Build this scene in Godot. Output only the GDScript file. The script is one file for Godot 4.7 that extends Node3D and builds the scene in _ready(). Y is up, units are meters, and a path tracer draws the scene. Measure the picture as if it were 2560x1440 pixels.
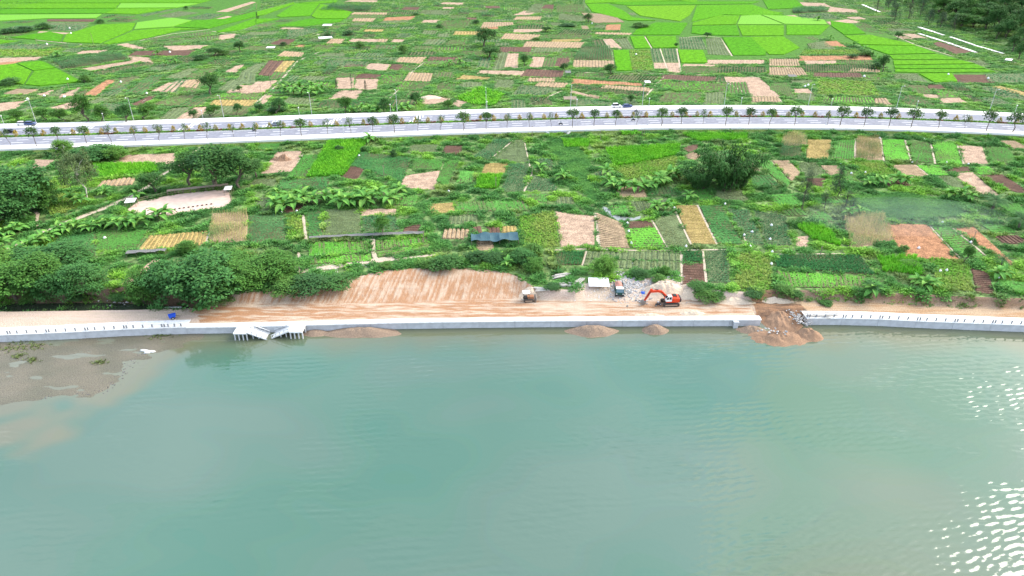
extends Node3D
# A river embankment under construction, with market gardens and a dual carriageway behind it, seen from a drone.
# x runs along the dyke, -z away from the river, y up, metres. The dyke top is y = 0, the farmland y = 2, the road y = 3.2.

const LAND := 2.0
const RIVER := -1.8
const ROAD := 3.2
var rng := RandomNumberGenerator.new()
var mats := {}
var tex := {}
var shapes := {}
var used := {}
var occ := PackedByteArray()
const OX := -450.0
const OZ := -820.0
const OC := 0.5
const OW := 1800
const OH := 1400
var nz := FastNoiseLite.new()
var nz2 := FastNoiseLite.new()

var FIELDS := [
["S","h",1,[-181,-253.6,-172.9,-253.1,-171,-242.4,-175.1,-242.4],0],
["S","h",1.6,[-151,-258.7,-130.5,-261.2,-125.7,-248.5,-150.2,-248.1],0],
["E","",0,[-155.6,-248.1,-133.3,-249.4,-127.8,-239.8,-145.2,-233.2],0],
["T","v",1.5,[-143.4,-230.8,-133.1,-234.4,-131.2,-226.9,-142,-223.9],1],
["W","",0,[-161.1,-229.6,-154.7,-233.2,-150.5,-223.9,-156.3,-220.1],0],
["G","h",1,[-122.9,-187.6,-108.1,-189,-105.8,-175.5,-116.8,-175.5],0],
["S","v",2,[-97.9,-170.5,-95.8,-169.6,-96.6,-157.7,-100.2,-155.6],1],
["D","h",1.2,[-134.6,-184.5,-123,-187,-115.2,-172,-126.6,-171.5],0],
["Y","v",1.3,[-106.1,-185.1,-90.3,-188.5,-87.4,-179.1,-105,-174.8],1],
["C","v",0.7,[-94.2,-202,-83.4,-203.6,-76.2,-181,-87,-180.5],0],
["M","h",0.8,[-81.9,-199.8,-71.3,-201.1,-65.7,-182.3,-75.4,-180.2],0],
["S","h",1.2,[-91.8,-262.6,-82.2,-264.1,-79,-240.7,-90.4,-237.7],0],
["G","h",1.1,[-80.3,-258.3,-70.5,-259.7,-68.7,-234,-79.8,-233.6],0],
["E","",0,[-74.8,-277.1,-58.8,-280.9,-59.6,-235.7,-72.8,-234],0],
["D","h",0.9,[-81.2,-231.6,-64.6,-234.4,-62.5,-222.4,-80,-222.7],0],
["D","h",1.3,[-60.5,-262.6,-38.5,-255.9,-38.1,-228.5,-60.8,-248.5],0],
["B","h",1.3,[-63.3,-245,-53.9,-245.9,-54.5,-231.6,-61.3,-233.2],0],
["G","h",1,[-37.6,-254,-25.8,-254,-26,-242.4,-36.4,-241.5],0],
["G","h",1.1,[-24.9,-252.2,-19.3,-252.2,-22.1,-223.9,-26.3,-230.8],0],
["S","h",1.8,[-39,-235.7,-26.2,-241.5,-26.4,-222.4,-38,-223.9],0],
["U","h",1.2,[-7.9,-278.1,0.3,-278.1,-8.5,-253.1,-15.2,-255],0],
["V","h",1.2,[1,-278.1,4.9,-278.1,6.3,-250.8,-7.9,-253.1],0],
["Y","h",1,[-9.9,-249.4,-1.5,-249.4,-2.9,-238.2,-11.2,-237.7],0],
["E","",0,[-12,-236.5,-3.1,-236.9,-4.8,-223.1,-12.4,-222.4],0],
["U","h",1.2,[-1.2,-247.6,6.6,-249.4,3.8,-220.1,-3.8,-220.1],0],
["U","h",1.2,[7.3,-236.9,13.5,-231.6,16.2,-220.9,4.3,-220.1],0],
["G","v",1.4,[-18.8,-211.3,3.9,-212.3,5.1,-204,-17.4,-203],1],
["Y","h",1.6,[-27.7,-209.2,-19.3,-210.9,-17.9,-203,-25.1,-201.4],0],
["D","h",1.2,[-65.1,-204,-60.3,-204,-55.4,-185.6,-59,-183.2],0],
["V","h",0.9,[-59.8,-204.6,-48.6,-205.3,-44.3,-187,-54.7,-185.1],0],
["S","h",1.6,[-48.4,-205.6,-36.9,-205.6,-36.2,-200.4,-46.9,-200.1],0],
["U","h",1,[-46.7,-199.2,-36.1,-199.5,-33.4,-189.3,-43.9,-187],0],
["W","",0,[-70,-199.8,-65.6,-200.8,-60.9,-185.1,-64.8,-182.3],0],
["L","v",1.15,[-58.1,-180.2,-41.8,-181.8,-39.6,-174,-55.9,-171],1],
["L","v",1.15,[-55.7,-170.3,-39.3,-173.2,-38.2,-168.6,-54.7,-166.7],1],
["L","v",1.15,[-39.4,-182.1,-24.5,-184,-23.6,-180.7,-37.9,-174.8],1],
["L","v",1.15,[-23.6,-179.7,-23.1,-177.3,-37.1,-171,-37.8,-174],1],
["B","v",1,[-12.1,-191.9,-9.4,-191.9,-8.7,-187,-11.7,-186.5],0],
["B","v",1,[-7.7,-191.9,-3.6,-191.9,-3.5,-187,-7.2,-186.8],0],
["Y","v",1,[-2.9,-191.9,1.2,-192.2,1.7,-187.9,-3.1,-187.3],0],
["H","",0,[15.8,-280.3,23.4,-280.3,29.9,-253.1,26.8,-235.7,28.6,-213,25.9,-209.6,23.2,-223.9,20.5,-244.1,15.1,-264.6],0],
["E","",0,[20.3,-278.1,31.8,-278.1,30.2,-268.1,21,-268.1],0],
["E","",0,[46.2,-292.3,54.7,-292.3,53.4,-284.2,45,-283.6],0],
["E","",0,[70.9,-286.5,98.8,-286.5,96.3,-278.1,75.2,-276],0],
["E","",0,[36.7,-266.6,51.1,-269.7,67.5,-271.8,64.1,-258.7,52.8,-252.2,37.4,-245],0],
["W","",0,[37.2,-260.7,64,-256.8,56.4,-235.7,39.3,-231.6],0],
["B","h",1,[66.7,-266.6,75.8,-274.4,72.4,-265.1,68.8,-261.7],0],
["T","h",1,[70.5,-262.6,72.5,-257.8,68.5,-252.2,65.2,-256.8],0],
["T","h",1.15,[26.4,-202,33.5,-193.7,33.2,-176.8,24.9,-177.1],0],
["B","h",1,[34.9,-195.2,42.6,-196.4,42.5,-191.1,34.6,-190.5],0],
["L","h",1.3,[34.8,-189.9,43,-190.5,43.5,-177.1,34.1,-176.8],0],
["V","h",1.2,[43.3,-197,51.2,-203,50.7,-179.1,43.9,-177.3],0],
["Y","h",1.1,[52.4,-208.2,59.3,-208.2,58.4,-179.4,51.3,-179.9],0],
["D","h",1.6,[60,-207.6,67.5,-208.9,66,-179.4,58.9,-179.7],0],
["U","h",1.2,[68.2,-205.9,75,-204.3,72.1,-179.1,67.4,-178.6],0],
["U","h",1.2,[76,-204.3,85.4,-199.8,79.5,-178.6,72.6,-178.4],0],
["N","v",1,[11.9,-174.8,20.5,-174.8,18.7,-166.5,10.9,-166.2],0],
["V","v",1.6,[21,-174.8,47,-174.8,46,-168.8,19.8,-170],1],
["V","v",1.6,[19.8,-169.6,45.9,-168.4,44.7,-162.1,18.9,-166.2],1],
["N","h",1.2,[47.7,-174.8,53.3,-174.8,51.9,-168.1,46.3,-168.1],0],
["B","h",0.9,[46.1,-167.4,51.8,-167.4,49.7,-156.6,43.4,-155.8],0],
["U","h",1.1,[54,-175,60.8,-175.8,55.8,-156.2,50.2,-156.6],0],
["W","",0,[1.5,-198.3,13.1,-203.6,13.4,-177.6,3.6,-175.8],0],
["S","h",2.5,[13.7,-203.6,25.6,-199.8,23.5,-179.1,13.8,-177.6],0],
["C","h",0.9,[113.2,-284.8,122.9,-284.8,118,-270.2,107.1,-270.2],0],
["K","h",0.9,[106.9,-268.7,115.2,-268.7,110.3,-256.8,102.3,-256.8],0],
["Y","h",1.2,[121.3,-278.7,130.9,-278.1,119.9,-254.5,111,-253.1],0],
["G","v",0.9,[132.1,-278.1,140.4,-278.1,129.4,-253.6,120.4,-253.1],0],
["C","h",0.8,[142.7,-282,152.3,-282,140.1,-253.1,129.8,-253.1],0],
["L","h",1.2,[151.4,-278.1,160.4,-278.1,149.4,-251.3,140.6,-252.6],0],
["G","h",1.2,[161.5,-277.1,169.3,-275.4,157.3,-249,150.7,-251.7],0],
["L","h",1.2,[170.7,-276,179.6,-274.4,167.2,-248.1,158.1,-248.5],0],
["S","h",1.4,[178.7,-270.7,187.7,-270.2,177.4,-249,168.5,-248.1],0],
["G","h",1.3,[188.5,-269.7,196.5,-267.6,189.2,-249,178,-249],0],
["G","h",1.2,[90.9,-252.6,97.6,-252.6,96.9,-229.3,93.8,-224.2],0],
["T","h",1.1,[97.9,-252.2,104.4,-252.2,103.5,-238.2,97.4,-230],0],
["V","h",1.2,[105.7,-250.8,113.7,-249.9,112.3,-235.7,104,-235.7],0],
["B","h",1,[103.1,-233.2,110.8,-233.2,104.6,-222.4,102.6,-225.8],0],
["T","h",1.2,[113.8,-246.3,120.4,-246.3,118.6,-235.7,112.9,-236.5],0],
["G","h",1.1,[117.4,-239.8,121.2,-244.1,120,-229.6,116.3,-226.9],0],
["W","",0,[126.1,-250.8,139.2,-251.3,136.8,-235.7,125.4,-235.7],0],
["T","h",1.3,[139.9,-246.8,149.3,-247.2,148.2,-235.7,139.9,-233.2],0],
["L","h",1.3,[149.7,-246.8,158.3,-246.8,156.1,-236.1,148.8,-235.7],0],
["V","h",1.2,[149.5,-234.8,156.6,-235.7,153.4,-213.4,152,-215.1],0],
["B","h",1.2,[158.8,-244.1,168,-245.4,166.5,-240.3,158,-239.4],0],
["S","h",1.5,[158.4,-238.6,166.2,-239.4,162.1,-216.9,156,-216.5],0],
["L","h",1.3,[169,-245,175.4,-245.4,174.8,-237.7,166.9,-236.9],0],
["B","h",1.1,[167,-235.7,175.4,-237.3,174.1,-216.5,168,-221.6],0],
["C","v",0.9,[102.7,-199.5,115,-199.8,110.9,-182.3,95.1,-175.8],0],
["O","h",1,[112.7,-194.3,125.7,-193.1,122.3,-169.8,107.9,-170.8],0],
["G","h",1.4,[126,-191.9,131.6,-191.9,130.4,-172,123.5,-170.8],0],
["O","h",1,[132.3,-191.3,138.9,-191.6,135.6,-166.2,134.1,-166.9],0],
["E","",0,[85.6,-193.4,94.2,-193.1,93.8,-177.6,86.8,-182.3],0],
["S","h",2,[82.7,-184.5,86.7,-185.1,83.8,-177.3,80.4,-177.1],0],
["N","v",1,[72.2,-172.5,96.4,-172.5,95.1,-160.5,70.7,-164.6],0],
["L","v",1.15,[70,-163.2,92.3,-159.9,89.7,-153.1,68.3,-154.3],1],
["B","h",1.1,[122.5,-164.6,126.7,-164.1,120.4,-150.6,116.1,-151.2],0],
["E","",0,[100.6,-171.5,111.3,-171.8,107.6,-160.3,98,-162.6],0],
["W","",0,[114.3,-170.8,124.3,-169.1,115.7,-151.8,108.5,-153.9],0],
["G","h",1.5,[125.3,-158.1,131.7,-156.8,131.8,-150.8,124.7,-152.2],0],
["H","",0,[113,-216.5,132,-220.1,147.5,-209.6,139.4,-199.8,120.8,-197.3,109.7,-203],0],
["W","",0,[62.6,-174.5,71.3,-172,65.7,-152.6,56.7,-153.5],0],
["W","",0,[-156.8,-216.5,-145.5,-220.1,-135.1,-213,-142.3,-198.3],0],
["Z","",0,[-624.7,-880.1,-289,-880.1,-202.2,-586.1,-217.4,-536.9,-273.1,-490.3,-334.5,-497.8,-421.3,-578],0],
["Z","",0,[81,-838.2,316,-838.2,264.8,-664.4,275.3,-582,275.8,-490.3,277.4,-404.6,226.9,-378,216.1,-402.5,236.7,-487.4,219,-518.3,177.8,-450.6,56.8,-404.6,83.8,-523.3,68.4,-639.4],0],
["Z","",0,[-320.9,-428.8,-287.2,-440.7,-228.9,-379.9,-248.7,-368.1,-289.3,-381.8],0],
["Z","",0,[-224.1,-649.2,-208.4,-720.2,-169.9,-738.6,-137.3,-644.2,-134.6,-590.2,-182,-566.2,-201.2,-578],0],
["R","",0,[-624.7,-880.1,-298.4,-880.1,-292.7,-761.4,-544.8,-761.4],0],
["r","",0,[-542.5,-758,-291.5,-758,-296.3,-708.3,-509.1,-708.3],0],
["R","",0,[-507.1,-705.4,-370.9,-705.4,-358.1,-672.2,-483,-669.6],0],
["r","",0,[-370.1,-705.4,-295.2,-705.4,-305,-674.9,-357.4,-672.2],0],
["R","",0,[-481.2,-667,-357.2,-669.6,-352.2,-639.4,-459.5,-634.6],0],
["R","",0,[-356.5,-669.6,-305.3,-672.2,-322.3,-634.6,-351.5,-639.4],0],
["r","",0,[-456.3,-629.9,-351.4,-634.6,-344.6,-611.6,-385.7,-609.4,-429.6,-590.2],0],
["R","",0,[-357,-518.3,-343.4,-543.9,-326.1,-531.7,-311.5,-500.9,-345.1,-515.1],0],
["R","",0,[-325.3,-533.4,-324.4,-576,-299.4,-586.1,-286.8,-553,-281.6,-496.3,-309.9,-500.9],0],
["r","",0,[-299.4,-588.1,-282.6,-613.9,-259.8,-598.6,-262.2,-566.2,-286.2,-554.9],0],
["R","",0,[-260.4,-566.2,-257.9,-598.6,-237,-607.2,-224.1,-649.2,-215,-620.6,-231.6,-558.6],0],
["R","",0,[-283.3,-549.4,-260.6,-562.4,-232,-554.9,-249.8,-551.2,-260.9,-513.4,-274.6,-493.3,-279.2,-494.8],0],
["R","",0,[-220,-543.9,-212.1,-611.6,-201.2,-578,-204.7,-551.2,-215.8,-540.4],0],
["r","",0,[-373.3,-515.1,-342,-505.5,-354,-485.9],0],
["R","",0,[-310.1,-419.7,-297,-428.8,-275.4,-408.8,-259.4,-375.3,-288.1,-386.5],0],
["R","",0,[-296.3,-428.8,-287.5,-437.1,-281.1,-432.3,-266.6,-417.5,-274.4,-408.8],0],
["r","",0,[-272.9,-406.7,-264.8,-415.3,-232.1,-381.8,-248.8,-371.7,-258.8,-375.3],0],
["R","",0,[-223.4,-649.2,-208.7,-714.2,-205.1,-705.4,-211.1,-629.9,-215.7,-625.2],0],
["R","",0,[-199.5,-625.2,-204.4,-705.4,-181.6,-705.4,-170.8,-625.2,-193.5,-616.1],0],
["r","",0,[-203.2,-708.3,-170.5,-732.4,-167.8,-711.2,-181.6,-705.4],0],
["R","",0,[-169.8,-625.2,-180.2,-702.5,-139.6,-646.7,-137,-609.4,-161.8,-609.4],0],
["R","",0,[-210.6,-607.2,-191.5,-609.4,-202.5,-582],0],
["R","",0,[-183.2,-570.1,-167.9,-607.2,-138.2,-607.2,-138.3,-592.3,-160.9,-568.1],0],
["R","",0,[81,-838.2,213.7,-838.2,174.8,-708.3,163.3,-726.2,68.9,-705.4],0],
["R","",0,[69.4,-702.5,90.5,-702.5,98.8,-654.2,100.1,-616.1,116.9,-598.6,94.2,-598.6,70,-649.2],0],
["R","",0,[92.3,-705.4,108,-720.2,239.2,-720.2,226.2,-702.5,172.1,-696.8,107.7,-691.2],0],
["r","",0,[105,-685.7,170.8,-691.2,151.5,-629.9,135.5,-594.4,108.2,-625.2],0],
["R","",0,[143.6,-590.2,171.5,-691.2,224.5,-696.8,231.5,-629.9,200.2,-627.5,181.1,-632.2,144.7,-592.3],0],
["R","",0,[115,-588.1,140.1,-586.1,121.9,-530,87.1,-530,93.6,-553],0],
["R","",0,[143.6,-586.1,176.5,-627.5,192.8,-625.2,176.1,-578,140.6,-574],0],
["r","",0,[193.4,-625.2,211.1,-629.9,213.8,-578,176.7,-578],0],
["R","",0,[139.7,-570.1,175.6,-574,164.5,-526.6,139.4,-530,131.6,-536.9],0],
["R","",0,[176.2,-574,212.5,-574,196.3,-526.6,166,-526.6],0],
["r","",0,[212.5,-629.9,231.6,-625.2,255,-602.9,248.4,-578,215.1,-580],0],
["R","",0,[245.4,-732.4,278.3,-732.4,266.9,-674.9,229,-664.4],0],
["R","",0,[223.1,-659.2,235.6,-641.8,214.3,-634.6],0],
["R","",0,[84.4,-523.3,95,-524.9,92.1,-478.8,80.8,-477.3],0],
["r","",0,[96.1,-524.9,118,-524.9,109.8,-480.2,93.1,-478.8],0],
["R","",0,[108.1,-471.8,124.8,-471.8,117.9,-431.1,101.6,-431.1],0],
["R","",0,[65.8,-471.8,76.2,-471.8,69.5,-409.9,59.7,-408.8],0],
["R","",0,[149.8,-519.9,168.8,-521.6,179.5,-510.2,160.3,-454.5,139.3,-454.5],0],
["R","",0,[170.2,-521.6,195.1,-523.3,191,-480.2,172.5,-457.1,162.9,-457.1],0],
["R","",0,[214.7,-576,248.4,-574,223.6,-530,198.9,-530],0],
["R","",0,[257.4,-596.5,269,-582,259.2,-535.1,241,-530,247.7,-570.1],0],
["R","",0,[239.6,-526.6,259.8,-530,273.1,-490.3,268.9,-487.4,235.9,-491.8],0],
["R","",0,[234.6,-488.9,271.4,-485.9,271,-461,238.5,-457.1],0],
["r","",0,[237.8,-454.5,270.1,-458.4,274.9,-440.7,233.7,-440.7],0],
["R","",0,[232.5,-438.3,274.8,-438.3,277.8,-428.8,226.8,-425.4],0],
["R","",0,[225.8,-423.1,277,-426.5,275.8,-415.3,222.5,-415.3],0],
["r","",0,[221.4,-413.1,274.9,-413.1,275.7,-405.6,231.4,-403.6,217.9,-405.6],0],
["R","",0,[229.4,-401.5,248.9,-402.5,240.7,-381.8,226.8,-379.9],0],
["B","h",3,[-381.8,-607.2,-342.3,-607.2,-337,-592.3,-374.9,-594.4],0],
["V","h",3,[-374.4,-590.2,-336.8,-588.1,-335.2,-578,-363.8,-572],0],
["U","h",3,[-361.8,-574,-331.6,-576,-323.6,-545.7,-349.6,-553],0],
["S","h",3,[-353,-547.5,-322.7,-538.6,-321.3,-533.4,-349.2,-538.6],0],
["U","h",3,[-306.6,-661.8,-300.6,-664.4,-309,-620.6,-316.7,-629.9],0],
["V","h",3,[-292.7,-654.2,-271.2,-644.2,-282.6,-613.9,-299.3,-625.2],0],
["U","h",2.5,[-262.4,-639.4,-246.9,-634.6,-248.5,-602.9,-270,-611.6],0],
["S","h",3,[-240.1,-625.2,-235.1,-620.6,-237,-607.2,-244.4,-609.4],0],
["S","h",3,[-250.8,-720.2,-245,-714.2,-248.6,-649.2,-259.1,-649.2],0],
["G","h",2.5,[-243.1,-708.3,-229,-664.4,-231.5,-629.9,-245.1,-644.2],0],
["U","h",3,[-354.2,-490.3,-308.1,-494.8,-310.6,-475.9,-345.7,-477.3],0],
["W","",0,[-342.9,-473.2,-307.1,-474.5,-298.8,-483,-292,-453.2,-328.1,-450.6],0],
["S","h",3,[-324.8,-445.6,-293.1,-450.6,-292.1,-440.7,-313.8,-428.8],0],
["O","h",3,[-315.3,-431.1,-298,-438.3,-300.3,-426.5,-309.2,-422],0],
["K","h",1.6,[-251.2,-462.3,-236.9,-444.4,-259.4,-413.1,-278.8,-434.7],0],
["S","h",2,[-230.8,-440.7,-226,-435.9,-240.9,-408.8,-251.3,-415.3],0],
["N","v",2,[-220.6,-434.7,-212,-428.8,-232.2,-396.4,-238.7,-406.7],0],
["S","h",2.5,[-268.4,-491.8,-263.8,-497.8,-239.6,-477.3,-250.7,-477.3],0],
["S","h",2.5,[-235.3,-487.4,-205.5,-490.3,-205.8,-477.3,-220.8,-469],0],
["B","h",3,[-244.1,-469,-206.8,-473.2,-203.9,-453.2,-241.7,-453.2],0],
["S","h",3,[-241.7,-453.2,-226.3,-448.1,-214.4,-428.8,-233.2,-440.7],0],
["G","h",2,[-220.5,-533.4,-224.4,-547.5,-260.9,-513.4,-250.2,-505.5],0],
["G","h",2,[-207.3,-513.4,-211.9,-530,-248.1,-500.9,-233.2,-491.8],0],
["S","h",3,[-211.9,-530,-202.7,-536.9,-197.1,-516.7,-206.1,-510.2],0],
["S","v",3,[-239.6,-352.8,-237.3,-366.3,-233.5,-352.8,-236.6,-351.2],1],
["V","v",3,[-232.6,-351.2,-235.6,-372.6,-226.6,-351.2,-230.7,-347.1],1],
["S","v",3,[-227.5,-352.8,-226.1,-370.8,-220.5,-352.8,-224.3,-347.1],1],
["G","v",2.5,[-221.4,-354.4,-220.6,-366.3,-215.4,-352.8,-219.7,-349.5],1],
["O","v",2.5,[-221.6,-386.5,-216.1,-386.5,-208.5,-351.2,-215.6,-351.2],1],
["G","v",2.5,[-216.3,-391.4,-206.5,-396.4,-204,-366.3,-209.9,-363.7],1],
["U","v",2.5,[-204,-366.3,-202.9,-377.1,-198.5,-351.2,-208.5,-351.2],1],
["D","v",2,[-203.1,-396.4,-195.3,-401.5,-186.4,-355.3,-197.7,-357.8],0],
["S","v",2.5,[-184.5,-379,-176.8,-386.5,-173.3,-357.8,-186,-361.2],1],
["U","v",2,[-183.4,-386.5,-177.6,-388.5,-170.2,-357.8,-179.4,-357.8],0],
["T","v",2.5,[-176.8,-386.5,-168.1,-386.5,-164.4,-366.3,-175.3,-369.9],1],
["G","v",2.5,[-168.7,-377.1,-164.1,-381.8,-161,-357.8,-170.3,-359.5],1],
["V","v",2.5,[-188.5,-415.3,-181.5,-415.3,-182,-388.5,-192,-391.4],1],
["G","v",2,[-180.4,-415.3,-172.2,-415.3,-169.9,-388.5,-182.1,-391.4],0],
["S","h",3,[-252.4,-335.5,-237.8,-341.6,-233.4,-326.8,-241.1,-318.3],0],
["S","h",2.5,[-204.9,-329.6,-212.1,-344.8,-218.3,-328.2,-212.2,-322.5],0],
["B","v",2.5,[-181.7,-349.5,-177.5,-351.2,-178.1,-331.1,-183.3,-334.1],1],
["G","v",2,[-168.4,-351.2,-157,-352.8,-160.3,-331.8,-173.7,-334.1],1],
["D","v",1.6,[-154.3,-356.1,-151.6,-354.4,-148.5,-331.1,-160.3,-331.8],0],
["V","v",2,[-160.6,-328.2,-151.8,-329.6,-150.1,-307.7,-158.1,-307.7],1],
["S","v",2,[-150.8,-329.6,-142.3,-329.6,-141.7,-309,-151,-307.7],1],
["L","v",1.7,[-146.2,-356.1,-126.9,-356.1,-125.8,-343.2,-150.6,-346.3],0],
["Y","v",1.7,[-146.4,-343.2,-124.8,-343.2,-123.8,-331.1,-145.3,-332.6],0],
["V","v",2.2,[-140.7,-330.4,-129.7,-331.8,-130.6,-313,-141.7,-309],1],
["G","v",2,[-128.5,-331.1,-122.8,-331.1,-121.9,-314.3,-131,-314.3],1],
["S","v",2.5,[-144,-373.5,-127.6,-375.3,-126.4,-357.8,-146.8,-357.8],1],
["V","v",2.5,[-153.9,-386.5,-144.7,-388.5,-141.8,-361.2,-152.1,-361.2],1],
["V","v",2.5,[-154.6,-404.6,-146.2,-406.7,-136.7,-377.1,-147.8,-375.3],1],
["S","v",2.5,[-163.3,-423.1,-159.7,-426.5,-156.9,-404.6,-164.5,-406.7],1],
["V","v",2.5,[-153.3,-428.8,-148,-431.1,-144.5,-401.5,-155.3,-406.7],1],
["B","v",2.5,[-148.5,-438.3,-139.2,-438.3,-133.9,-396.4,-142.4,-396.4],1],
["Y","v",2.5,[-139.4,-437.1,-132.1,-437.1,-129.9,-405.6,-136.6,-406.7],1],
["G","v",2,[-135.6,-405.6,-128.8,-405.6,-126.6,-390.4,-133.6,-386.5],0],
["S","v",3,[-138.2,-381.8,-127.4,-385.6,-126.4,-357.8,-137.8,-355.3],1],
["S","v",3,[-124.3,-351.2,-120.8,-352.8,-119.5,-335.5,-121.4,-329.6],1],
["T","v",2,[-148,-469,-133.6,-463.6,-131.2,-449.4,-147.8,-450.6],0],
["O","h",3,[-145.1,-491.8,-139.6,-491.8,-138.7,-483,-145.8,-484.5],0],
["B","h",2.5,[-163.6,-513.4,-152.3,-513.4,-150.1,-490.3,-165.4,-491.8],0],
["U","h",2.5,[-173.9,-515.1,-164,-515.1,-165.8,-494.8,-175.4,-499.3],0],
["S","h",3,[-176.8,-564.3,-159.4,-562.4,-159,-554.9,-176.2,-556.7],0],
["N","h",2.5,[-141.9,-553,-130,-540.4,-126.6,-518.3,-138.5,-526.6],0],
["U","h",2.5,[-169.6,-554.9,-150.2,-562.4,-144.2,-543.9,-158.4,-510.2],0],
["K","h",1.8,[-167.1,-691.2,-129,-685.7,-124.8,-651.6,-171.7,-656.7],0],
["S","h",2.5,[-156.8,-732.4,-130.8,-729.3,-130.2,-714.2,-162.1,-720.2],0],
["T","v",2.2,[-137.8,-646.7,-108.5,-644.2,-107.3,-632.2,-138.4,-632.2],0],
["N","v",2,[-107.9,-649.2,-81.8,-654.2,-80.6,-634.6,-107.3,-629.9],0],
["G","v",2.2,[-136.2,-629.9,-107.6,-632.2,-106.1,-616.1,-136.6,-607.2],0],
["T","v",2.2,[-130.9,-611.6,-112.7,-611.6,-111.9,-592.3,-129.7,-594.4],0],
["O","h",2.5,[-105.1,-616.1,-81.2,-625.2,-81.7,-602.9,-105.6,-598.6],0],
["V","v",2,[-103.9,-598.6,-82.1,-600.7,-84.7,-588.1,-106.7,-586.1],0],
["S","h",3,[-65.1,-714.2,-45.8,-711.2,-46.8,-696.8,-69.7,-702.5],0],
["V","h",2.5,[-78.4,-661.8,-53.1,-656.7,-55.2,-629.9,-80.9,-637],0],
["B","h",3,[-98.8,-680.2,-84.1,-680.2,-83.5,-659.2,-99.8,-661.8],0],
["S","h",2.5,[-71.9,-602.9,-58.8,-602.9,-60.7,-588.1,-73.5,-588.1],0],
["G","h",2,[-55.2,-598.6,-32.7,-602.9,-36.8,-562.4,-57.9,-558.6],0],
["S","h",3,[-113.1,-515.1,-90.2,-513.4,-91,-500.9,-114.7,-502.4],0],
["T","v",2,[-94.5,-513.4,-87.4,-513.4,-86.3,-500.9,-93.7,-500.9],0],
["N","h",2,[-108.4,-535.1,-99.3,-533.4,-98.4,-519.9,-107.3,-521.6],0],
["S","h",3,[-83.2,-513.4,-75.4,-511.8,-75.8,-500.9,-84.1,-500.9],0],
["V","v",2.2,[-59.2,-513.4,-50.8,-513.4,-52.9,-491.8,-61,-491.8],0],
["U","v",2.2,[-50.8,-513.4,-45.1,-513.4,-47.5,-491.8,-52.9,-491.8],0],
["G","h",2,[-43.5,-510.2,-29.4,-510.2,-31.2,-491.8,-46.1,-491.8],0],
["V","h",3,[-119.5,-463.6,-106.9,-461,-104.7,-450.6,-124,-450.6],0],
["U","h",2.5,[-116.2,-449.4,-71,-448.1,-70.8,-438.3,-118.4,-443.1],0],
["U","h",2.5,[-112.9,-440.7,-86.1,-434.7,-86.5,-419.7,-110.3,-424.2],0],
["B","h",2.5,[-98.7,-428.8,-87,-426.5,-86.5,-419.7,-99.1,-419.7],0],
["T","v",2,[-70.3,-448.1,-53,-449.4,-54.6,-428.8,-70.6,-433.5],0],
["B","v",2,[-52.1,-450.6,-31.2,-448.1,-31.8,-439.5,-52.3,-438.3],0],
["G","v",2,[-53.7,-438.3,-33,-438.3,-33.8,-425.4,-56.3,-428.8],0],
["S","h",2.5,[-85.4,-431.1,-72.2,-427.7,-72.3,-408.8,-86.1,-415.3],0],
["B","h",2.5,[-71.9,-428.8,-64.4,-426.5,-64.6,-411,-71.6,-412],0],
["G","h",2,[-63.2,-426.5,-56.9,-424.2,-57.8,-408.8,-64.6,-411],0],
["G","h",2,[-98.7,-403.6,-87.1,-402.5,-86.9,-393.4,-97.3,-394.4],0],
["B","h",2,[-86.4,-402.5,-73.2,-400.5,-73,-389.5,-86.8,-389.5],0],
["L","h",2,[-73,-399.4,-60.2,-399.4,-59,-379,-71.4,-379.9],0],
["S","h",2.5,[-97.3,-392.4,-87.4,-392.4,-82.4,-366.3,-92,-366.3],0],
["S","h",2.5,[-85.5,-388.5,-73.2,-388.5,-70.1,-364.6,-82.1,-364.6],0],
["T","v",1.8,[-58.7,-404.6,-44.8,-402.5,-44.3,-381.8,-59,-383.7],0],
["L","h",2,[-60.3,-383.7,-53.7,-382.7,-54.3,-364.6,-60.5,-364.6],0],
["G","h",1.8,[-53,-382.7,-43.5,-380.8,-46.6,-364.6,-53.9,-364.6],0],
["S","h",2,[-88.7,-362.9,-76.4,-362.9,-76.7,-345.6,-90.9,-345.6],0],
["U","h",2,[-117.8,-440.7,-114.1,-440.7,-113.6,-423.1,-120.3,-431.1],0],
["Y","h",2.5,[-27,-399.4,-12.4,-392.4,-12.7,-386.5,-31.1,-388.5],0],
["S","h",2.5,[-18.4,-411,6.9,-409.9,7.1,-396.4,-20.4,-402.5],0],
["S","h",3,[-42.9,-354.4,-29.6,-344.8,-32.9,-337.1,-44.1,-334.1],0],
["S","h",3,[-27.5,-343.2,-21.8,-339.3,-24.7,-329.6,-28.8,-334.1],0],
["E","",0,[-28.1,-346.3,-15.7,-369,-3.6,-354.4,-8.6,-331.1,-19.2,-334.1],0],
["T","v",2,[-23.1,-590.2,0.6,-590.2,1.3,-576,-24.4,-558.6],0],
["O","h",2.5,[-23.4,-572,-10.9,-570.1,-10.6,-556.7,-24.3,-556.7],0],
["T","v",2,[-5.3,-536.9,21,-531.7,16.7,-507.1,-8.5,-513.4],0],
["U","v",2,[-19.9,-446.9,-12.4,-446.9,-13.6,-417.5,-21.1,-419.7],0],
["V","v",2,[-9,-463.6,-2.1,-465,-4.2,-413.1,-12,-412],0],
["S","v",2,[-2.6,-461,4.3,-461,3.5,-417.5,-6.1,-419.7],0],
["B","v",1.8,[-8,-483,12.8,-483,11.9,-466.3,-9.3,-465],0],
["S","h",3,[10.6,-656.7,21,-649.2,15.3,-629.9,0.7,-629.9],0],
["V","h",2.5,[20.7,-702.5,29.4,-702.5,24.9,-641.8,11.1,-644.2],0],
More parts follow.
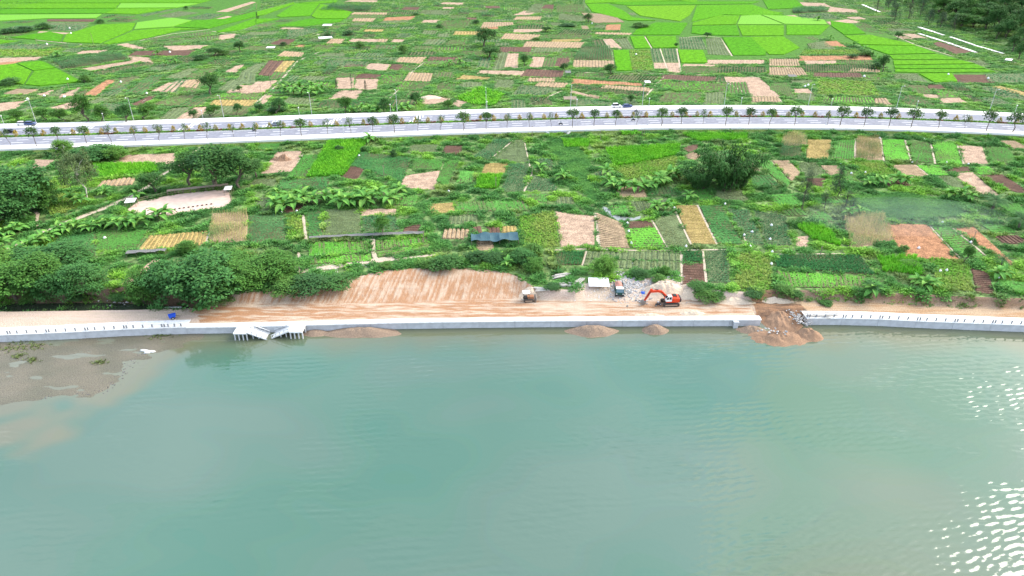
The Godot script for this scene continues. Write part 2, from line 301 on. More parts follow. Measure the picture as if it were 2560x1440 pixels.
["B","h",2.5,[30.7,-696.8,39.7,-696.8,37.3,-667,26,-669.6],0],
["L","h",2,[27.3,-667,35.8,-664.4,34,-641.8,25.7,-644.2],0],
["G","h",2.2,[41.2,-696.8,67.3,-696.8,63.7,-649.2,38.2,-644.2],0],
["N","v",2,[3.7,-574,25.8,-578,23.8,-558.6,3,-558.6],0],
["S","h",2.5,[1.5,-556.7,23.7,-556.7,20.8,-543.9,0.6,-540.4],0],
["T","v",2,[3.4,-620.6,25.2,-620.6,22.9,-602.9,0.7,-602.9],0],
["V","h",2.5,[41.4,-639.4,63.8,-620.6,56.3,-592.3,37.6,-602.9],0],
["T","v",2,[59.6,-641.8,85.7,-634.6,90.4,-590.2,65,-586.1],0],
["V","h",2,[65.4,-578,72.9,-578,71.1,-562.4,62.5,-562.4],0],
["O","h",2.2,[74.2,-578,85.8,-580,81.3,-551.2,70.1,-551.2],0],
["N","v",2,[38.8,-554.9,60.2,-551.2,55.2,-530,32.7,-533.4],0],
["T","v",2,[61.7,-542.2,88.4,-538.6,84.8,-530,60.2,-533.4],0],
["G","h",2,[22.7,-531.7,58.1,-530,53.7,-515.1,19.9,-516.7],0],
["T","v",1.8,[9.7,-504,50.2,-500.9,45,-478.8,6.7,-483],0],
["Y","h",2,[28.1,-511.8,49.4,-513.4,47.1,-504,26.5,-502.4],0],
["B","v",1.6,[1.1,-483,13.3,-483,11.9,-465,0.5,-466.3],0],
["V","v",2,[14.6,-481.6,34.5,-480.2,31.4,-463.6,12.4,-465],0],
["L","h",1.8,[8.2,-465,24.2,-463.6,22.6,-451.9,7.6,-453.2],0],
["S","v",2,[13,-450.6,20.5,-449.4,17.6,-418.6,9.9,-419.7],0],
["G","v",2,[20.4,-448.1,28.4,-448.1,25.3,-418.6,17.2,-419.7],0],
["B","v",2,[29,-449.4,36.3,-446.9,33,-422,24.7,-419.7],0],
["G","h",2,[30.4,-465,41.2,-465,37.2,-445.6,27.8,-445.6],0],
["K","v",1.4,[46.9,-485.9,65.5,-484.5,62.1,-440.7,37.3,-440.7],0],
["T","v",1.8,[37.5,-439.5,62,-438.3,59.9,-417.5,35.2,-419.7],0],
["S","v",2,[63.7,-513.4,70.7,-515.1,72.8,-477.3,65,-480.2],0],
["V","v",2,[73,-515.1,81.7,-516.7,80,-475.9,72.8,-477.3],0],
["N","v",2,[56.1,-510.2,64.1,-511.8,64.4,-485.9,53.8,-487.4],0],
["W","",0,[68.9,-412,77,-471.8,90.3,-473.2,80.8,-408.8],0],
["U","v",1.8,[91.3,-477.3,97.6,-477.3,92.4,-433.5,85.1,-433.5],0],
["U","v",1.8,[99.2,-477.3,108.2,-477.3,100.9,-433.5,92.9,-433.5],0],
["S","v",2,[85.4,-432.3,92.2,-432.3,90.5,-414.2,82.8,-415.3],0],
["S","v",2,[92.6,-432.3,100.6,-432.3,95.5,-404.6,89.1,-404.6],0],
["U","v",1.8,[119.3,-521.6,135.2,-519.9,128.1,-474.5,110.8,-477.3],0],
["V","v",1.8,[137.3,-516.7,148.9,-519.9,137.8,-454.5,124.6,-458.4],0],
["B","v",2,[8.1,-414.2,29.9,-409.9,27.6,-391.4,4.4,-394.4],0],
["T","v",1.8,[9.3,-391.4,24.2,-390.4,22.8,-380.8,8.2,-382.7],0],
["T","v",1.8,[14,-380.8,30,-379,27.6,-368.1,11.6,-371.7],0],
["U","h",2.2,[4.3,-375.3,25,-366.3,16,-351.2,0.4,-354.4],0],
["O","v",1.6,[33,-389.5,69.9,-379,68.9,-372.6,31.6,-377.1],0],
["T","v",1.6,[47.7,-374.4,72.3,-368.1,70,-359.5,45.8,-366.3],0],
["N","v",1.5,[29.6,-366.3,32,-376.2,69.7,-357.8,65.9,-349.5],0],
["S","v",2,[29.4,-357.8,30.5,-362.9,38.4,-354.4,37.9,-349.5],0],
["L","v",1.6,[45.1,-351.2,50.7,-346.3,48.7,-340.1,42.6,-344.8],0],
["T","v",1.6,[37.9,-349.5,38.8,-354.4,43.9,-349.5,42.6,-344.8],0],
["U","h",2,[28.8,-347.1,48.5,-338.6,45.9,-332.6,27.7,-332.6],0],
["G","h",2,[36.4,-404.6,53.4,-404.6,51.1,-390.4,34.6,-393.4],0],
["N","v",1.6,[54.4,-399.4,82,-395.4,75.2,-379.9,51.5,-388.5],0],
["B","v",1.5,[84.5,-400.5,113.3,-394.4,109.3,-382.7,80.3,-386.5],0],
["N","v",1.5,[113.8,-394.4,117.8,-394.4,115.9,-380.8,109.5,-382.7],0],
["L","h",2,[81.1,-382.7,115.4,-379,110,-361.2,76.9,-368.1],0],
["G","h",2,[77.5,-357.8,98.2,-359.5,90.3,-338.6,70,-339.3],0],
["V","v",1.6,[97.8,-357.8,108.5,-359.5,101.3,-334.1,91.7,-334.1],0],
["S","h",2.2,[116.9,-394.4,137.2,-392.4,133.5,-377.1,115.8,-379],0],
["G","v",1.8,[115.9,-380.8,126.2,-380.8,120.6,-356.1,108.8,-354.4],0],
["S","h",2.2,[126.2,-380.8,136.4,-386.5,133.8,-349.5,119.5,-351.2],0],
["T","v",1.5,[119.4,-349.5,133.4,-349.5,130.1,-338.6,116.5,-338.6],0],
["S","h",2,[103,-428.8,120.4,-426.5,120.4,-422,100.3,-422],0],
["G","h",2,[100.1,-419.7,122.2,-419.7,115.4,-402.5,96.6,-403.6],0],
["S","v",1.8,[120.3,-440.7,154.7,-440.7,150.9,-428.8,115.4,-428.8],0],
["N","v",1.6,[121.6,-422,149.2,-419.7,144.4,-404.6,116.4,-404.6],0],
["S","h",2.5,[275.6,-714.2,296.3,-708.3,292.6,-680.2,267.8,-688.4],0],
["K","h",2,[250.5,-664.4,286.4,-682.9,276.6,-649.2,243.1,-639.4],0],
["U","h",2.2,[245.2,-634.6,274,-644.2,272.5,-607.2,237,-607.2],0],
["S","h",2.5,[224.9,-625.2,240.1,-629.9,240.3,-607.2,220.5,-607.2],0],
["S","h",2.5,[291.9,-682.9,306.6,-661.8,300.8,-644.2,275.9,-649.2],0],
["S","h",2.5,[252.5,-592.3,276.5,-607.2,280.5,-590.2,250,-578],0],
["G","h",2,[267.5,-586.1,281.9,-586.1,271.6,-533.4,253.1,-574],0],
["V","h",2.2,[201.2,-494.8,217.5,-507.1,212.6,-474.5,196.3,-477.3],0],
["O","h",2,[216.3,-504,225.9,-507.1,223.6,-484.5,209.7,-485.9],0],
["W","",0,[183.1,-458.4,190.6,-471.8,225.7,-474.5,226.4,-458.4],0],
["O","v",1.6,[180.3,-453.2,225.9,-454.5,221.4,-440.7,175.4,-438.3],0],
["S","v",1.6,[178.3,-438.3,197.9,-438.3,194,-428.8,174.8,-428.8],0],
["G","v",1.5,[198.3,-438.3,219.9,-439.5,215,-427.7,194.5,-428.8],0],
["N","v",1.4,[174,-426.5,215.7,-426.5,207.8,-406.7,166.7,-406.7],0],
["T","v",1.4,[158.4,-443.1,176.4,-443.1,170,-422,151.6,-422],0],
["L","v",1.4,[155.3,-433.5,173.7,-432.3,171.6,-426.5,153.8,-428.8],0],
["T","v",1.4,[150.8,-419.7,169.5,-417.5,165.2,-396.4,144,-398.4],0],
["B","v",1.5,[171.7,-404.6,197.8,-404.6,194.2,-391.4,166.3,-393.4],0],
["L","h",1.8,[198.2,-400.5,206.1,-400.5,201.9,-386.5,193.8,-390.4],0],
["G","v",1.5,[137.7,-379,148,-379,139.5,-343.2,133.4,-363.7],0],
["V","h",2,[151.7,-386.5,163.7,-386.5,161.3,-379,149.7,-379],0],
["S","h",2,[146.5,-366.3,154,-366.3,152.7,-356.1,143.9,-357.8],0],
["V","h",2,[144.1,-356.1,153.3,-356.1,148.8,-341.6,140.5,-343.2],0],
["W","",0,[153.6,-354.4,167.7,-388.5,194.3,-381.8,184.5,-351.2],0],
["L","v",1.4,[156.1,-350.4,179,-347.9,176,-337.1,149.8,-339.3],0],
["T","v",1.5,[179.5,-346.3,185.2,-346.3,182.3,-334.1,174.4,-335.5],0],
["B","h",1.8,[246.8,-399.4,265.2,-399.4,260.1,-379.9,239,-379.9],0],
["V","h",2,[213.4,-401.5,228.6,-402.5,224.1,-379,210.5,-388.5],0],
["U","h",2.2,[266.4,-401.5,289.7,-402.5,283.7,-379.9,255.8,-379.9],0],
["G","h",2,[206.4,-373.5,219,-375.3,214.2,-356.1,205,-356.1],0],
["B","h",2,[220.1,-375.3,227.9,-375.3,225.8,-366.3,216.9,-366.3],0],
["L","h",2,[217.7,-362.9,226,-362.9,222.8,-347.9,211.8,-347.9],0],
["S","h",2,[212.4,-347.1,222.3,-347.1,220.5,-337.1,206,-337.1],0],
["S","h",2,[207.2,-354.4,214.3,-354.4,212.4,-347.1,204.4,-347.1],0],
["U","h",2.2,[245.1,-372.6,258.1,-366.3,254.3,-335.5,242.6,-351.2],0],
["Y","h",2.2,[251.9,-371.7,257.2,-371.7,264.7,-351.2,257.4,-343.2],0],
["B","h",2,[286.3,-494.8,295.3,-504,297.1,-466.3,281.6,-457.1],0],
["T","v",1.5,[198.8,-417.5,212.6,-412,209.2,-404.6,191.9,-406.7],0],
["Y","v",2.1,[-42.7,-546.1,-20.6,-545.9,-20.3,-529.6,-43,-529.8],0],
["U","v",2,[-26.9,-510.2,-8.4,-511.4,-8.3,-500.6,-27,-499.5],0],
["K","h",1.8,[-46.4,-651.1,-36.8,-650.4,-36.7,-634.4,-46.3,-634.8],0],
["D","v",1.7,[-332.1,-624.5,-317.7,-624.8,-317.5,-613.9,-332.3,-613.6],0],
["S","v",1.9,[-279.3,-470.1,-263.9,-472.6,-263.4,-461.5,-278.9,-459],0],
["N","v",1.9,[-64.7,-343.4,-46.4,-343.3,-46.1,-329.4,-64.9,-329.5],0],
["U","v",1.7,[-211.9,-427.7,-196.7,-429.6,-196,-411.1,-211.7,-409],0],
["G","v",2.1,[40,-584,50.3,-582.4,50.3,-565.8,39.9,-567.5],0],
["N","v",2,[-209.2,-449.6,-194.7,-448.4,-194.8,-433.3,-209.6,-434.4],0],
["G","v",2.1,[294.2,-624.5,315,-625.7,315.3,-611.4,294.3,-610.3],0],
["U","h",2,[-82.6,-537.2,-73.6,-537.9,-73.2,-519,-82.8,-518.3],0],
["N","v",2,[-66.1,-465.9,-48.7,-467.9,-48.5,-455,-66.2,-453.1],0],
["U","h",1.9,[-386.6,-570.6,-370.3,-572,-369.5,-553.9,-386.3,-552.8],0],
["G","v",1.7,[-177.2,-487.4,-160.5,-485.3,-160.6,-471,-177.7,-473],0],
["D","h",2,[-406.4,-597.7,-386.8,-598.6,-386.5,-586.9,-406.4,-586.1],0],
["V","v",1.9,[-194.5,-543.1,-173.2,-546.5,-172.8,-532.2,-194.8,-529],0],
["U","v",2,[-85.1,-565.8,-74.2,-567.5,-74,-556,-85.3,-554.1],0],
["N","v",1.7,[-182.8,-441.2,-169.4,-442.9,-168.8,-426.6,-182.7,-424.9],0],
["S","v",1.7,[284.3,-536.2,294.8,-534.8,294.4,-515.5,283.5,-517],0],
["V","v",1.8,[-111.8,-347.9,-96.5,-346.7,-96.3,-333.9,-112.2,-335.2],0],
["N","v",1.7,[-293.2,-683.5,-273,-681.6,-272.8,-669.6,-293.3,-671.1],0],
["L","v",2,[-49.6,-482.7,-30.2,-483.6,-29.8,-472.1,-49.8,-471.1],0],
["G","h",2,[-32.7,-469.2,-15.1,-469.3,-15,-457.2,-33,-456.9],0],
["K","v",2,[-26.1,-634.6,-14.7,-632.9,-14.8,-620,-26.2,-621.6],0],
["D","v",1.7,[-116.8,-483.9,-101,-485.2,-100.7,-474,-116.9,-472.6],0],
["D","v",2.1,[-91.6,-490.2,-77.2,-489.4,-77.2,-476.4,-92.1,-477.2],0],
["N","v",2.1,[-327,-609.7,-307.1,-607.2,-307.3,-592.7,-327.5,-595],0],
["U","h",2.2,[-197.3,-335.2,-184.3,-336.2,-183.8,-322.6,-197.2,-321.6],0],
["D","v",1.8,[-124.7,-364.3,-106.3,-366.3,-106,-355.4,-124.9,-353.5],0],
["N","h",1.9,[292.2,-599,309.1,-595.6,308.4,-575.4,291.3,-579],0],
["N","v",1.8,[-126.1,-565.6,-115.3,-565.8,-115.1,-550.4,-126.2,-550.3],0],
["D","v",1.9,[-205.9,-507.6,-184,-507.9,-183.6,-496,-206.2,-495.7],0],
["L","v",2,[-107.9,-381.6,-96.3,-380.8,-96.2,-369.2,-108.1,-369.9],0],
["V","v",1.7,[-115.3,-396.1,-102.4,-396.1,-102.3,-385.4,-115.6,-385.5],0],
["S","v",2.2,[-63.3,-680.2,-52.7,-680.2,-52.5,-668.3,-63.3,-668.5],0],
["U","v",1.8,[-99,-463.9,-80.6,-461.4,-80.4,-450.5,-99.2,-453.1],0],
["S","v",1.8,[278,-618.8,291.5,-620.6,292.2,-606.4,278.3,-604.6],0],
["G","v",1.9,[-52.2,-626.6,-39.1,-628.2,-39,-609.7,-52.4,-608.1],0],
["G","v",2.1,[-190.6,-471.9,-178.9,-472.7,-178.4,-454.5,-190.8,-453.7],0],
["V","h",2.2,[-9.6,-386.2,0.7,-387.5,1,-368.9,-9.8,-367.6],0],
["D","h",1.6,[313.2,-692.6,323.3,-693.4,323.4,-676.2,313.6,-675.4],0],
["U","v",1.7,[-112.2,-576.2,-89.2,-579.4,-89.1,-567.9,-112.3,-564.7],0],
["L","h",1.8,[-132.9,-491.8,-119.9,-490.9,-119.7,-474.4,-133,-475.4],0],
["D","h",1.6,[-92.7,-343,-70.8,-341.4,-70.5,-327.2,-93.3,-328.7],0],
["D","h",1.7,[190.9,-353.2,202.7,-352.2,202.5,-333.7,190.3,-334.6],0],
["V","v",1.7,[283.1,-559.3,301.6,-559.2,301.9,-546.5,283.1,-546.5],0],
["G","h",1.6,[-39.2,-378.3,-29.5,-378.2,-29.3,-362.4,-39.4,-362.5],0],
["L","h",2.1,[3.9,-594.8,27.7,-592.7,28.1,-581.2,3.5,-583.2],0],
["V","h",1.9,[-34.3,-662.8,-21.4,-661,-21.5,-642.3,-34.4,-644.2],0],
["U","v",2.1,[230.9,-347.6,240.8,-347.2,240.8,-334.2,230.6,-334.6],1],
["D","v",2.1,[-35,-692.9,-25.7,-692.3,-25.8,-674.3,-34.9,-674.9],0],
["G","v",1.6,[-65.4,-487.5,-51.8,-486.8,-51.7,-474.1,-65.7,-474.8],0],
["L","h",2.1,[-141.9,-574.2,-133.4,-575.4,-133.1,-556.9,-141.9,-555.6],0],
["V","v",1.6,[-66.8,-551.2,-55.9,-550.1,-55.7,-532.4,-66.9,-533.6],0],
["G","h",2.2,[-373.6,-542.7,-357.6,-542.3,-357.5,-527.8,-373.9,-528.1],0],
["V","v",2.1,[-27.8,-381.3,-15.7,-381.5,-15.6,-370.6,-27.9,-370.3],0],
["T","h",1.8,[-257.2,-365.6,-244.8,-364.6,-245,-354.4,-257.8,-355.4],0],
["G","v",2.1,[-198.8,-585.2,-188.3,-586.3,-188.2,-568.3,-198.7,-567.3],0],
["V","v",1.8,[278.5,-438.3,285.6,-438.4,285.8,-425.7,278.3,-425.6],0],
["V","v",2,[325.7,-682.1,336.3,-682.1,336.3,-668,325.8,-668],0],
["U","h",1.7,[54.1,-347.9,60.6,-347.2,60.6,-331.5,54,-332.1],0],
["U","v",1.7,[-0.4,-343.7,6.3,-343.8,6.4,-326.1,-0.6,-326],0],
["U","h",1.6,[-30.1,-443.4,-24.2,-443.8,-24.1,-432.2,-30.1,-431.7],0],
["D","h",1.6,[-121.7,-541.3,-113.3,-542.3,-113.1,-523.4,-121.8,-522.4],0],
["V","h",2.1,[-126.4,-589.1,-115.8,-588.7,-115.7,-574.4,-126.4,-574.8],0],
["D","h",1.8,[-190.5,-603.5,-179.3,-604.6,-179.1,-593.3,-190.7,-592.3],0],
["U","v",1.9,[-123.3,-397.5,-117.1,-396.9,-117.1,-382,-123.8,-382.7],0],
["Y","v",1.9,[-111.3,-555.6,-96.9,-555.1,-97,-544.3,-111.4,-544.8],0],
["D","v",2,[-46.4,-673.3,-39.4,-672.2,-39.6,-661.5,-46.4,-662.5],0],
["G","h",1.8,[323.6,-663.8,332.4,-664.4,332.7,-649.2,323.7,-648.7],0],
["V","h",1.8,[30.7,-588.5,38.3,-588.1,38.4,-574.2,30.3,-574.6],0],
["T","v",1.9,[276.6,-526.8,282.9,-525.6,282.7,-511.5,276,-512.6],0],
["N","h",2,[-197.8,-475,-192.9,-475.1,-192.7,-460.9,-198,-460.7],0],
["D","v",2.1,[-100.7,-694.6,-87,-695.1,-86.7,-683.2,-100.9,-682.7],0],
["L","v",1.9,[209.6,-522.1,216.5,-522.9,216.9,-509.8,209.8,-509],0],
["G","v",1.9,[-200.6,-564.5,-192.6,-565.4,-192.3,-553,-200.5,-552.1],0],
["U","v",2.1,[-14.5,-606.1,-1,-606.6,-0.6,-596.3,-14.6,-595.8],0],
["N","h",1.7,[9,-349.1,19.1,-348.3,19.4,-333.5,8.8,-334.3],0],
["L","v",2,[-7.7,-678.1,6.2,-680.5,6.4,-662.8,-7.8,-660.2],0],
["U","v",2.1,[28.3,-632,34.2,-632.5,34.4,-617.5,28.1,-617.2],0],
["U","v",2,[-11.5,-498.3,-1.9,-498.9,-1.9,-488,-11.6,-487.4],0],
["D","v",1.9,[-306.8,-496.9,-293.2,-496,-293.2,-484.6,-307.1,-485.5],0],
["V","v",2,[-205.4,-346.7,-199.2,-346.6,-199.2,-335.2,-205.5,-335.3],1],
["U","v",2,[-292,-479.5,-280.7,-479.7,-280.5,-464.3,-291.9,-464],0],
["V","h",2.1,[-142.1,-516.7,-133.3,-515.2,-133.3,-502.6,-142.5,-504],0],
["K","h",1.9,[228.7,-373.2,237.4,-372,237.1,-361,228.3,-362.2],0],
["K","h",1.9,[-108,-678.1,-102.4,-677.8,-102.5,-665.7,-108.3,-666.2],0],
["B","v",1.8,[-24.4,-687,-11.1,-688.2,-11.2,-671.4,-24.5,-670.6],0],
["T","v",1.7,[-127.7,-514.2,-117.1,-513.9,-116.8,-495.4,-127.8,-495.7],0],
["L","v",2,[-18.8,-537.6,-10,-536.9,-10.1,-523.8,-19,-524.3],0],
["K","v",1.7,[-106.6,-417.5,-101.2,-417,-101.1,-399.1,-106.8,-399.5],0],
["U","v",1.9,[-230.8,-331.3,-225.4,-331,-225.7,-314.4,-231.2,-314.7],1],
["K","v",1.8,[-120,-379.3,-110,-378.9,-109.8,-368.5,-120,-368.8],0],
["K","h",2.1,[317.9,-630.4,324.2,-631.3,324.8,-620.6,318.2,-619.5],0],
["V","v",1.8,[100.8,-643.8,106.1,-644.5,106.2,-629.9,101.1,-629.4],0],
["G","v",1.7,[-42.8,-405.1,-32.6,-405.4,-32.5,-392.1,-42.9,-391.8],0],
["D","v",2,[-163,-391.8,-155.4,-391.3,-155.3,-380.3,-163.3,-380.7],0],
["K","h",2,[-72.2,-696.3,-65,-695.7,-65,-683.2,-72.4,-683.8],0],
["N","v",2.1,[-341.7,-632.2,-335.1,-632,-335,-613.6,-341.8,-613.9],0],
["U","v",2.1,[301.5,-694,308.8,-695.4,309.3,-682.4,301.9,-681.3],0],
["B","v",1.9,[-37.7,-615.4,-29.3,-613.9,-29.1,-603.8,-37.7,-605.1],0],
["N","h",1.9,[-99.6,-484.9,-93.5,-485.3,-93.5,-470.3,-99.6,-469.9],0],
["D","v",1.9,[281.8,-643,294.3,-642,294.2,-630.6,281.6,-631.5],0],
["V","v",1.8,[-54,-536.7,-45.5,-536.4,-45.5,-521.4,-54.1,-521.8],0],
["N","h",2.2,[-116.4,-662.5,-107.8,-662.5,-107.6,-652.1,-116.4,-652.1],0],
["T","h",1.9,[53.2,-571.8,58.5,-571.8,58.8,-555.8,53.1,-556],0],
["G","v",1.9,[-52.9,-361.8,-45.8,-362.5,-45.5,-349.1,-53.2,-348.4],0],
["D","v",2,[-115.3,-332.7,-109.9,-332.5,-109.9,-322.2,-115.6,-322.4],1],
["N","v",1.8,[225.1,-354.2,230.8,-353.5,230.2,-339.4,224.5,-340],0],
["U","h",2.1,[-195.8,-526.9,-184.7,-526.4,-184.6,-511.4,-196,-511.8],0],
["D","v",1.2,[83.3,-236.4,91.9,-236.5,92.1,-225.5,83.1,-225.5],0],
["D","v",1.2,[63.5,-234.1,69.5,-233.7,69.6,-224.3,63.3,-224.7],0],
["B","h",1.2,[-72.5,-209.1,-66.2,-209.2,-66.2,-202.4,-72.5,-202.2],0],
["B","h",1.2,[-26.9,-270.2,-19.9,-270.7,-19.7,-260,-27,-259.6],0],
["U","v",1.2,[29.7,-241.4,35.3,-241.4,35.4,-232.8,29.6,-232.9],0],
["D","h",1.2,[75.5,-263.2,85.4,-264,85.7,-250.8,75.3,-250],0],
["T","h",1.2,[35.2,-224.5,44.7,-225.2,44.9,-215.5,35.1,-214.8],0],
["G","h",1.2,[141.9,-193.4,149,-193.9,149.3,-187,141.9,-186.5],0],
["G","v",1.2,[85.4,-205.4,91.9,-205.8,92.1,-199.7,85.5,-199.3],0],
["G","v",1.2,[-19.3,-240.3,-13.6,-240.3,-13.5,-228.8,-19.5,-228.9],0],
["V","h",1.2,[-83.9,-215.1,-78.3,-214.7,-78.2,-206.8,-84.1,-207.2],0],
["G","h",1.2,[57.8,-222.2,66.2,-222.5,66.4,-212,57.7,-211.8],0],
["G","v",1.2,[85.1,-217.2,94,-217.9,94.3,-208,85.1,-207.4],0],
["D","h",1.2,[-48.7,-219.9,-42.9,-220.2,-42.6,-210,-48.8,-209.7],0],
["G","h",1.2,[156.5,-209.5,163.6,-209.5,163.8,-200.9,156.3,-200.9],0],
["D","v",1.2,[45.5,-225.3,54.5,-225.3,54.6,-216.5,45.3,-216.6],0],
["G","h",1.2,[-61.1,-217.1,-54.7,-217.5,-54.7,-210.5,-61.2,-210.1],0],
["T","v",1.2,[-20.3,-189.8,-12.8,-189.5,-12.6,-182.6,-20.4,-182.9],1],
["V","v",1.2,[14.4,-215.6,20.3,-215.5,20.3,-209.1,14.3,-209.2],0],
["G","h",1.2,[6.3,-218,11.6,-218.1,11.7,-211.2,6.2,-211.2],0],
["V","v",1.2,[38.4,-211.7,44.6,-211.6,44.7,-203.3,38.3,-203.4],0],
["U","h",1.2,[9,-254.1,15,-253.8,15.2,-244.8,8.8,-245.2],0],
["T","h",1.2,[198.4,-276.8,204.8,-276.6,204.8,-265.9,198.2,-266.1],0],
["G","v",1.2,[-41.6,-217.4,-31.1,-216.7,-31,-208,-41.8,-208.7],0],
["G","h",1.2,[93.1,-202.9,98.5,-203,98.6,-195,93,-195],0],
["V","h",1.2,[-40.6,-271.5,-29.6,-271.9,-29.4,-261.7,-40.9,-261.4],0],
["V","h",1.2,[68.1,-221.6,77.5,-220.8,77.6,-211.9,68,-212.7],0],
["V","h",1.2,[-90.8,-232.3,-82.3,-232.9,-82,-225.5,-90.9,-224.9],0],
["V","v",1.2,[-69,-220.1,-62.8,-220.1,-62.7,-210.9,-69.1,-210.9],0],
["T","h",1.2,[83.8,-248.9,90,-249.1,90.2,-238.7,83.8,-238.5],0],
["B","h",1.2,[-32.3,-193.5,-26.9,-193.3,-26.8,-186.3,-32.4,-186.5],0],
["U","h",1.2,[71,-245.3,77.7,-244.8,77.8,-233.2,70.8,-233.8],0],
["G","v",1.2,[99.4,-215.8,108.9,-216.3,109,-210.1,99.3,-209.6],0],
["B","v",1.2,[128.8,-232.3,137.2,-232.5,137.4,-225.2,128.8,-225],0],
["V","v",1.2,[45.6,-214.6,51,-214.9,51.2,-208,45.6,-207.7],0],
["V","v",1.2,[-19.4,-200.9,-10.6,-201,-10.6,-193.6,-19.5,-193.4],0],
["G","h",1.2,[-101.7,-277.6,-92.7,-278,-92.4,-265.4,-101.9,-265.1],0],
["B","v",1.2,[140.6,-185.1,148.1,-185.4,148.2,-179.6,140.5,-179.4],1],
["G","v",1.2,[31.1,-208.6,36.6,-208.7,36.8,-200.1,31,-200.1],0],
["T","h",1.2,[-10.2,-182.5,-5.2,-182.4,-5.1,-174.6,-10.3,-174.7],0]]
var WATERLINE := PackedVector2Array([Vector2(-400,-130.71),Vector2(-119,-134.95),Vector2(-104.7,-135.96),Vector2(-90.5,-137.49),Vector2(-76.7,-138.36),Vector2(-65.5,-138.70),Vector2(-25.9,-140.64),Vector2(0,-141.17),Vector2(30.8,-141.71),Vector2(59.8,-141.89),Vector2(70.8,-142.43),Vector2(85.1,-142.25),Vector2(92.4,-141.35),Vector2(107.1,-140.28),Vector2(121.8,-139.23),Vector2(400,-134.89)])
var BACK := PackedVector2Array([Vector2(-400,-144.65),Vector2(-125.2,-145.62),Vector2(-113.6,-145.81),Vector2(-101.1,-146.19),Vector2(-91.4,-146.57),Vector2(-77,-147.34),Vector2(-76.1,-148.89),Vector2(-57.7,-148.89),Vector2(-37.9,-149.28),Vector2(-18,-150.27),Vector2(2,-151.67),Vector2(7,-151.27),Vector2(32,-149.88),Vector2(44.2,-150.87),Vector2(56.9,-149.68),Vector2(67.3,-150.87),Vector2(82.1,-150.27),Vector2(101.3,-148.50),Vector2(125.7,-146.38),Vector2(400,-141.19)])
var FOOT := PackedVector2Array([Vector2(-400,-151.29),Vector2(-130,-152.29),Vector2(-117.9,-152.49),Vector2(-104.8,-152.69),Vector2(-94.4,-152.09),Vector2(-81.6,-150.70),Vector2(-76.1,-148.80),Vector2(-57.7,-148.89),Vector2(-37.9,-149.28),Vector2(-18,-150.27),Vector2(2,-151.67),Vector2(7,-151.27),Vector2(32,-149.88),Vector2(44.2,-150.87),Vector2(56.9,-149.68),Vector2(67.3,-150.87),Vector2(82.1,-150.27),Vector2(101.3,-148.50),Vector2(125.7,-146.38),Vector2(400,-141.19)])
var TOP := PackedVector2Array([Vector2(-400,-154.65),Vector2(-127.9,-154.53),Vector2(-97.4,-154.46),Vector2(-82.8,-153.03),Vector2(-75.4,-151.00),Vector2(-66.4,-152.23),Vector2(-55.1,-155.13),Vector2(-43.5,-158.12),Vector2(-36,-162.55),Vector2(-29.9,-164.38),Vector2(-13.9,-165.30),Vector2(0,-162.55),Vector2(5.1,-154.92),Vector2(8,-153.42),Vector2(16,-152.97),Vector2(18.7,-156.83),Vector2(29.2,-159.43),Vector2(38.6,-159.87),Vector2(48.6,-153.46),Vector2(56.5,-151.91),Vector2(66.5,-152.97),Vector2(80.8,-152.53),Vector2(99.7,-150.85),Vector2(123.7,-148.76),Vector2(400,-143.54)])
var HILL := PackedVector2Array([Vector2(456.4,-1033.66),Vector2(396.2,-838.17),Vector2(366.6,-696.82),Vector2(349.1,-613.87),Vector2(336,-543.95),Vector2(331.7,-497.82),Vector2(332.4,-469.04),Vector2(336,-423.08)])
var WALL_LEFT := [-160,-132,-119,-134.9,-104.7,-136,-90.5,-137.5,-76.7,-138.4]
var WALL_MID := [-76.7,-138.4,-65.5,-138.7,-25.9,-140.6,0,-141.2,30.8,-141.7,59.8,-141.9]
var WALL_RIGHT := [70.8,-142.4,85.1,-142.3,92.4,-141.4,107.1,-140.3,121.8,-139.2,160,-136.3]
var STAIRS := [[-63.2,-138.7,1.0,"concrete river stairs descending towards the twin flight, nearer the creek"],[-50.4,-139.3,-1.0,"concrete river stairs with landing, beside the long submerged sand bank"]]
var POST := [53.6,-141.2]
var POOL := [Vector2(28.5,-207.9),Vector2(30.1,-206.9),Vector2(33,-199.8),Vector2(37.7,-198.3),Vector2(40.1,-199.8),Vector2(39.4,-197.3),Vector2(36.8,-196.1),Vector2(32.5,-196.1),Vector2(29.4,-201.4)]
var YARD := [Vector2(-122.1,-204.6),Vector2(-121.8,-211.3),Vector2(-114.4,-216.9),Vector2(-105.2,-220.5),Vector2(-96.3,-222.7),Vector2(-90.6,-208.9),Vector2(-93.9,-206.2),Vector2(-104.8,-200.4),Vector2(-110.8,-199.8),Vector2(-117.1,-201.4)]
var YARD_FENCE := [-121.8,-211.3,-114.4,-216.9,-105.2,-220.5,-96.3,-222.7,-91.8,-213,-90.6,-208.9]
var SANDBAR := [Vector2(-129.8,-134.4),Vector2(-118.3,-133.8),Vector2(-103.9,-134.4),Vector2(-88.7,-135.8),Vector2(-82.6,-136.6),Vector2(-76.5,-137.8),Vector2(-73.4,-137.1),Vector2(-78.5,-133.8),Vector2(-81.5,-130.1),Vector2(-83.8,-125.4),Vector2(-86.4,-116.8),Vector2(-94,-115.5),Vector2(-105.2,-113.5),Vector2(-114.2,-112.2)]
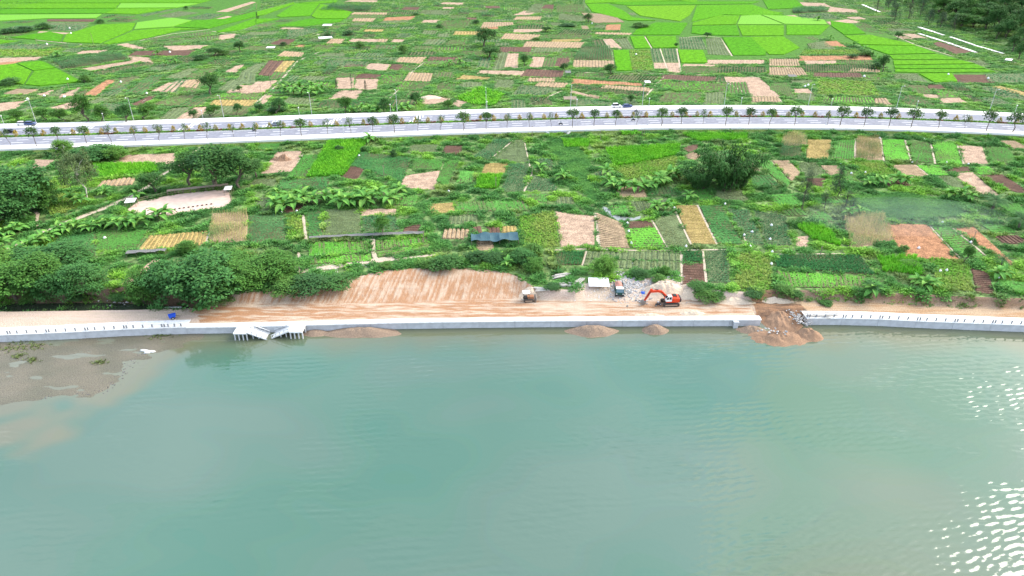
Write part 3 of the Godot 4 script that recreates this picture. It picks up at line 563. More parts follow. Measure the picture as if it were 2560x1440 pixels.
var PATHS := [[2.4,[-142.9,-170.8,-142,-174.5,-140,-180.5,-138.7,-187.9,-134.3,-197.3,-130.3,-206.2,-126.6,-214.1,-125,-223.9]],
[1.6,[-125,-223.9,-125.4,-235.7,-122.7,-246.3,-123.9,-260.2,-123.4,-271.8]],
[0.9,[-139.8,-187.9,-144.3,-193.7,-148.5,-201.4,-151.6,-204.6]],
[1.0,[-55.8,-163.7,-49.5,-166,-41.1,-167.2,-30.7,-170,-21.1,-172.7]],
[2.0,[-56.6,-162.6,-48.2,-165.3,-38.2,-169.1,-32.4,-170.8]],
[0.9,[-59.8,-174.5,-57.4,-168.4,-56.6,-163.7]],
[1.2,[-40.4,-182.9,-38.6,-174.5,-37.2,-169.6]],
[0.7,[-92.1,-193.1,-89.2,-187.9,-88.5,-182.3,-86.5,-179.1]],
[0.7,[9.5,-175.5,22.6,-176.5,33.7,-175.5,47.2,-175.5,60.8,-176]],
[0.7,[47.4,-175,43.6,-156]],
[0.6,[53.4,-175,49.9,-156.4]],
[0.5,[20.8,-175,18.9,-166.2]],
[0.6,[4.9,-278.1,6.3,-250.8,7.2,-237.7,4,-220.1]],
[0.5,[0.8,-278.1,-8.3,-254]],
[0.6,[42.9,-197.3,44.1,-177.1]],
[0.6,[51.6,-203.6,51.1,-179.1]],
[0.6,[59.7,-208.6,58.5,-179.1]],
[0.5,[68.6,-193.7,67.1,-178.4]],
[1.3,[26.4,-202,25.8,-190.8,24.5,-176.5]],
[0.6,[160.9,-278.1,149.8,-250.8]],
[0.6,[170.4,-276.5,157.6,-248.5]],
[0.6,[179.2,-272.8,167.8,-247.6]],
[0.6,[141.7,-280.9,129.6,-253.1]],
[0.6,[152.2,-280.9,140.1,-252.2]],
[0.5,[97.4,-252.2,96.7,-228.5]],
[0.6,[149.6,-247.6,148.5,-234.8]],
[0.5,[126.1,-192.8,122.9,-170]],
[0.5,[132.1,-191.9,131,-172]],
[0.6,[71.9,-173,83.4,-173.2,95.7,-173.5]],
[0.8,[-65.4,-200.8,-59.5,-182.3]],
[0.6,[-81,-260.2,-79,-240.7]],
[1.2,[-123.8,-337.1,-124.6,-372.6,-130.7,-438.3,-124,-466.3]],
[1.0,[-161.5,-553,-143.5,-535.1,-116.1,-502.4]],
[1.0,[-61.4,-334.1,-58.5,-368.1,-57.1,-406.7,-53.3,-434.7]],
[1.2,[-333.7,-510.2,-291.5,-491.8]],
[1.2,[-259.3,-507.1,-249,-535.1,-228.6,-554.9]],
[1.0,[-224.4,-547.5,-208.6,-536.9,-183.1,-521.6]],
[0.8,[-178.5,-334.1,-181.4,-348.7]],
[1.0,[119.5,-518.3,138.5,-526.6,148.3,-519.9,138.5,-453.2]],
[0.8,[64.3,-513.4,64.7,-477.3]],
[0.8,[97.6,-477.3,89.1,-406.7]],
[0.8,[108.7,-477.3,96.4,-406.7]],
[0.8,[95.3,-523.3,92.4,-477.3]],
[0.9,[7.7,-334.1,20.1,-352.8,26.9,-363.7]],
[0.9,[65.5,-347.1,76.5,-375.3,84.4,-394.4]],
[0.9,[116.9,-394.4,115.8,-379,119.5,-351.2]],
[1.0,[277.4,-533.4,273.1,-490.3,276.9,-453.2]],
[0.8,[135.2,-372.6,131.1,-338.6]],
[0.9,[304.4,-440.7,302.9,-423.1]],
[0.8,[34.3,-406.7,63.2,-401.5,95,-402.5,137.2,-392.4]]]
var CANALS := [[3.0,[313.1,-566.2,312.6,-528.3]],[2.6,[298.2,-535.1,298.8,-497.8,298.1,-463.6]],[2.2,[313.3,-521.6,312,-487.4,313.2,-459.7]],[2.4,[327.4,-696.8,321,-646.7]]]
var MOUNDS := [
["sand_pile","broad grey-brown sand heap in the water against the plain wall","sand heap",19.2,-1.8,-139.4,8,3.0,1.7,0,0.18],
["sand_pile","small round sand heap in the water, nearer the muddy gap","sand heap",34,-1.8,-139.8,4.2,2.6,1.6,0,0.18],
["sand_pile","long low brown sand bank under the wall beside the stairs","sand heap",-35.6,-1.8,-138.9,12.5,3.2,1.35,0,0.18],
["sand_pile","thin sand spit under the wall right by the landing","sand heap",-46.5,-1.8,-138.7,5,2.2,0.8,0,0.18],
["mud_heap","brown mud heap at the broken end of the railed wall","mud heap",69.9,-1.8,-137.8,4.2,3.6,1.9,1,0.4],
["mud_heap","wide dark mud fan spilling through the wall gap into the river","mud heap",62.9,-1.8,-136.6,9.5,4.5,1.5,1,0.5],
["mud_heap","mud slope in the gap between the two walls","mud heap",65.4,-1.8,-144.3,6.0,7.0,1.9,1,0.45],
["mud_heap","low dark mud heap at the end of the plain wall","mud heap",57.3,-1.8,-139.9,5,2.2,1.2,0,0.3],
["earth_heap","tall pale sand heap behind the excavator","earth heap",38.9,0.3,-154.6,8,4.0,3.1,2,0.35],
["earth_heap","pale earth heap right of the excavator","earth heap",45.6,0.2,-153.6,5.5,3.0,1.7,2,0.4],
["earth_heap","low pale rubble heap at the back of the site by the shed","earth heap",30.4,1.0,-160,5,2,1.2,2,0.6],
["earth_heap","pale earth ridge on the track by the plain wall","earth heap",32.9,0.0,-143.8,5.5,1.0,0.7,2,0.8],
["earth_heap","pale earth heap on the track above the wall gap","earth heap",43.8,0.0,-144.7,4.5,1.3,0.9,2,0.6],
["earth_heap","pale earth heap at the far side of the right-hand track","earth heap",55.6,0.2,-150.5,6,1.6,0.9,2,0.5],
["earth_heap","rough earth heap beside the weeds above the wall gap","earth heap",66.3,0.2,-150.9,5,1.5,0.8,2,0.5],
["earth_heap","bulldozed earth pushed up behind the bulldozer","earth heap",4.7,0.3,-153.6,3.2,2.6,2.0,2,0.3],
["tarpaulin_heap","crumpled blue tarpaulin heap on the rubble beside the excavator arm","tarpaulin",33.2,0.3,-153.8,1.6,0.9,0.9,3,1.2],
["tarpaulin_heap","small pink tarpaulin heap beside the blue one","tarpaulin",32.4,0.2,-152.7,0.8,0.5,0.4,4,1.2],
["brush_heap","reddish brown brush heap on the bare field","brush heap",-87,2.0,-253.1,4.6,2.6,1.8,1,0.9],
["earth_mound","pale sandy ground mound with dry grass beside the far pavement","earth heap",-40.7,2.0,-347.1,8,4,1.2,2,0.3]]
var RUBBLE := [[30.7,-156.3,2.8,3.0,520,0.2,0.42,0.6],[28.8,-159,2.4,2.0,220,0.6,0.45,0.6],[25.4,-153.5,5,2.2,260,0.1,0.6,0.35],[36.3,-157.3,4,3,220,0.3,0.6,0.4],[42.8,-159.9,1.5,0.8,40,2,0.6,0.6],[-83.1,-137.8,5,0.7,130,-2.15,0.4,0.6],[69.1,-142.4,1.0,1.6,90,-0.2,0.35,0.6],[-55.5,-164.4,6,1.2,120,2,0.55,0.5],[-44.1,-166.2,7,0.8,100,2,0.55,0.45],[61.3,-136.8,2.5,0.8,14,-0.9,0.45,0.7],[-99.3,-154,3,1.5,80,-1.0,0.45,0.6],[-83.2,-132.1,0.7,0.5,9,-1.8,0.14,0.35],[-83.5,-130.5,0.7,0.5,9,-1.8,0.14,0.35],[-84.1,-128.8,0.7,0.5,9,-1.8,0.14,0.35],[-84.2,-126.9,0.7,0.5,9,-1.8,0.14,0.35],[-84.1,-125.4,0.7,0.5,9,-1.8,0.14,0.35],[-84.3,-123.2,0.7,0.5,9,-1.8,0.14,0.35],[-84.3,-121,0.7,0.5,9,-1.8,0.14,0.35],[-84.6,-119.2,0.7,0.5,9,-1.8,0.14,0.35],[-85.5,-117.5,0.7,0.5,9,-1.8,0.14,0.35],[-86.2,-116.4,0.7,0.5,9,-1.8,0.14,0.35],[-89,-115.5,0.7,0.5,9,-1.8,0.14,0.35],[-96,-114.5,0.7,0.5,9,-1.8,0.14,0.35]]
var EXCAVATOR := [39.3,-149.3]
var DOZER := [4.1,-150.9]
var TRUCK := [27.3,-155.1]
var PARKED := [36.2,-148.3]
var SHED := [22.2,-156]
var BOAT := [-85,-149.5]
var CART := [-81.5,-142.3]
var CARS := [[-10.5,-308.4,0.11,3.205,"black",1.75,"black and white off-road car driving on the far carriageway"],
[-101.5,-295.2,3.27,3.205,"silver",1.45,"silver blue saloon car on the far carriageway beside the median"],
[-209,-284.4,0.08,3.205,"black",1.5,"dark car at the far end of the road near the creek side"],
[-206.9,-295.3,0.08,3.355,"blue",1.5,"blue car parked on the far pavement under trees"],
[-210.2,-295.1,0.08,3.355,"white",1.5,"white car parked on the far pavement behind the blue car"],
[53.8,-324.3,0.16,3.355,"blue",1.45,"blue car parked on the far pavement next to the covered white car"],
[48.7,-324,0.16,3.355,"white",1.9,"rounded white car parked on the far pavement, largest of those parked"]]
var BIKES := [[56.7,-316.5,0.00,"motorbike on the far carriageway below the parked white car","dark clothed rider on the motorbike below the parked white car"],[53.2,-302.3,3.14,"motorbike on the near carriageway before the brightest median shrubs","rider on the near carriageway motorbike before the slim tree"],[21,-296,0.00,"motorbike on the near carriageway just above the culvert","rider on the motorbike just above the culvert"],[-107.9,-286.3,0.00,"motorbike on the near carriageway close to the median kerb","rider on the motorbike close to the median kerb"]]
var LAMPS := [
["street_lamp",-202.6,3.35,-292.8,11.2,1.5,"tall street lamp at the far kerb, ",1,"tall street lamps along the far kerb"],
["street_lamp",-163,3.35,-296.8,11.2,1.5,"tall street lamp at the far kerb, ",2,"tall street lamps along the far kerb"],
["street_lamp",-125.8,3.35,-301.3,11.2,1.5,"tall street lamp at the far kerb, ",3,"tall street lamps along the far kerb"],
["street_lamp",-88.6,3.35,-306.2,11.2,1.5,"tall street lamp at the far kerb, ",4,"tall street lamps along the far kerb"],
["street_lamp",-51.5,3.35,-311,11.2,1.5,"tall street lamp at the far kerb, ",5,"tall street lamps along the far kerb"],
["street_lamp",-11.7,3.35,-315.7,11.2,1.5,"tall street lamp at the far kerb, ",6,"tall street lamps along the far kerb"],
["street_lamp",26.9,3.35,-319.4,11.2,1.5,"tall street lamp at the far kerb, ",7,"tall street lamps along the far kerb"],
["street_lamp",60.2,3.35,-321.6,11.2,1.5,"tall street lamp at the far kerb, ",8,"tall street lamps along the far kerb"],
["street_lamp",98.3,3.35,-322.6,11.2,1.5,"tall street lamp at the far kerb, ",9,"tall street lamps along the far kerb"],
["street_lamp",136.9,3.35,-321.6,11.2,1.5,"tall street lamp at the far kerb, ",10,"tall street lamps along the far kerb"],
["street_lamp",176,3.35,-318.1,11.2,1.5,"tall street lamp at the far kerb, ",11,"tall street lamps along the far kerb"],
["street_lamp",214.7,3.35,-311.8,11.2,1.5,"tall street lamp at the far kerb, ",12,"tall street lamps along the far kerb"],
["pavement_lamp",-219.1,3.35,-296.2,3.4,0,"short white pavement lamp at the far pavement edge, ",1,"short lamps on the far pavement"],
["pavement_lamp",-177.6,3.35,-299.9,3.4,0,"short white pavement lamp at the far pavement edge, ",2,"short lamps on the far pavement"],
["pavement_lamp",-136.5,3.35,-304.7,3.4,0,"short white pavement lamp at the far pavement edge, ",3,"short lamps on the far pavement"],
["pavement_lamp",-95.3,3.35,-310,3.4,0,"short white pavement lamp at the far pavement edge, ",4,"short lamps on the far pavement"],
["pavement_lamp",-55.2,3.35,-315.2,3.4,0,"short white pavement lamp at the far pavement edge, ",5,"short lamps on the far pavement"],
["pavement_lamp",-11.5,3.35,-320.4,3.4,0,"short white pavement lamp at the far pavement edge, ",6,"short lamps on the far pavement"],
["pavement_lamp",30.2,3.35,-324.3,3.4,0,"short white pavement lamp at the far pavement edge, ",7,"short lamps on the far pavement"],
["pavement_lamp",64.2,3.35,-326.4,3.4,0,"short white pavement lamp at the far pavement edge, ",8,"short lamps on the far pavement"],
["pavement_lamp",107.6,3.35,-327.2,3.4,0,"short white pavement lamp at the far pavement edge, ",9,"short lamps on the far pavement"],
["pavement_lamp",149.3,3.35,-325.5,3.4,0,"short white pavement lamp at the far pavement edge, ",10,"short lamps on the far pavement"],
["pavement_lamp",187,3.35,-321.3,3.4,0,"short white pavement lamp at the far pavement edge, ",11,"short lamps on the far pavement"],
["pavement_lamp",227.7,3.35,-313.6,3.4,0,"short white pavement lamp at the far pavement edge, ",12,"short lamps on the far pavement"],
["kerb_lamp",-69.5,3.35,-281.9,5.2,0.6,"dark slim lamp post at the near kerb, ",1,"lamp posts along the near kerb"],
["kerb_lamp",6.8,3.35,-290.8,5.2,0.6,"dark slim lamp post at the near kerb, ",2,"lamp posts along the near kerb"],
["kerb_lamp",27.3,3.35,-292.6,5.2,0.6,"dark slim lamp post at the near kerb, ",3,"lamp posts along the near kerb"],
["kerb_lamp",58.2,3.35,-294.7,5.2,0.6,"dark slim lamp post at the near kerb, ",4,"lamp posts along the near kerb"],
["kerb_lamp",97.4,3.35,-295.8,5.2,0.6,"dark slim lamp post at the near kerb, ",5,"lamp posts along the near kerb"],
["kerb_lamp",134.9,3.35,-294.9,5.2,0.6,"dark slim lamp post at the near kerb, ",6,"lamp posts along the near kerb"]]
var SHELTERS := [
["field_shelter","long sagging grey sheet shelter on poles above the framed vegetable beds","shelter",-58.3,-181.8,-25.8,-185.4,0.6,1.2,"sheet",11,0.12,0.1],
["field_shelter","short grey sheet shelter on poles beside the yellow stubble field","shelter",-106.3,-172.5,-96.1,-174,1.2,1.1,"sheet",4,0.12,0.1],
["net_shelter","blue-black shade net stretched on poles behind the orange earth slope","shelter",-11.8,-182.3,1.6,-183.2,4.2,1.7,"net",5,0.25,0.2],
["hut","small hut with pale sheet roof at the entrance of the sandy yard","hut",-123.7,-208.6,-120.7,-209.2,2.4,1.8,"iron",2,0.03,0.3],
["hut","small pale shack at the far corner of the sandy yard","hut",-95.9,-219.4,-93.6,-219.8,2.6,2.0,"iron",1,0.05,0.2],
["yard_shelter","narrow old wooden lean-to along the back fence of the yard","shelter",-114.9,-218,-96.7,-223.9,1.0,1.4,"thatch",8,0.06,0.1],
["hut","white roofed hut beyond the road, in the middle of the gardens","hut",-134.3,-505.5,-125.8,-508.7,4,2.2,"iron",2,0.03,0.5],
["hut","white roofed hut beyond the road beside a dark tree","hut",-144.1,-562.4,-137.4,-562.4,4,2.2,"iron",2,0.03,0.5],
["hut","tiny pale hut between the furrowed fields beyond the road","hut",-159.3,-471.8,-154,-471.8,3,2.0,"iron",2,0.03,0.4],
["hut","small grey hut beyond the road under the far row fields","hut",29.5,-396.4,32.6,-396.4,3.5,2.4,"sheet",1,0.03,0.4],
["hut","small brick-coloured hut beside the far pavement","hut",24.9,-338.6,31.1,-338.6,3.2,2.2,"thatch",2,0.03,0.6],
["hut","white shelter beyond the road at the end of the orange rows","hut",69.9,-373.5,72.8,-373.5,2.6,2.0,"iron",1,0.03,0.4],
["hut","pale hut beyond the road near the bean rows on the right","hut",150.4,-388.5,154.8,-388.5,3,2.0,"sheet",1,0.03,0.4],
["hut","pale stone hut at the foot of the wooded hill","hut",296.3,-431.1,298.9,-428.8,3.5,2.4,"iron",1,0.03,0.4]]
var LOGS := [[11.8,-154.9,0.1,15,3.4,"stacked grey timber pile in the weeds by the bulldozer"],
[7.6,-153.2,0.0,8,4,"loose grey poles lying in the weeds nearest the bulldozer"],
[17.4,-157.4,0.9,10,3,"pale poles leaning together beside the site shed"],
[16.4,-155.1,-0.1,6,4,"pale planks lying flat before the shed"],
[12.8,-160,0.3,12,4,"white poles heaped at the back of the weeds"],
[73.8,-143.1,0.0,8,5,"white concrete rails stacked at the end of the railed wall"],
[77.5,-144,0.1,10,3,"pale formwork pile on the walkway of the railed wall"]]
var POLES := [[-316.1,-483,6],[-225,-357.8,5],[-285.2,-494.8,7],[-132.3,-317.7,6],[-122.6,-343.2,7],[-126.6,-370.8,7],[-126.7,-394.4,7],[-45.6,-235.7,4],[-25.5,-182.3,3],[-13.4,-396.4,7],[-5.5,-223.9,4],[8.3,-280.9,5],[7.2,-236.9,3],[36.2,-278.1,4],[54.1,-283.1,3],[54.9,-283.1,3],[85.1,-172,3],[150,-247.6,4],[328.1,-562.4,6],[131.5,-179.7,4]]
var CULVERT := 19.3
var SACKS := [[-173.9,-235.7,1.0],[-237.8,-343.2,1.6],[-233.3,-349.5,1.6],[-315.1,-491.8,1.6],[-222.4,-347.9,1.6],[-242.3,-386.5,1.6],[-336.7,-558.6,1.6],[-322.8,-535.1,1.6],[-118.2,-183.2,1.0],[-210,-379.9,1.6],[-184.4,-354.4,1.6],[-219.7,-463.6,1.6],[-103.2,-194.3,1.0],[-100.6,-204.6,1.0],[-72.2,-202,1.0],[-85.9,-253.1,1.0],[-67.8,-203,1.0],[-58.6,-257.3,1.0],[-21.3,-220.1,1.0],[63.3,-582,1.6],[35,-193.7,1.0],[34.6,-187.9,1.0],[34.1,-179.7,1.0],[78.4,-455.8,1.6],[51.6,-205.6,1.0],[49.3,-177.6,1.0],[68.7,-208.9,1.0],[67.9,-185.1,1.0],[67.4,-177.6,1.0],[70.9,-187.3,1.0],[74.6,-182.3,1.0],[78.2,-192.2,1.0],[69.9,-166.7,1.0],[72.5,-174,1.0],[153.7,-369.9,1.6],[156.3,-372.6,1.6],[121.8,-247.6,1.0],[121.7,-237.7,1.0],[195.1,-393.4,1.6],[127.1,-238.6,1.0],[151.2,-279.8,1.0],[149.4,-249.4,1.0],[114.6,-176.5,1.0],[168.7,-278.1,1.0],[113.2,-162.6,1.0],[130.9,-194.3,1.0],[162.1,-249.4,1.0],[115.1,-163,1.0],[244.4,-398.4,1.6],[169.3,-247.6,1.0],[144.9,-204.9,1.0],[131.4,-180.2,1.0],[146.3,-203,1.0],[260.9,-388.5,1.6],[126.3,-159,1.0]]
var BOULDERS := [[-83.9,-1.8,-131.3,0.2,0.85,"leftmost of three pale boulders in the shallows"],[-82.8,-1.8,-130.5,0.5,0.8,"middle one of three pale boulders in the shallows"],[-82.1,-1.8,-130.9,0.1,0.9,"rightmost of three pale boulders in the shallows"],[69.9,-2.1,-135.9,0.3,1.0,"white boulder at the water edge of the mud heap"]]
var TYRES := [[-107,-204.9],[-105.8,-205.5],[-104.6,-206],[-103.3,-206.5],[-102.1,-207],[-100.9,-207.6],[-99.6,-208.1],[-98.4,-208.6],[-97.1,-209.2]]
var SHALLOWS := [-114,-132.8,3,-115.8,-132.1,2,-110.9,-133.1,2,-107.2,-127.7,0.8,-91.6,-126.9,0.9,-88.3,-138.9,1,-84.2,-138.2,2,-81.5,-138.5,1.5,-110.9,-129.3,0.8]
var TREES := [
["low",3,2,-126.1,0.4,-153.4,16.7,9.6],
["low",3,4,-119.8,2,-154.9,14.7,9.2],
["low",3,6,-120.1,2,-165.3,16.1,7.1],
["low",3,3,-130.2,2,-164.4,15.4,5.4],
["low",3,7,-108.5,-0,-153.4,13.7,9.9],
["low",3,5,-116.5,0.4,-153.5,12.6,8.2],
["low",3,8,-92.6,-0.8,-152.4,10.4,9.6],
["low",3,9,-85.8,-0.2,-152,14.2,11.9],
["low",3,11,-75.8,0.6,-149.6,20,13.6],
["low",3,13,-68.9,2,-153.5,14.6,8.5],
["low",3,14,-61.7,2,-160.3,14.4,7.2],
["low",3,10,-90.4,2,-174,7,3.9],
["low",3,12,-75.2,2,-164.4,14.1,4.5],
["low",3,1,-136.1,2,-160.3,13.8,9.1],
["low",2,2,-152.9,2,-201.4,22.6,16.8],
["low",2,1,-153.6,2,-193.7,16,10],
["low",2,3,-149.4,2,-206.2,12.3,11.2],
["low",2,4,-173.4,2,-260.2,9.7,6.1],
["low",2,6,-157.8,2,-254,17.3,5.5],
["low",2,7,-150.2,2,-254,10.9,5.3],
["low",2,5,-163.1,2,-254,10.9,5],
["euc",2,0,-139.1,2,-211.3,12.4,16.7],
["dark",6,4,-100.1,2,-223.1,20.4,14.7],
["dark",6,2,-110.5,2,-226.9,13.1,11.8],
["dark",6,5,-92.2,2,-223.9,13,13.1],
["dark",6,1,-120.2,2,-219.4,10.1,7.6],
["dark",6,3,-115.4,2,-242,8,8],
["dark",6,6,-90.5,2,-233.6,8.5,7.6],
["bamboo",6,2,72.7,2,-222.4,15.2,16.6],
["bamboo",6,1,63.7,2,-223.1,10.9,9.2],
["bamboo",6,3,78.3,2,-224.6,7.5,10.4],
["feather",6,1,92,2,-204.6,7.1,13.1],
["feather",6,3,107.6,2,-216.5,6.1,9.6],
["feather",6,4,106.3,2,-206.2,5.1,5.7],
["feather",6,2,99.6,2,-206.2,5.7,5.1],
["palm",6,2,152.3,2,-204.6,9.5,6.7],
["palm",6,3,151.4,2,-190.2,8.4,6.2],
["palm",5,1,90.2,1.8,-151.2,4.5,4.8],
["palm",5,2,130.2,2,-164.4,4.8,5.1],
["palm",6,1,107.9,2,-204.6,5.1,5.9],
["round",6,0,-37.8,2,-185.1,6.1,6.5],
["low",4,3,24.3,2,-161.9,7.3,5.5],
["low",4,4,39.9,2,-161.2,3.3,2.7],
["round",5,0,123.3,2,-168.2,3.9,5.4],
["low",4,1,3.2,2,-167.2,8,4.5],
["low",4,2,5.8,2,-163.1,6.4,4.1],
["dark",1,4,-18.2,2,-484.5,17.7,12.7],
["dark",1,5,-13.7,2,-446.9,14.9,7.6],
["dark",1,1,-151.6,2,-354.4,11.7,11.6],
["dark",1,3,-175.2,2,-465,8.8,7.7],
["dark",1,2,-186.3,2,-453.2,12.6,5.3],
["dark",1,9,60.9,2,-590.2,9.6,7.1],
["dark",1,7,25.3,2,-543.9,8.9,4.2],
["dark",1,13,138.8,2,-518.3,7.4,4.1],
["dark",1,12,108.8,2,-480.2,3.7,3.5],
["dark",1,6,7.1,2,-423.1,6.6,6.6],
["dark",1,8,29.8,2,-408.8,6.4,4.6],
["dark",1,10,55.2,2,-400.5,9,6],
["dark",1,15,211.3,2,-406.7,7.3,9.8],
["dark",1,16,272.1,2,-513.4,7.3,5.2],
["dark",1,11,56.6,2,-334.1,4.2,5.1],
["dark",1,14,156.2,2,-343.2,3.5,2.8],
["round",0,1,-217.2,2,-302.6,8.5,6.1],
["round",0,2,-208.3,2,-306.4,6.4,6],
["round",0,3,-199.4,2,-303.9,8.5,6.6],
["round",0,4,-187.6,2,-302.6,10.6,13.4],
["round",0,5,-179.3,2,-302.6,8.9,8.6],
["round",0,6,-167.9,2,-300.1,10.1,9.6],
["round",0,7,-162.5,2,-309,9.9,7.8],
["round",0,8,-141.7,2,-307.7,5.6,5.3],
["round",0,9,-135.4,2,-314.3,8.3,5.5],
["round",0,10,-125,2,-316.3,5.3,5.5],
["round",0,12,-106.5,2,-317.7,8.8,7.7],
["round",0,13,-75.9,2,-316.3,7.9,8.7],
["round",0,14,-57.9,2,-317.7,7.9,7.8],
["round",0,15,-29.9,2,-324.6,5.8,5.1],
["round",0,11,-116.8,2,-321.1,5.8,4.2],
["round",1,2,-46.1,2,-334.1,6.9,6.3],
["round",1,1,-139.2,2,-359.5,4.1,3.3],
["feather",1,1,-90.8,2,-364.6,2.1,4.9],
["feather",1,3,-83.3,2,-366.3,2.1,5.3],
["feather",1,4,-74.7,2,-359.5,2.5,5.6],
["feather",1,2,-86.8,2,-381.8,1.9,4.2],
["bush",3,5,-57.4,1.6,-153,8.6,3.8],
["bush",4,1,-51.8,1.5,-153.7,12.1,4.1],
["bush",4,2,-44.9,1.8,-156,10.2,2.7],
["bush",4,5,-17.7,2,-165.3,10.2,3.9],
["bush",4,4,-22.5,2,-165.3,5.4,2.6],
["bush",4,3,-33.8,2,-165.3,4.3,2],
["bush",4,6,-9.8,2,-169.6,6.6,3.4],
["bush",4,7,-4.9,2,-168.4,7.6,3.7],
["bush",4,8,0,2,-169.6,6.6,4],
["bush",6,1,-67.8,2,-264.6,4.1,2.7],
["bush",6,2,-57.9,2,-263.6,3.1,2.5],
["bush",6,3,-45.2,2,-256.8,3.4,4.3],
["bush",4,13,47.2,1.9,-154,6.1,2],
["bush",4,14,48.8,0.5,-151.4,6.9,2.8],
["bush",4,15,51.2,0.4,-151,4.9,2.1],
["bush",4,11,33.5,2,-160.3,5.2,2.3],
["bush",4,12,37.7,1.7,-157.6,4.6,2.6],
["bush",4,10,10.1,2,-153.5,5.1,1.7],
["bush",4,9,5.5,2,-172.1,6.6,4.7],
["bush",5,5,109.8,2,-175.1,2.9,2.4],
["bush",5,2,68.5,1.4,-152.1,6,3.1],
["bush",5,3,70.9,0.7,-151.6,5,2.4],
["bush",5,1,60.2,1.1,-151.2,6,2.3],
["bush",3,3,-99.7,-0.4,-153.1,5.9,1.9],
["bush",5,4,78.3,0,-149.3,3.9,1],
["bush",1,4,-356.5,2,-558.6,15.2,5.7],
["bush",1,3,-362.8,2,-543.9,17.8,4.8],
["bush",1,1,-370.2,2,-536.9,14.7,4.9],
["bush",1,2,-266.9,2,-375.3,12.8,4.4],
["bush",1,5,-229.9,2,-381.8,7.8,5],
["bush",1,6,-328,2,-586.1,8.3,4],
["bush",1,7,-291.6,2,-664.4,5,4],
["bush",1,10,-153.3,2,-487.4,5.9,3.4],
["bush",1,14,-68.9,2,-459.7,7.7,7.1],
["bush",1,13,-100.8,2,-480.2,8,5.8],
["bush",1,20,98.7,2,-566.2,15.4,4.6],
["bush",0,0,-109.4,2,-321.1,10.2,3.2],
["bush",1,11,-132.8,2,-526.6,6.9,3],
["bush",1,12,-119,2,-530,10.5,3.9],
["bush",1,16,-55.2,2,-562.4,7.4,3.2],
["bush",1,15,-81.7,2,-629.9,6.8,2.3],
["bush",1,19,43.5,2,-570.1,15.5,2.7],
["bush",1,18,16.8,2,-510.2,7.3,2.3],
["bush",1,8,-191.5,2,-440.7,9.8,4.1],
["bush",1,9,-182.2,2,-455.8,10.1,3.8],
["bush",1,17,-28.5,2,-582,6.3,4.1],
["bush",1,21,211.3,2,-446.9,7.5,2.9],
["bush",1,22,222.8,2,-453.2,10.1,4.8],
["bush",1,23,211.8,2,-415.3,8.4,4.9],
["bush",6,4,67.6,2,-223.9,4.1,3.7],
["bush",5,6,107,2,-167.2,6.5,1.3],
["bush",3,1,-121.1,-0.3,-153.2,5.9,2.3],
["bush",3,2,-110,-0.5,-153.2,5.9,1.9],
["bush",3,4,-71.8,0.6,-149.8,5.9,2.5],
["street",7,1,-205.6,3.4,-264,5.8,7.8],
["thin",7,2,-196.8,3.4,-264.8,4.1,7.1],
["street",7,3,-186.8,3.4,-265.8,6.6,8.1],
["street",7,4,-178.2,3.4,-266.7,5.4,7.6],
["street",7,5,-168.1,3.4,-267.8,5.4,7.6],
["thin",7,6,-159.2,3.4,-268.8,5,7.4],
["thin",7,7,-149.7,3.4,-269.9,4.1,7.1],
["thin",7,8,-140.2,3.4,-271,5,7.4],
["thin",7,9,-130.8,3.4,-272.2,4.6,7.3],
["thin",7,10,-122.1,3.4,-273.3,5,7.4],
["thin",7,11,-112.4,3.4,-274.6,2.9,6.6],
["thin",7,12,-103.5,3.4,-275.7,3.3,6.8],
["thin",7,13,-93.8,3.4,-277,4.1,7.1],
["street",7,14,-85.8,3.4,-278,6.6,8.1],
["thin",7,15,-75.3,3.4,-279.4,4.6,7.3],
["thin",7,16,-66.4,3.4,-280.6,5,7.4],
["street",7,17,-57.2,3.4,-281.8,5.4,7.6],
["street",7,18,-48.7,3.4,-282.8,7,8.3],
["thin",7,19,-38.9,3.4,-284,3.7,7],
["thin",7,20,-29.4,3.4,-285.2,4.6,7.3],
["street",7,21,-20.4,3.4,-286.2,7.9,8.6],
["street",7,22,-10.8,3.4,-287.3,5.8,7.8],
["thin",7,23,-1.9,3.4,-288.2,4.1,7.1],
["thin",7,24,7.1,3.4,-289.1,3.7,7],
["thin",7,25,16.3,3.4,-290,3.3,6.8],
["street",7,26,25.6,3.4,-290.8,7,8.3],
["street",7,27,34.9,3.4,-291.5,6.2,7.9],
["street",7,28,44.2,3.4,-292.1,5.4,7.6],
["thin",7,29,53.6,3.4,-292.7,3.7,7],
["street",7,30,63.6,3.4,-293.2,7.4,8.4],
["street",7,31,72.2,3.4,-293.6,6.6,8.1],
["thin",7,32,81.7,3.4,-293.8,4.6,7.3],
["street",7,33,91.5,3.4,-294,7,8.3],
["street",7,34,101.2,3.4,-294.1,6.6,8.1],
["street",7,35,110.7,3.4,-294,6.2,7.9],
["street",7,36,120.8,3.4,-293.8,7.4,8.4],
["thin",7,37,134.6,3.4,-293.2,3.7,7],
["street",7,38,140.1,3.4,-292.9,8.7,8.9],
["street",7,39,149.9,3.4,-292.2,7.4,8.4],
["street",7,40,160,3.4,-291.3,7.4,8.4],
["street",7,41,169.1,3.4,-290.4,8.3,8.8],
["street",7,42,179.5,3.4,-289.1,6.6,8.1],
["thin",7,43,189.5,3.4,-287.7,3.7,7],
["street",7,44,198.7,3.4,-286.2,8.3,8.8],
["street",7,45,208,3.4,-284.6,9.1,9.1],
["street",7,46,217.2,3.4,-282.7,7.4,8.4],
["cone",8,1,-209.1,3.3,-278.4,2.1,2.5],
["cone",8,2,-203,3.3,-278.9,2.1,2.5],
["cone",8,3,-192.3,3.3,-279.9,2.1,2.5],
["cone",8,4,-180.6,3.3,-281,2.1,2.5],
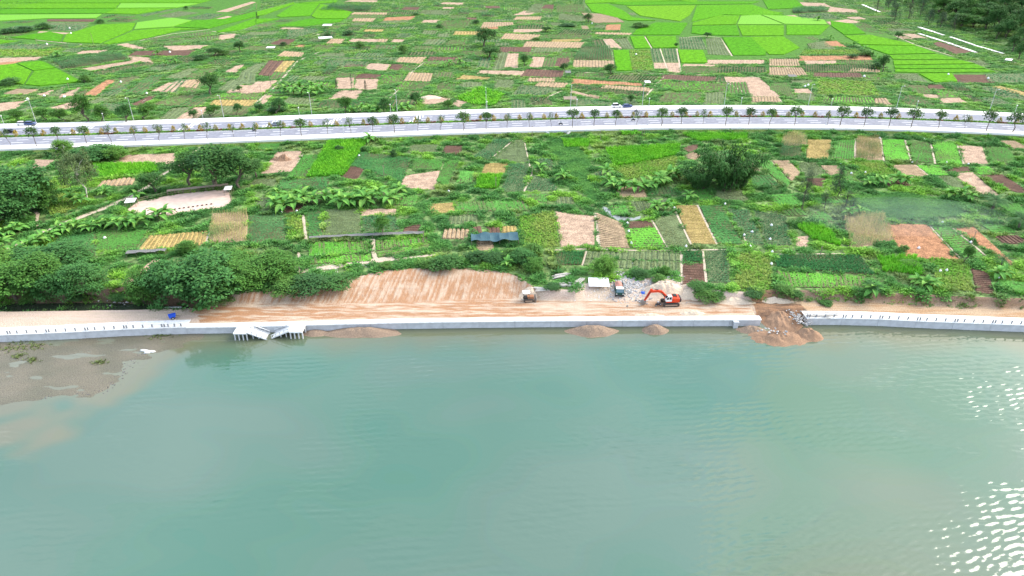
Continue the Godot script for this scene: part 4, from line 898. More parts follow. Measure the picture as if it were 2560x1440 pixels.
["cone",8,5,-175.1,3.3,-281.6,2.1,2.5],
["cone",8,6,-169.5,3.3,-282.2,2.1,2.5],
["cone",8,7,-164,3.3,-282.8,2.1,2.5],
["cone",8,8,-157.7,3.3,-283.5,2.1,2.5],
["cone",8,9,-152.5,3.3,-284.1,2.1,2.5],
["cone",8,10,-147.3,3.3,-284.8,2.1,2.5],
["cone",8,11,-141.3,3.3,-285.5,2.1,2.5],
["cone",8,12,-135.7,3.3,-286.2,2.1,2.5],
["cone",8,13,-130.6,3.3,-286.8,2.1,2.5],
["cone",8,14,-124.5,3.3,-287.6,2.1,2.5],
["cone",8,15,-118.9,3.3,-288.3,2.1,2.5],
["cone",8,16,-113.8,3.3,-289,2.1,2.5],
["cone",8,17,-108,3.3,-289.7,2.1,2.5],
["cone",8,18,-102.6,3.3,-290.4,2.1,2.5],
["cone",8,19,-96.9,3.3,-291.2,2.1,2.5],
["cone",8,20,-85.9,3.3,-292.6,2.1,2.5],
["cone",8,21,-75.1,3.3,-294,2.1,2.5],
["cone",8,22,-63.9,3.3,-295.5,2.1,2.5],
["cone",8,23,-58.3,3.3,-296.2,2.1,2.5],
["cone",8,24,-52.4,3.3,-297,2.1,2.5],
["cone",8,25,-47.6,3.3,-297.6,2.1,2.5],
["cone",8,26,-41.8,3.3,-298.3,2.1,2.5],
["cone",8,27,-36.5,3.3,-298.9,2.1,2.5],
["cone",8,28,-30.7,3.3,-299.6,2.1,2.5],
["cone",8,29,-19.6,3.3,-300.9,2.1,2.5],
["cone",8,30,-13.8,3.3,-301.5,2.1,2.5],
["cone",8,31,-7.9,3.3,-302.2,2.1,2.5],
["cone",8,32,-2.6,3.3,-302.7,2.1,2.5],
["cone",8,33,3.3,3.3,-303.3,2.1,2.5],
["cone",8,34,8.3,3.3,-303.8,2.1,2.5],
["cone",8,35,14.1,3.3,-304.4,2.1,2.5],
["cone",8,36,19.6,3.3,-304.9,2.1,2.5],
["cone",8,37,31,3.3,-305.8,2.1,2.5],
["cone",8,38,42.1,3.3,-306.6,2.1,2.5],
["cone",8,39,48.2,3.3,-307,2.1,2.5],
["cone",8,40,53.8,3.3,-307.3,2.1,2.5],
["cone",8,41,59.7,3.3,-307.6,2.1,2.5],
["cone",8,42,71.4,3.3,-308.1,2.1,2.5],
["cone",8,43,77.5,3.3,-308.3,2.1,2.5],
["cone",8,44,82.6,3.3,-308.5,2.1,2.5],
["cone",8,45,88.5,3.3,-308.6,2.1,2.5],
["cone",8,46,100.1,3.3,-308.7,2.1,2.5],
["cone",8,47,106.2,3.3,-308.6,2.1,2.5],
["cone",8,48,111.9,3.3,-308.6,2.1,2.5],
["cone",8,49,117.4,3.3,-308.4,2.1,2.5],
["cone",8,50,123.2,3.3,-308.3,2.1,2.5],
["cone",8,51,129.4,3.3,-308,2.1,2.5],
["cone",8,52,135,3.3,-307.8,2.1,2.5],
["cone",8,53,140.8,3.3,-307.4,2.1,2.5],
["cone",8,54,152.7,3.3,-306.6,2.1,2.5],
["cone",8,55,163.1,3.3,-305.6,2.1,2.5],
["cone",8,56,170.7,3.3,-304.8,2.1,2.5],
["cone",8,57,194.3,3.3,-301.6,2.1,2.5],
["cone",8,58,199.9,3.3,-300.6,2.1,2.5],
["cone",8,59,211.4,3.3,-298.5,2.1,2.5],
["cone",8,60,218,3.3,-297.2,2.1,2.5],
["feather",9,1,318.9,1.7,-649.6,12.9,14.4],
["feather",9,2,343.6,1.7,-675.9,14.1,15.6],
["feather",9,3,312.7,1.7,-603.7,13,12.4],
["feather",9,4,326.4,1.7,-608.3,11.6,12.1],
["round",9,5,388.6,3.1,-733,13.5,20.7],
["dark",9,6,372.5,2.1,-694.6,14.8,11.8],
["feather",9,7,345.1,1.7,-625.5,12,14.4],
["dark",9,8,397,4.9,-714.5,15.3,19.2],
["feather",9,9,327.3,1.7,-578.5,9.7,11.1],
["feather",9,10,328.1,1.7,-562.5,10.2,11.1],
["dark",9,11,402.5,6.2,-701.5,20.1,18],
["dark",9,12,372.4,3.4,-643.8,15.2,13.6],
["round",9,13,366.2,2.9,-629.8,21.7,14.6],
["dark",9,14,372.2,3.6,-640.4,12.4,11.9],
["round",9,15,400.5,6.6,-684.5,24.3,20.1],
["feather",9,16,325.3,1.7,-540.7,9.1,13.6],
["dark",9,17,359.4,2.9,-598.8,21.6,15.7],
["round",9,18,347.8,2.1,-573.2,19.3,9.9],
["round",9,19,409.7,8.3,-684.3,23.3,11.8],
["dark",9,20,344.9,2,-562.8,21.4,10.8],
["round",9,21,357.7,3,-584,14.3,11.4],
["round",9,22,368.7,4.1,-602.9,17.8,17.3],
["round",9,23,347.9,2.4,-555,16.9,10.2],
["dark",9,24,371,4.8,-594.1,13.9,11.5],
["round",9,25,365.2,4.2,-581.2,17.8,10.7],
["dark",9,26,410.2,9.9,-648.6,19.8,15.6],
["round",9,27,412.4,10.3,-652.2,13.5,19.3],
["dark",9,28,351.6,3.2,-545.1,15.2,9.6],
["dark",9,29,397.9,8.4,-624.8,17.4,12.3],
["round",9,30,382.8,6.5,-596.3,22,10.3],
["dark",9,31,357.1,4,-545.6,12.7,15.5],
["dark",9,32,337.7,2.1,-507.8,9.2,12.5],
["dark",9,33,358,4.3,-541.2,12.3,15.6],
["dark",9,34,379.9,6.6,-578,20.8,10.2],
["dark",9,35,346.5,2.9,-517.5,13,9.8],
["dark",9,36,363,4.9,-543.8,10.4,9.2],
["dark",9,37,403,10.2,-610.9,14.7,18],
["dark",9,38,348.3,3.1,-516.5,11.1,14.2],
["round",9,39,401.6,10.2,-604.1,13.1,11],
["round",9,40,346.3,2.9,-510.6,14.9,13.2],
["dark",9,41,419.2,12.9,-630.8,19.1,12.6],
["dark",9,42,387.1,8.2,-575.4,15.6,10.4],
["dark",9,43,323.6,1.7,-467.3,9.6,11.1],
["dark",9,44,364.3,5.2,-531.4,16.1,11.9],
["dark",9,45,310.8,1.7,-441.1,9,11.2],
["dark",9,46,402.7,10.9,-588.4,20.3,13],
["dark",9,47,346.7,3.2,-493.6,11.5,10.5],
["dark",9,48,379.3,7.6,-546.5,18.8,11.1],
["round",9,49,372.2,6.8,-532.3,13.1,15.2],
["round",9,50,362.9,5.5,-514.3,13.6,15],
["round",9,51,407,12.2,-584.5,14.4,11.9],
["round",9,52,344.7,2.8,-483.1,10.2,12.5],
["round",9,53,339.3,2,-472.3,16.5,14.3],
["dark",9,54,345.6,2.8,-479.6,18,12.2],
["round",9,55,360.6,5.2,-500.5,15.4,10.5],
["dark",9,56,376,7.5,-524.7,13.9,8.9],
["dark",9,57,415.9,14.5,-587,19.5,12.8]]
var BANANAS := [
[-75.2,-205.6,6.3,2,1],
[-71.8,-203.6,6.9,2,3],
[-69.6,-206.2,6.6,2,4],
[-67.5,-210.3,7.1,2,6],
[-63.9,-208.9,6.4,2,7],
[-76.3,-213.7,6.2,2,2],
[-70.7,-213.7,6.2,2,5],
[-60.6,-211.3,6.4,2,8],
[-58.4,-213,6.1,2,9],
[-54.4,-206.9,7,2,10],
[-52,-207.6,6.7,2,11],
[-49.7,-208.9,6.7,2,12],
[-47,-208.2,7.4,2,14],
[-45.3,-209.6,6.7,2,16],
[-43.5,-214.4,6.5,2,17],
[-39.4,-208.9,7,2,18],
[-37.8,-211.6,6.4,2,19],
[-49.7,-215.8,5.9,2,13],
[-37.5,-218.3,5.6,2,20],
[-120.8,-191.3,5.6,1,19],
[-117.3,-190.2,6.2,1,20],
[-114.9,-190.8,6.2,1,21],
[-112.7,-191.9,6,1,23],
[-111.1,-193.7,5.4,1,24],
[-123.2,-190.2,5.3,1,17],
[-108.5,-197.3,5.8,1,25],
[-107.7,-199.8,4.9,1,26],
[-125,-187.9,4.9,1,16],
[-135,-175,5.5,1,7],
[-134.3,-177.6,5.6,1,8],
[-133.9,-180.2,5.7,1,9],
[-133.1,-182.3,5.4,1,10],
[-133.1,-186.5,5.2,1,11],
[-131.2,-187.3,5.2,1,12],
[-129.4,-189.3,5.3,1,14],
[-137.1,-172,5.2,1,4],
[-136.1,-174,4.9,1,6],
[-147.3,-183.7,5.4,1,2],
[-145.8,-185.1,5.5,1,3],
[-143.9,-177.6,5.3,1,1],
[-145.8,-187.9,5.2,1,5],
[-142.7,-210.3,6.1,1,13],
[-138.7,-208.9,5.7,1,15],
[-134.9,-216.5,4.5,1,18],
[-122.9,-213.7,4.8,1,22],
[33.4,-226.9,6.1,3,5],
[34.6,-222,6,3,6],
[37.8,-220.9,6.3,3,7],
[41.1,-220.1,6.3,3,8],
[44.6,-220.9,6.3,3,9],
[47.8,-223.9,6.4,3,10],
[51.1,-226.9,6.8,3,12],
[54.8,-231.6,6.9,3,14],
[57.8,-232.4,7,3,15],
[61.1,-231.6,6.9,3,16],
[33.5,-235.7,5.9,3,4],
[17.9,-230.8,6.2,3,3],
[10.1,-239.8,6,3,2],
[45.7,-204.6,5.3,3,11],
[48.9,-204.6,4.9,3,13],
[58,-213,4.8,3,17],
[-57.7,-275.4,5.5,2,15],
[125.7,-226.9,5,4,5],
[128.4,-226.9,5.4,4,6],
[133.3,-228.5,5.8,4,7],
[135.6,-226.9,6.1,4,8],
[122.4,-225.8,4.6,4,3],
[145.1,-215.8,5.2,4,12],
[147.8,-214.8,5.5,4,13],
[150.1,-213,4.4,4,14],
[104.6,-199.8,4.5,4,1],
[109,-201.4,4.2,4,2],
[126,-159.2,5.1,4,15],
[128.5,-160.3,4.4,4,16],
[104.5,-153.9,4.7,4,10],
[103.3,-155.6,4.3,4,9],
[89.9,-150.8,4.9,4,4],
[106.7,-154.3,4,4,11],
[-115.2,-357.8,6.4,0,6],
[-109.7,-352.8,6.8,0,8],
[-105.3,-351.2,6.8,0,10],
[-101.3,-351.2,6.8,0,11],
[-98,-354.4,6.8,0,13],
[-115.5,-366.3,6,0,7],
[-109.8,-364.6,6.5,0,9],
[-103.6,-364.6,6.5,0,12],
[-97.6,-361.2,5.9,0,14],
[-69.5,-321.1,6.3,0,17],
[-65.3,-318.3,6.7,0,18],
[-61.4,-317,6.7,0,19],
[-54.3,-318.3,6.2,0,21],
[-50.8,-319.7,6.2,0,22],
[-48.6,-323.9,5.8,0,23],
[-73.6,-318.3,5.7,0,16],
[-59.1,-319.7,6.2,0,20],
[227.3,-483,5.5,0,32],
[228.6,-469,5.4,0,33],
[225.4,-450.6,5.2,0,34],
[221.9,-434.7,5.7,0,35],
[222.9,-510.2,5.1,0,31],
[248.5,-598.6,5.9,0,30],
[-36.7,-423.1,5.5,0,25],
[-31.1,-428.8,5.6,0,26],
[-26.9,-417.5,5.5,0,27],
[-39.8,-417.5,4.9,0,24],
[-204.7,-423.1,5.5,0,4],
[-201.2,-428.8,5.6,0,5],
[-223.9,-455.8,5.3,0,3],
[55.5,-412,4.8,0,29],
[-11,-440.7,4.5,0,28],
[-111.8,-494.8,5.7,0,15],
[-284.3,-450.6,5.9,0,1],
[-231,-381.8,5.6,0,2],
[-1.1,-165.3,4.2,3,1]]

# ---------------------------------------------------------------- mesh building
class MB:
	var v := PackedVector3Array()
	var n := PackedVector3Array()
	var c := PackedColorArray()
	var i := PackedInt32Array()
	var col := Color(1, 1, 1)
	func tri(a: Vector3, b: Vector3, d: Vector3) -> void:
		var k := v.size()
		var m := (d - a).cross(b - a).normalized()
		v.append(a); v.append(b); v.append(d)
		n.append(m); n.append(m); n.append(m)
		c.append(col); c.append(col); c.append(col)
		i.append(k); i.append(k + 1); i.append(k + 2)
	func quad(a: Vector3, b: Vector3, d: Vector3, e: Vector3) -> void:
		var k := v.size()
		var m := (d - a).cross(b - a).normalized()
		v.append(a); v.append(b); v.append(d); v.append(e)
		for q in 4:
			n.append(m); c.append(col)
		i.append(k); i.append(k + 1); i.append(k + 2)
		i.append(k); i.append(k + 2); i.append(k + 3)
	func box(t: Transform3D, s: Vector3, bevel := 0.0) -> void:
		var h := s / 2.0
		if bevel <= 0.0:
			var p: Array[Vector3] = []
			for q in 8:
				p.append(t * Vector3(h.x if q & 1 else -h.x, h.y if q & 2 else -h.y, h.z if q & 4 else -h.z))
			quad(p[2], p[3], p[7], p[6]); quad(p[4], p[5], p[1], p[0])
			quad(p[6], p[7], p[5], p[4]); quad(p[3], p[2], p[0], p[1])
			quad(p[2], p[6], p[4], p[0]); quad(p[7], p[3], p[1], p[5])
			return
		# chamfered prism along y with a chamfered top
		var b := minf(bevel, minf(h.x, h.z) * 0.6)
		var ring := [Vector2(-h.x + b, -h.z), Vector2(h.x - b, -h.z), Vector2(h.x, -h.z + b), Vector2(h.x, h.z - b), Vector2(h.x - b, h.z), Vector2(-h.x + b, h.z), Vector2(-h.x, h.z - b), Vector2(-h.x, -h.z + b)]
		var lo: Array[Vector3] = []
		var mi: Array[Vector3] = []
		var to: Array[Vector3] = []
		for r: Vector2 in ring:
			lo.append(t * Vector3(r.x, -h.y, r.y)); mi.append(t * Vector3(r.x, h.y - b, r.y))
			to.append(t * Vector3(r.x - signf(r.x) * b * 0.8, h.y, r.y - signf(r.y) * b * 0.8))
		for q in 8:
			var w := (q + 1) % 8
			quad(mi[q], lo[q], lo[w], mi[w]); quad(to[q], mi[q], mi[w], to[w])
		for q in range(1, 7):
			tri(to[0], to[q], to[q + 1]); tri(lo[0], lo[q + 1], lo[q])
	func tube(a: Vector3, b: Vector3, r0: float, r1: float, k := 6, cap := true) -> void:
		var d := (b - a).normalized()
		var s := d.cross(Vector3.UP if absf(d.y) < 0.9 else Vector3.RIGHT).normalized()
		var u := s.cross(d)
		var p: Array[Vector3] = []
		var q: Array[Vector3] = []
		for j in k:
			var w := s * cos(TAU * j / k) + u * sin(TAU * j / k)
			p.append(a + w * r0); q.append(b + w * r1)
		for j in k:
			var m := (j + 1) % k
			quad(p[j], q[j], q[m], p[m])
		if cap:
			for j in range(1, k - 1):
				tri(q[0], q[j + 1], q[j]); tri(p[0], p[j], p[j + 1])
	func prism(poly: PackedVector2Array, t: Transform3D, lo: float, hi: float) -> void:
		# polygon in the local xy plane, extruded along local z
		var f := Geometry2D.triangulate_polygon(poly)
		for j in range(0, f.size(), 3):
			var a := poly[f[j]]; var b := poly[f[j + 1]]; var d := poly[f[j + 2]]
			tri(t * Vector3(a.x, a.y, hi), t * Vector3(b.x, b.y, hi), t * Vector3(d.x, d.y, hi))
			tri(t * Vector3(a.x, a.y, lo), t * Vector3(d.x, d.y, lo), t * Vector3(b.x, b.y, lo))
		for j in poly.size():
			var a := poly[j]; var b := poly[(j + 1) % poly.size()]
			quad(t * Vector3(a.x, a.y, lo), t * Vector3(b.x, b.y, lo), t * Vector3(b.x, b.y, hi), t * Vector3(a.x, a.y, hi))
	func done() -> ArrayMesh:
		var a := []
		a.resize(Mesh.ARRAY_MAX)
		a[Mesh.ARRAY_VERTEX] = v; a[Mesh.ARRAY_NORMAL] = n; a[Mesh.ARRAY_COLOR] = c; a[Mesh.ARRAY_INDEX] = i
		var m := ArrayMesh.new()
		m.add_surface_from_arrays(Mesh.PRIMITIVE_TRIANGLES, a)
		return m

func at(p: Vector3, turn := 0.0) -> Transform3D:
	return Transform3D(Basis(Vector3.UP, turn), p)

func numbered(called: String) -> String:
	used[called] = used.get(called, -1) + 1
	return called if used[called] == 0 else "%s_%03d" % [called, used[called]]

func nth(n: int) -> String:
	var low := ["zeroth", "first", "second", "third", "fourth", "fifth", "sixth", "seventh", "eighth", "ninth", "tenth", "eleventh", "twelfth", "thirteenth", "fourteenth", "fifteenth", "sixteenth", "seventeenth", "eighteenth", "nineteenth"]
	if n < 20:
		return low[n]
	if n % 10 == 0:
		return ["twentieth", "thirtieth", "fortieth", "fiftieth", "sixtieth", "seventieth", "eightieth", "ninetieth"][n / 10 - 2]
	return ["twenty", "thirty", "forty", "fifty", "sixty", "seventy", "eighty", "ninety"][n / 10 - 2] + "-" + low[n % 10]

func obj(called: String, m: Mesh, mat: Material, parent: Node = null, t := Transform3D.IDENTITY) -> MeshInstance3D:
	var o := MeshInstance3D.new()
	o.mesh = m
	o.material_override = mat
	o.transform = t
	if parent:
		o.name = called
		parent.add_child(o, true)
	else:
		o.name = numbered(called)
		add_child(o)
	return o

func thing(called: String, label: String, category: String, t := Transform3D.IDENTITY, group := "") -> Node3D:
	var o := Node3D.new()
	o.name = numbered(called)
	add_child(o)
	o.transform = t
	tag(o, label, category, group)
	return o

func tag(o: Node, label: String, category: String, group := "") -> void:
	o.set_meta("label", label)
	o.set_meta("category", category)
	if group:
		o.set_meta("group", group)

func struct(called: String, m: Mesh, mat: Material, t := Transform3D.IDENTITY) -> MeshInstance3D:
	var o := obj(called, m, mat, null, t)
	o.set_meta("kind", "structure")
	return o

# ---------------------------------------------------------------- materials
func noise_tex(called: String, freq: float, lo: float, hi: float, oct := 4, size := 512, mid := -1.0) -> Texture2D:
	if not tex.has(called):
		var f := FastNoiseLite.new()
		f.seed = hash(called) % 1000
		f.noise_type = FastNoiseLite.TYPE_SIMPLEX_SMOOTH
		f.frequency = freq
		f.fractal_octaves = oct
		var im := f.get_seamless_image(size, size)
		im.convert(Image.FORMAT_RGBA8)
		var d := im.get_data()
		for k in range(0, d.size(), 4):
			var x := d[k] / 255.0
			x = clampf((x - 0.2) / 0.6, 0.0, 1.0)
			var y := clampi(int(255.0 * pow(lerpf(lo, hi, x) / hi, 1.0 / 2.2)), 0, 255)
			d[k] = y; d[k + 1] = y; d[k + 2] = y
		tex[called] = ImageTexture.create_from_image(Image.create_from_data(size, size, false, Image.FORMAT_RGBA8, d))
		tex[called].set_meta("most", hi)
	return tex[called]

func lin(r: float, g: float, b: float, a := 1.0) -> Color:
	var c := Color(r, g, b).linear_to_srgb()
	c.a = a
	return c

func mat(called: String, color: Color, rough := 0.9, t: Texture2D = null, scale := 0.2, bump := 0.0, vcol := false) -> StandardMaterial3D:
	if not mats.has(called):
		var m := StandardMaterial3D.new()
		m.resource_name = called
		m.albedo_color = color
		m.roughness = rough
		m.vertex_color_use_as_albedo = vcol
		m.metallic_specular = 0.3
		if t:
			m.albedo_texture = t
			var c := color.srgb_to_linear() * float(t.get_meta("most"))
			m.albedo_color = lin(minf(c.r, 1.0), minf(c.g, 1.0), minf(c.b, 1.0))
			m.uv1_triplanar = true
			m.uv1_world_triplanar = true
			m.uv1_scale = Vector3.ONE * scale
			if bump > 0.0:
				m.heightmap_enabled = true
				m.heightmap_texture = t
				m.heightmap_scale = bump
		mats[called] = m
	return mats[called]

func leaf_mat(called: String, color := Color(1, 1, 1)) -> StandardMaterial3D:
	var m := mat(called, color, 0.65, null, 1.0, 0.0, true)
	m.metallic_specular = 0.15
	m.backlight_enabled = true
	m.backlight = Color(0.35, 0.4, 0.15)
	return m

# ---------------------------------------------------------------- the lie of the land
func along(line: PackedVector2Array, x: float) -> float:
	if x <= line[0].x:
		return line[0].y
	for k in line.size() - 1:
		if x <= line[k + 1].x:
			return lerpf(line[k].y, line[k + 1].y, (x - line[k].x) / maxf(line[k + 1].x - line[k].x, 0.001))
	return line[line.size() - 1].y

func road_z(x: float) -> float:
	return 1.19e-6 * x * x * x + 3.28e-4 * x * x - 0.1013 * x - 303.0

func bank_height(x: float, z: float) -> float:
	var za := along(BACK, x); var zb := along(FOOT, x); var zc := along(TOP, x)
	if z >= za:
		return 0.0
	if z > zb:
		var s := minf(za - z, z - zb + 0.8)
		return -2.3 * smoothstep(0.0, 1.6, s) if za - zb > 1.0 else 0.0
	var lo := -1.3 if za - zb > 1.0 else 0.0
	return lerpf(lo, LAND, smoothstep(0.0, 1.0, (zb - z) / maxf(zb - zc, 0.1)))

func hill_height(x: float, z: float) -> float:
	var best := 1e9
	var inside := false
	for k in HILL.size() - 1:
		var a := HILL[k]; var b := HILL[k + 1]
		var d := b - a
		var t := clampf((Vector2(x, z) - a).dot(d) / d.length_squared(), 0.0, 1.0)
		var q := (Vector2(x, z) - a - d * t)
		if q.length() < best:
			best = q.length()
			inside = d.cross(Vector2(x, z) - a) < 0.0
	if not inside:
		return LAND - 1.0
	return LAND + minf(0.1 * best + 0.0012 * best * best, 90.0)

# ---------------------------------------------------------------- occupancy of the land, so that wild growth keeps off fields and paths
func fill_poly(p: PackedVector2Array, val := 1) -> void:
	var lo := 1e9; var hi := -1e9
	for q in p:
		lo = minf(lo, q.y); hi = maxf(hi, q.y)
	var r0 := maxi(0, int(ceil((lo - OZ) / OC))); var r1 := mini(OH - 1, int((hi - OZ) / OC))
	for r in range(r0, r1 + 1):
		var z := OZ + r * OC
		var xs: Array[float] = []
		for k in p.size():
			var a := p[k]; var b := p[(k + 1) % p.size()]
			if (a.y <= z) != (b.y <= z):
				xs.append(a.x + (z - a.y) / (b.y - a.y) * (b.x - a.x))
		xs.sort()
		for k in range(0, xs.size() - 1, 2):
			var c0 := clampi(int(ceil((xs[k] - OX) / OC)), 0, OW); var c1 := clampi(int((xs[k + 1] - OX) / OC) + 1, 0, OW)
			for q in range(c0, c1):
				occ[r * OW + q] = val

func taken(x: float, z: float) -> int:
	var q := int((x - OX) / OC); var r := int((z - OZ) / OC)
	if q < 0 or r < 0 or q >= OW or r >= OH:
		return 0
	return occ[r * OW + q]

func ribbon_poly(line: PackedVector2Array, w: float) -> PackedVector2Array:
	var l := PackedVector2Array(); var r := PackedVector2Array()
	for k in line.size():
		var d := (line[mini(k + 1, line.size() - 1)] - line[maxi(k - 1, 0)]).normalized()
		var s := Vector2(-d.y, d.x) * w * 0.5 * (0.8 + 0.4 * rng.randf())
		l.append(line[k] + s); r.append(line[k] - s)
	r.reverse()
	l.append_array(r)
	return l

func flat(m: MB, p: PackedVector2Array, y: float) -> void:
	var f := Geometry2D.triangulate_polygon(p)
	for j in range(0, f.size(), 3):
		var a := p[f[j]]; var b := p[f[j + 1]]; var d := p[f[j + 2]]
		if (b - a).cross(d - a) < 0.0:
			var e := b
			b = d; d = e
		m.tri(Vector3(a.x, y, a.y), Vector3(b.x, y, b.y), Vector3(d.x, y, d.y))

func slab(p: PackedVector2Array, lo: float, hi: float) -> ArrayMesh:
	var m := MB.new()
	flat(m, p, hi)
	for k in p.size():
		var a := p[k]; var b := p[(k + 1) % p.size()]
		m.quad(Vector3(a.x, hi, a.y), Vector3(b.x, hi, b.y), Vector3(b.x, lo, b.y), Vector3(a.x, lo, a.y))
	return m.done()

# ---------------------------------------------------------------- plants
func leaf(m: MB, o: Vector3, dir: Vector3, length: float, width: float, droop: float, segs := 3) -> void:
	var side := dir.cross(Vector3.UP).normalized() * width * 0.5
	if side.length() < 0.01:
		side = Vector3(width * 0.5, 0, 0)
	var p := o
	var d := dir.normalized()
	var a := p - side * 0.3; var b := p + side * 0.3
	for k in segs:
		d = (d + Vector3(0, -droop / segs, 0)).normalized()
		p += d * length / segs
		var w := side * (sin(PI * (0.2 + 0.8 * (k + 1.0) / segs)) if k < segs - 1 else 0.05)
		m.quad(a, b, p + w, p - w)
		a = p - w; b = p + w

func rnd_dir(up := 0.0) -> Vector3:
	return (Vector3(rng.randfn(), rng.randfn(), rng.randfn()).normalized() + Vector3(0, up, 0)).normalized()

func plant_shapes() -> void:
	var m := MB.new()                                   # leafy rosette
	for k in 9:
		var a := TAU * k / 9.0 + rng.randf() * 0.5
		m.col = Color(1, 1, 1) * (0.8 + 0.4 * rng.randf())
		leaf(m, Vector3(0, 0.02, 0), Vector3(cos(a), rng.randf_range(0.5, 1.6), sin(a)), rng.randf_range(0.45, 0.65), 0.32, 0.9, 2)
	shapes.leafy = m.done()
	m = MB.new()                                        # grass tuft
	for k in 14:
		var a := rng.randf() * TAU
		m.col = Color(1, 1, 1) * (0.75 + 0.5 * rng.randf())
		leaf(m, Vector3(cos(a), 0, sin(a)) * rng.randf() * 0.3, Vector3(cos(a) * 0.35, 1, sin(a) * 0.35), rng.randf_range(0.6, 1.1), 0.13, 0.7, 3)
	shapes.grass = m.done()
	m = MB.new()                                        # tall maize
	m.tube(Vector3.ZERO, Vector3(0, 0.95, 0), 0.012, 0.006, 4, false)
	for k in 9:
		var a := k * 2.4 + rng.randf()
		m.col = Color(1, 1, 1) * (0.75 + 0.5 * rng.randf())
		leaf(m, Vector3(0, 0.12 + 0.09 * k, 0), Vector3(cos(a), 1.1, sin(a)), rng.randf_range(0.35, 0.5), 0.11, 1.8, 4)
	shapes.corn = m.done()
	for w in 3:                                         # weedy clumps
		m = MB.new()
		for k in 46:
			var d := rnd_dir(0.3); d.y = absf(d.y)
			var p := Vector3(d.x * 0.55, d.y * 0.5, d.z * 0.55) * rng.randf_range(0.5, 1.0)
			m.col = Color(1, 1, 1) * (0.7 + 0.6 * rng.randf())
			leaf(m, p, (d + rnd_dir() * 0.6), rng.randf_range(0.18, 0.34), 0.15, 0.4, 2)
		shapes["weed%d" % w] = m.done()

func crown_mesh(clumps: Array, leaves: int, size: float, flat_ := 0.5, long := 1.0) -> ArrayMesh:
	var m := MB.new()
	for c: Array in clumps:
		var o: Vector3 = c[0]
		var r: float = c[1]
		var base := 0.8 + 0.4 * rng.randf()
		for k in leaves:
			var d := rnd_dir(0.25)
			var p := o + Vector3(d.x, d.y * flat_ * 1.3, d.z) * r * pow(rng.randf(), 0.35)
			m.col = Color(base, base, base) * (0.78 + 0.44 * rng.randf())
			m.col.r *= rng.randf_range(0.9, 1.25)
			leaf(m, p, (d + rnd_dir() * 0.8).normalized(), size * long * rng.randf_range(0.7, 1.3), size * rng.randf_range(0.6, 0.9), 0.7, 2)
	return m.done()

func ellipsoid_clumps(n: int, c: Vector3, r: Vector3, cr: float, low := -0.45) -> Array:
	var out := []
	for k in n:
		var d := rnd_dir(0.25 if low > -0.5 else 0.05)
		if d.y < low:
			d.y = -d.y
		var q := c + Vector3(d.x * r.x, d.y * r.y, d.z * r.z) * rng.randf_range(0.5, 1.0)
		out.append([q, cr * rng.randf_range(0.7, 1.3)])
	return out

func limbs(clumps: Array, fork: Vector3, r: float, step := 3) -> ArrayMesh:
	var m := MB.new()
	var lean := Vector3(rng.randfn() * 0.1, 0, rng.randfn() * 0.1)
	m.tube(Vector3(0, -0.3, 0), fork * 0.5 + lean, r * 1.25, r, 7, false)
	m.tube(fork * 0.5 + lean, fork, r, r * 0.8, 7, false)
	for k in range(0, clumps.size(), step):
		var e: Vector3 = clumps[k][0]
		var mid := fork.lerp(e, 0.5) + Vector3(0, 0.08 * e.length(), 0)
		m.tube(fork, mid, r * 0.5, r * 0.3, 5, false)
		m.tube(mid, e, r * 0.3, r * 0.08, 4, false)
	return m.done()

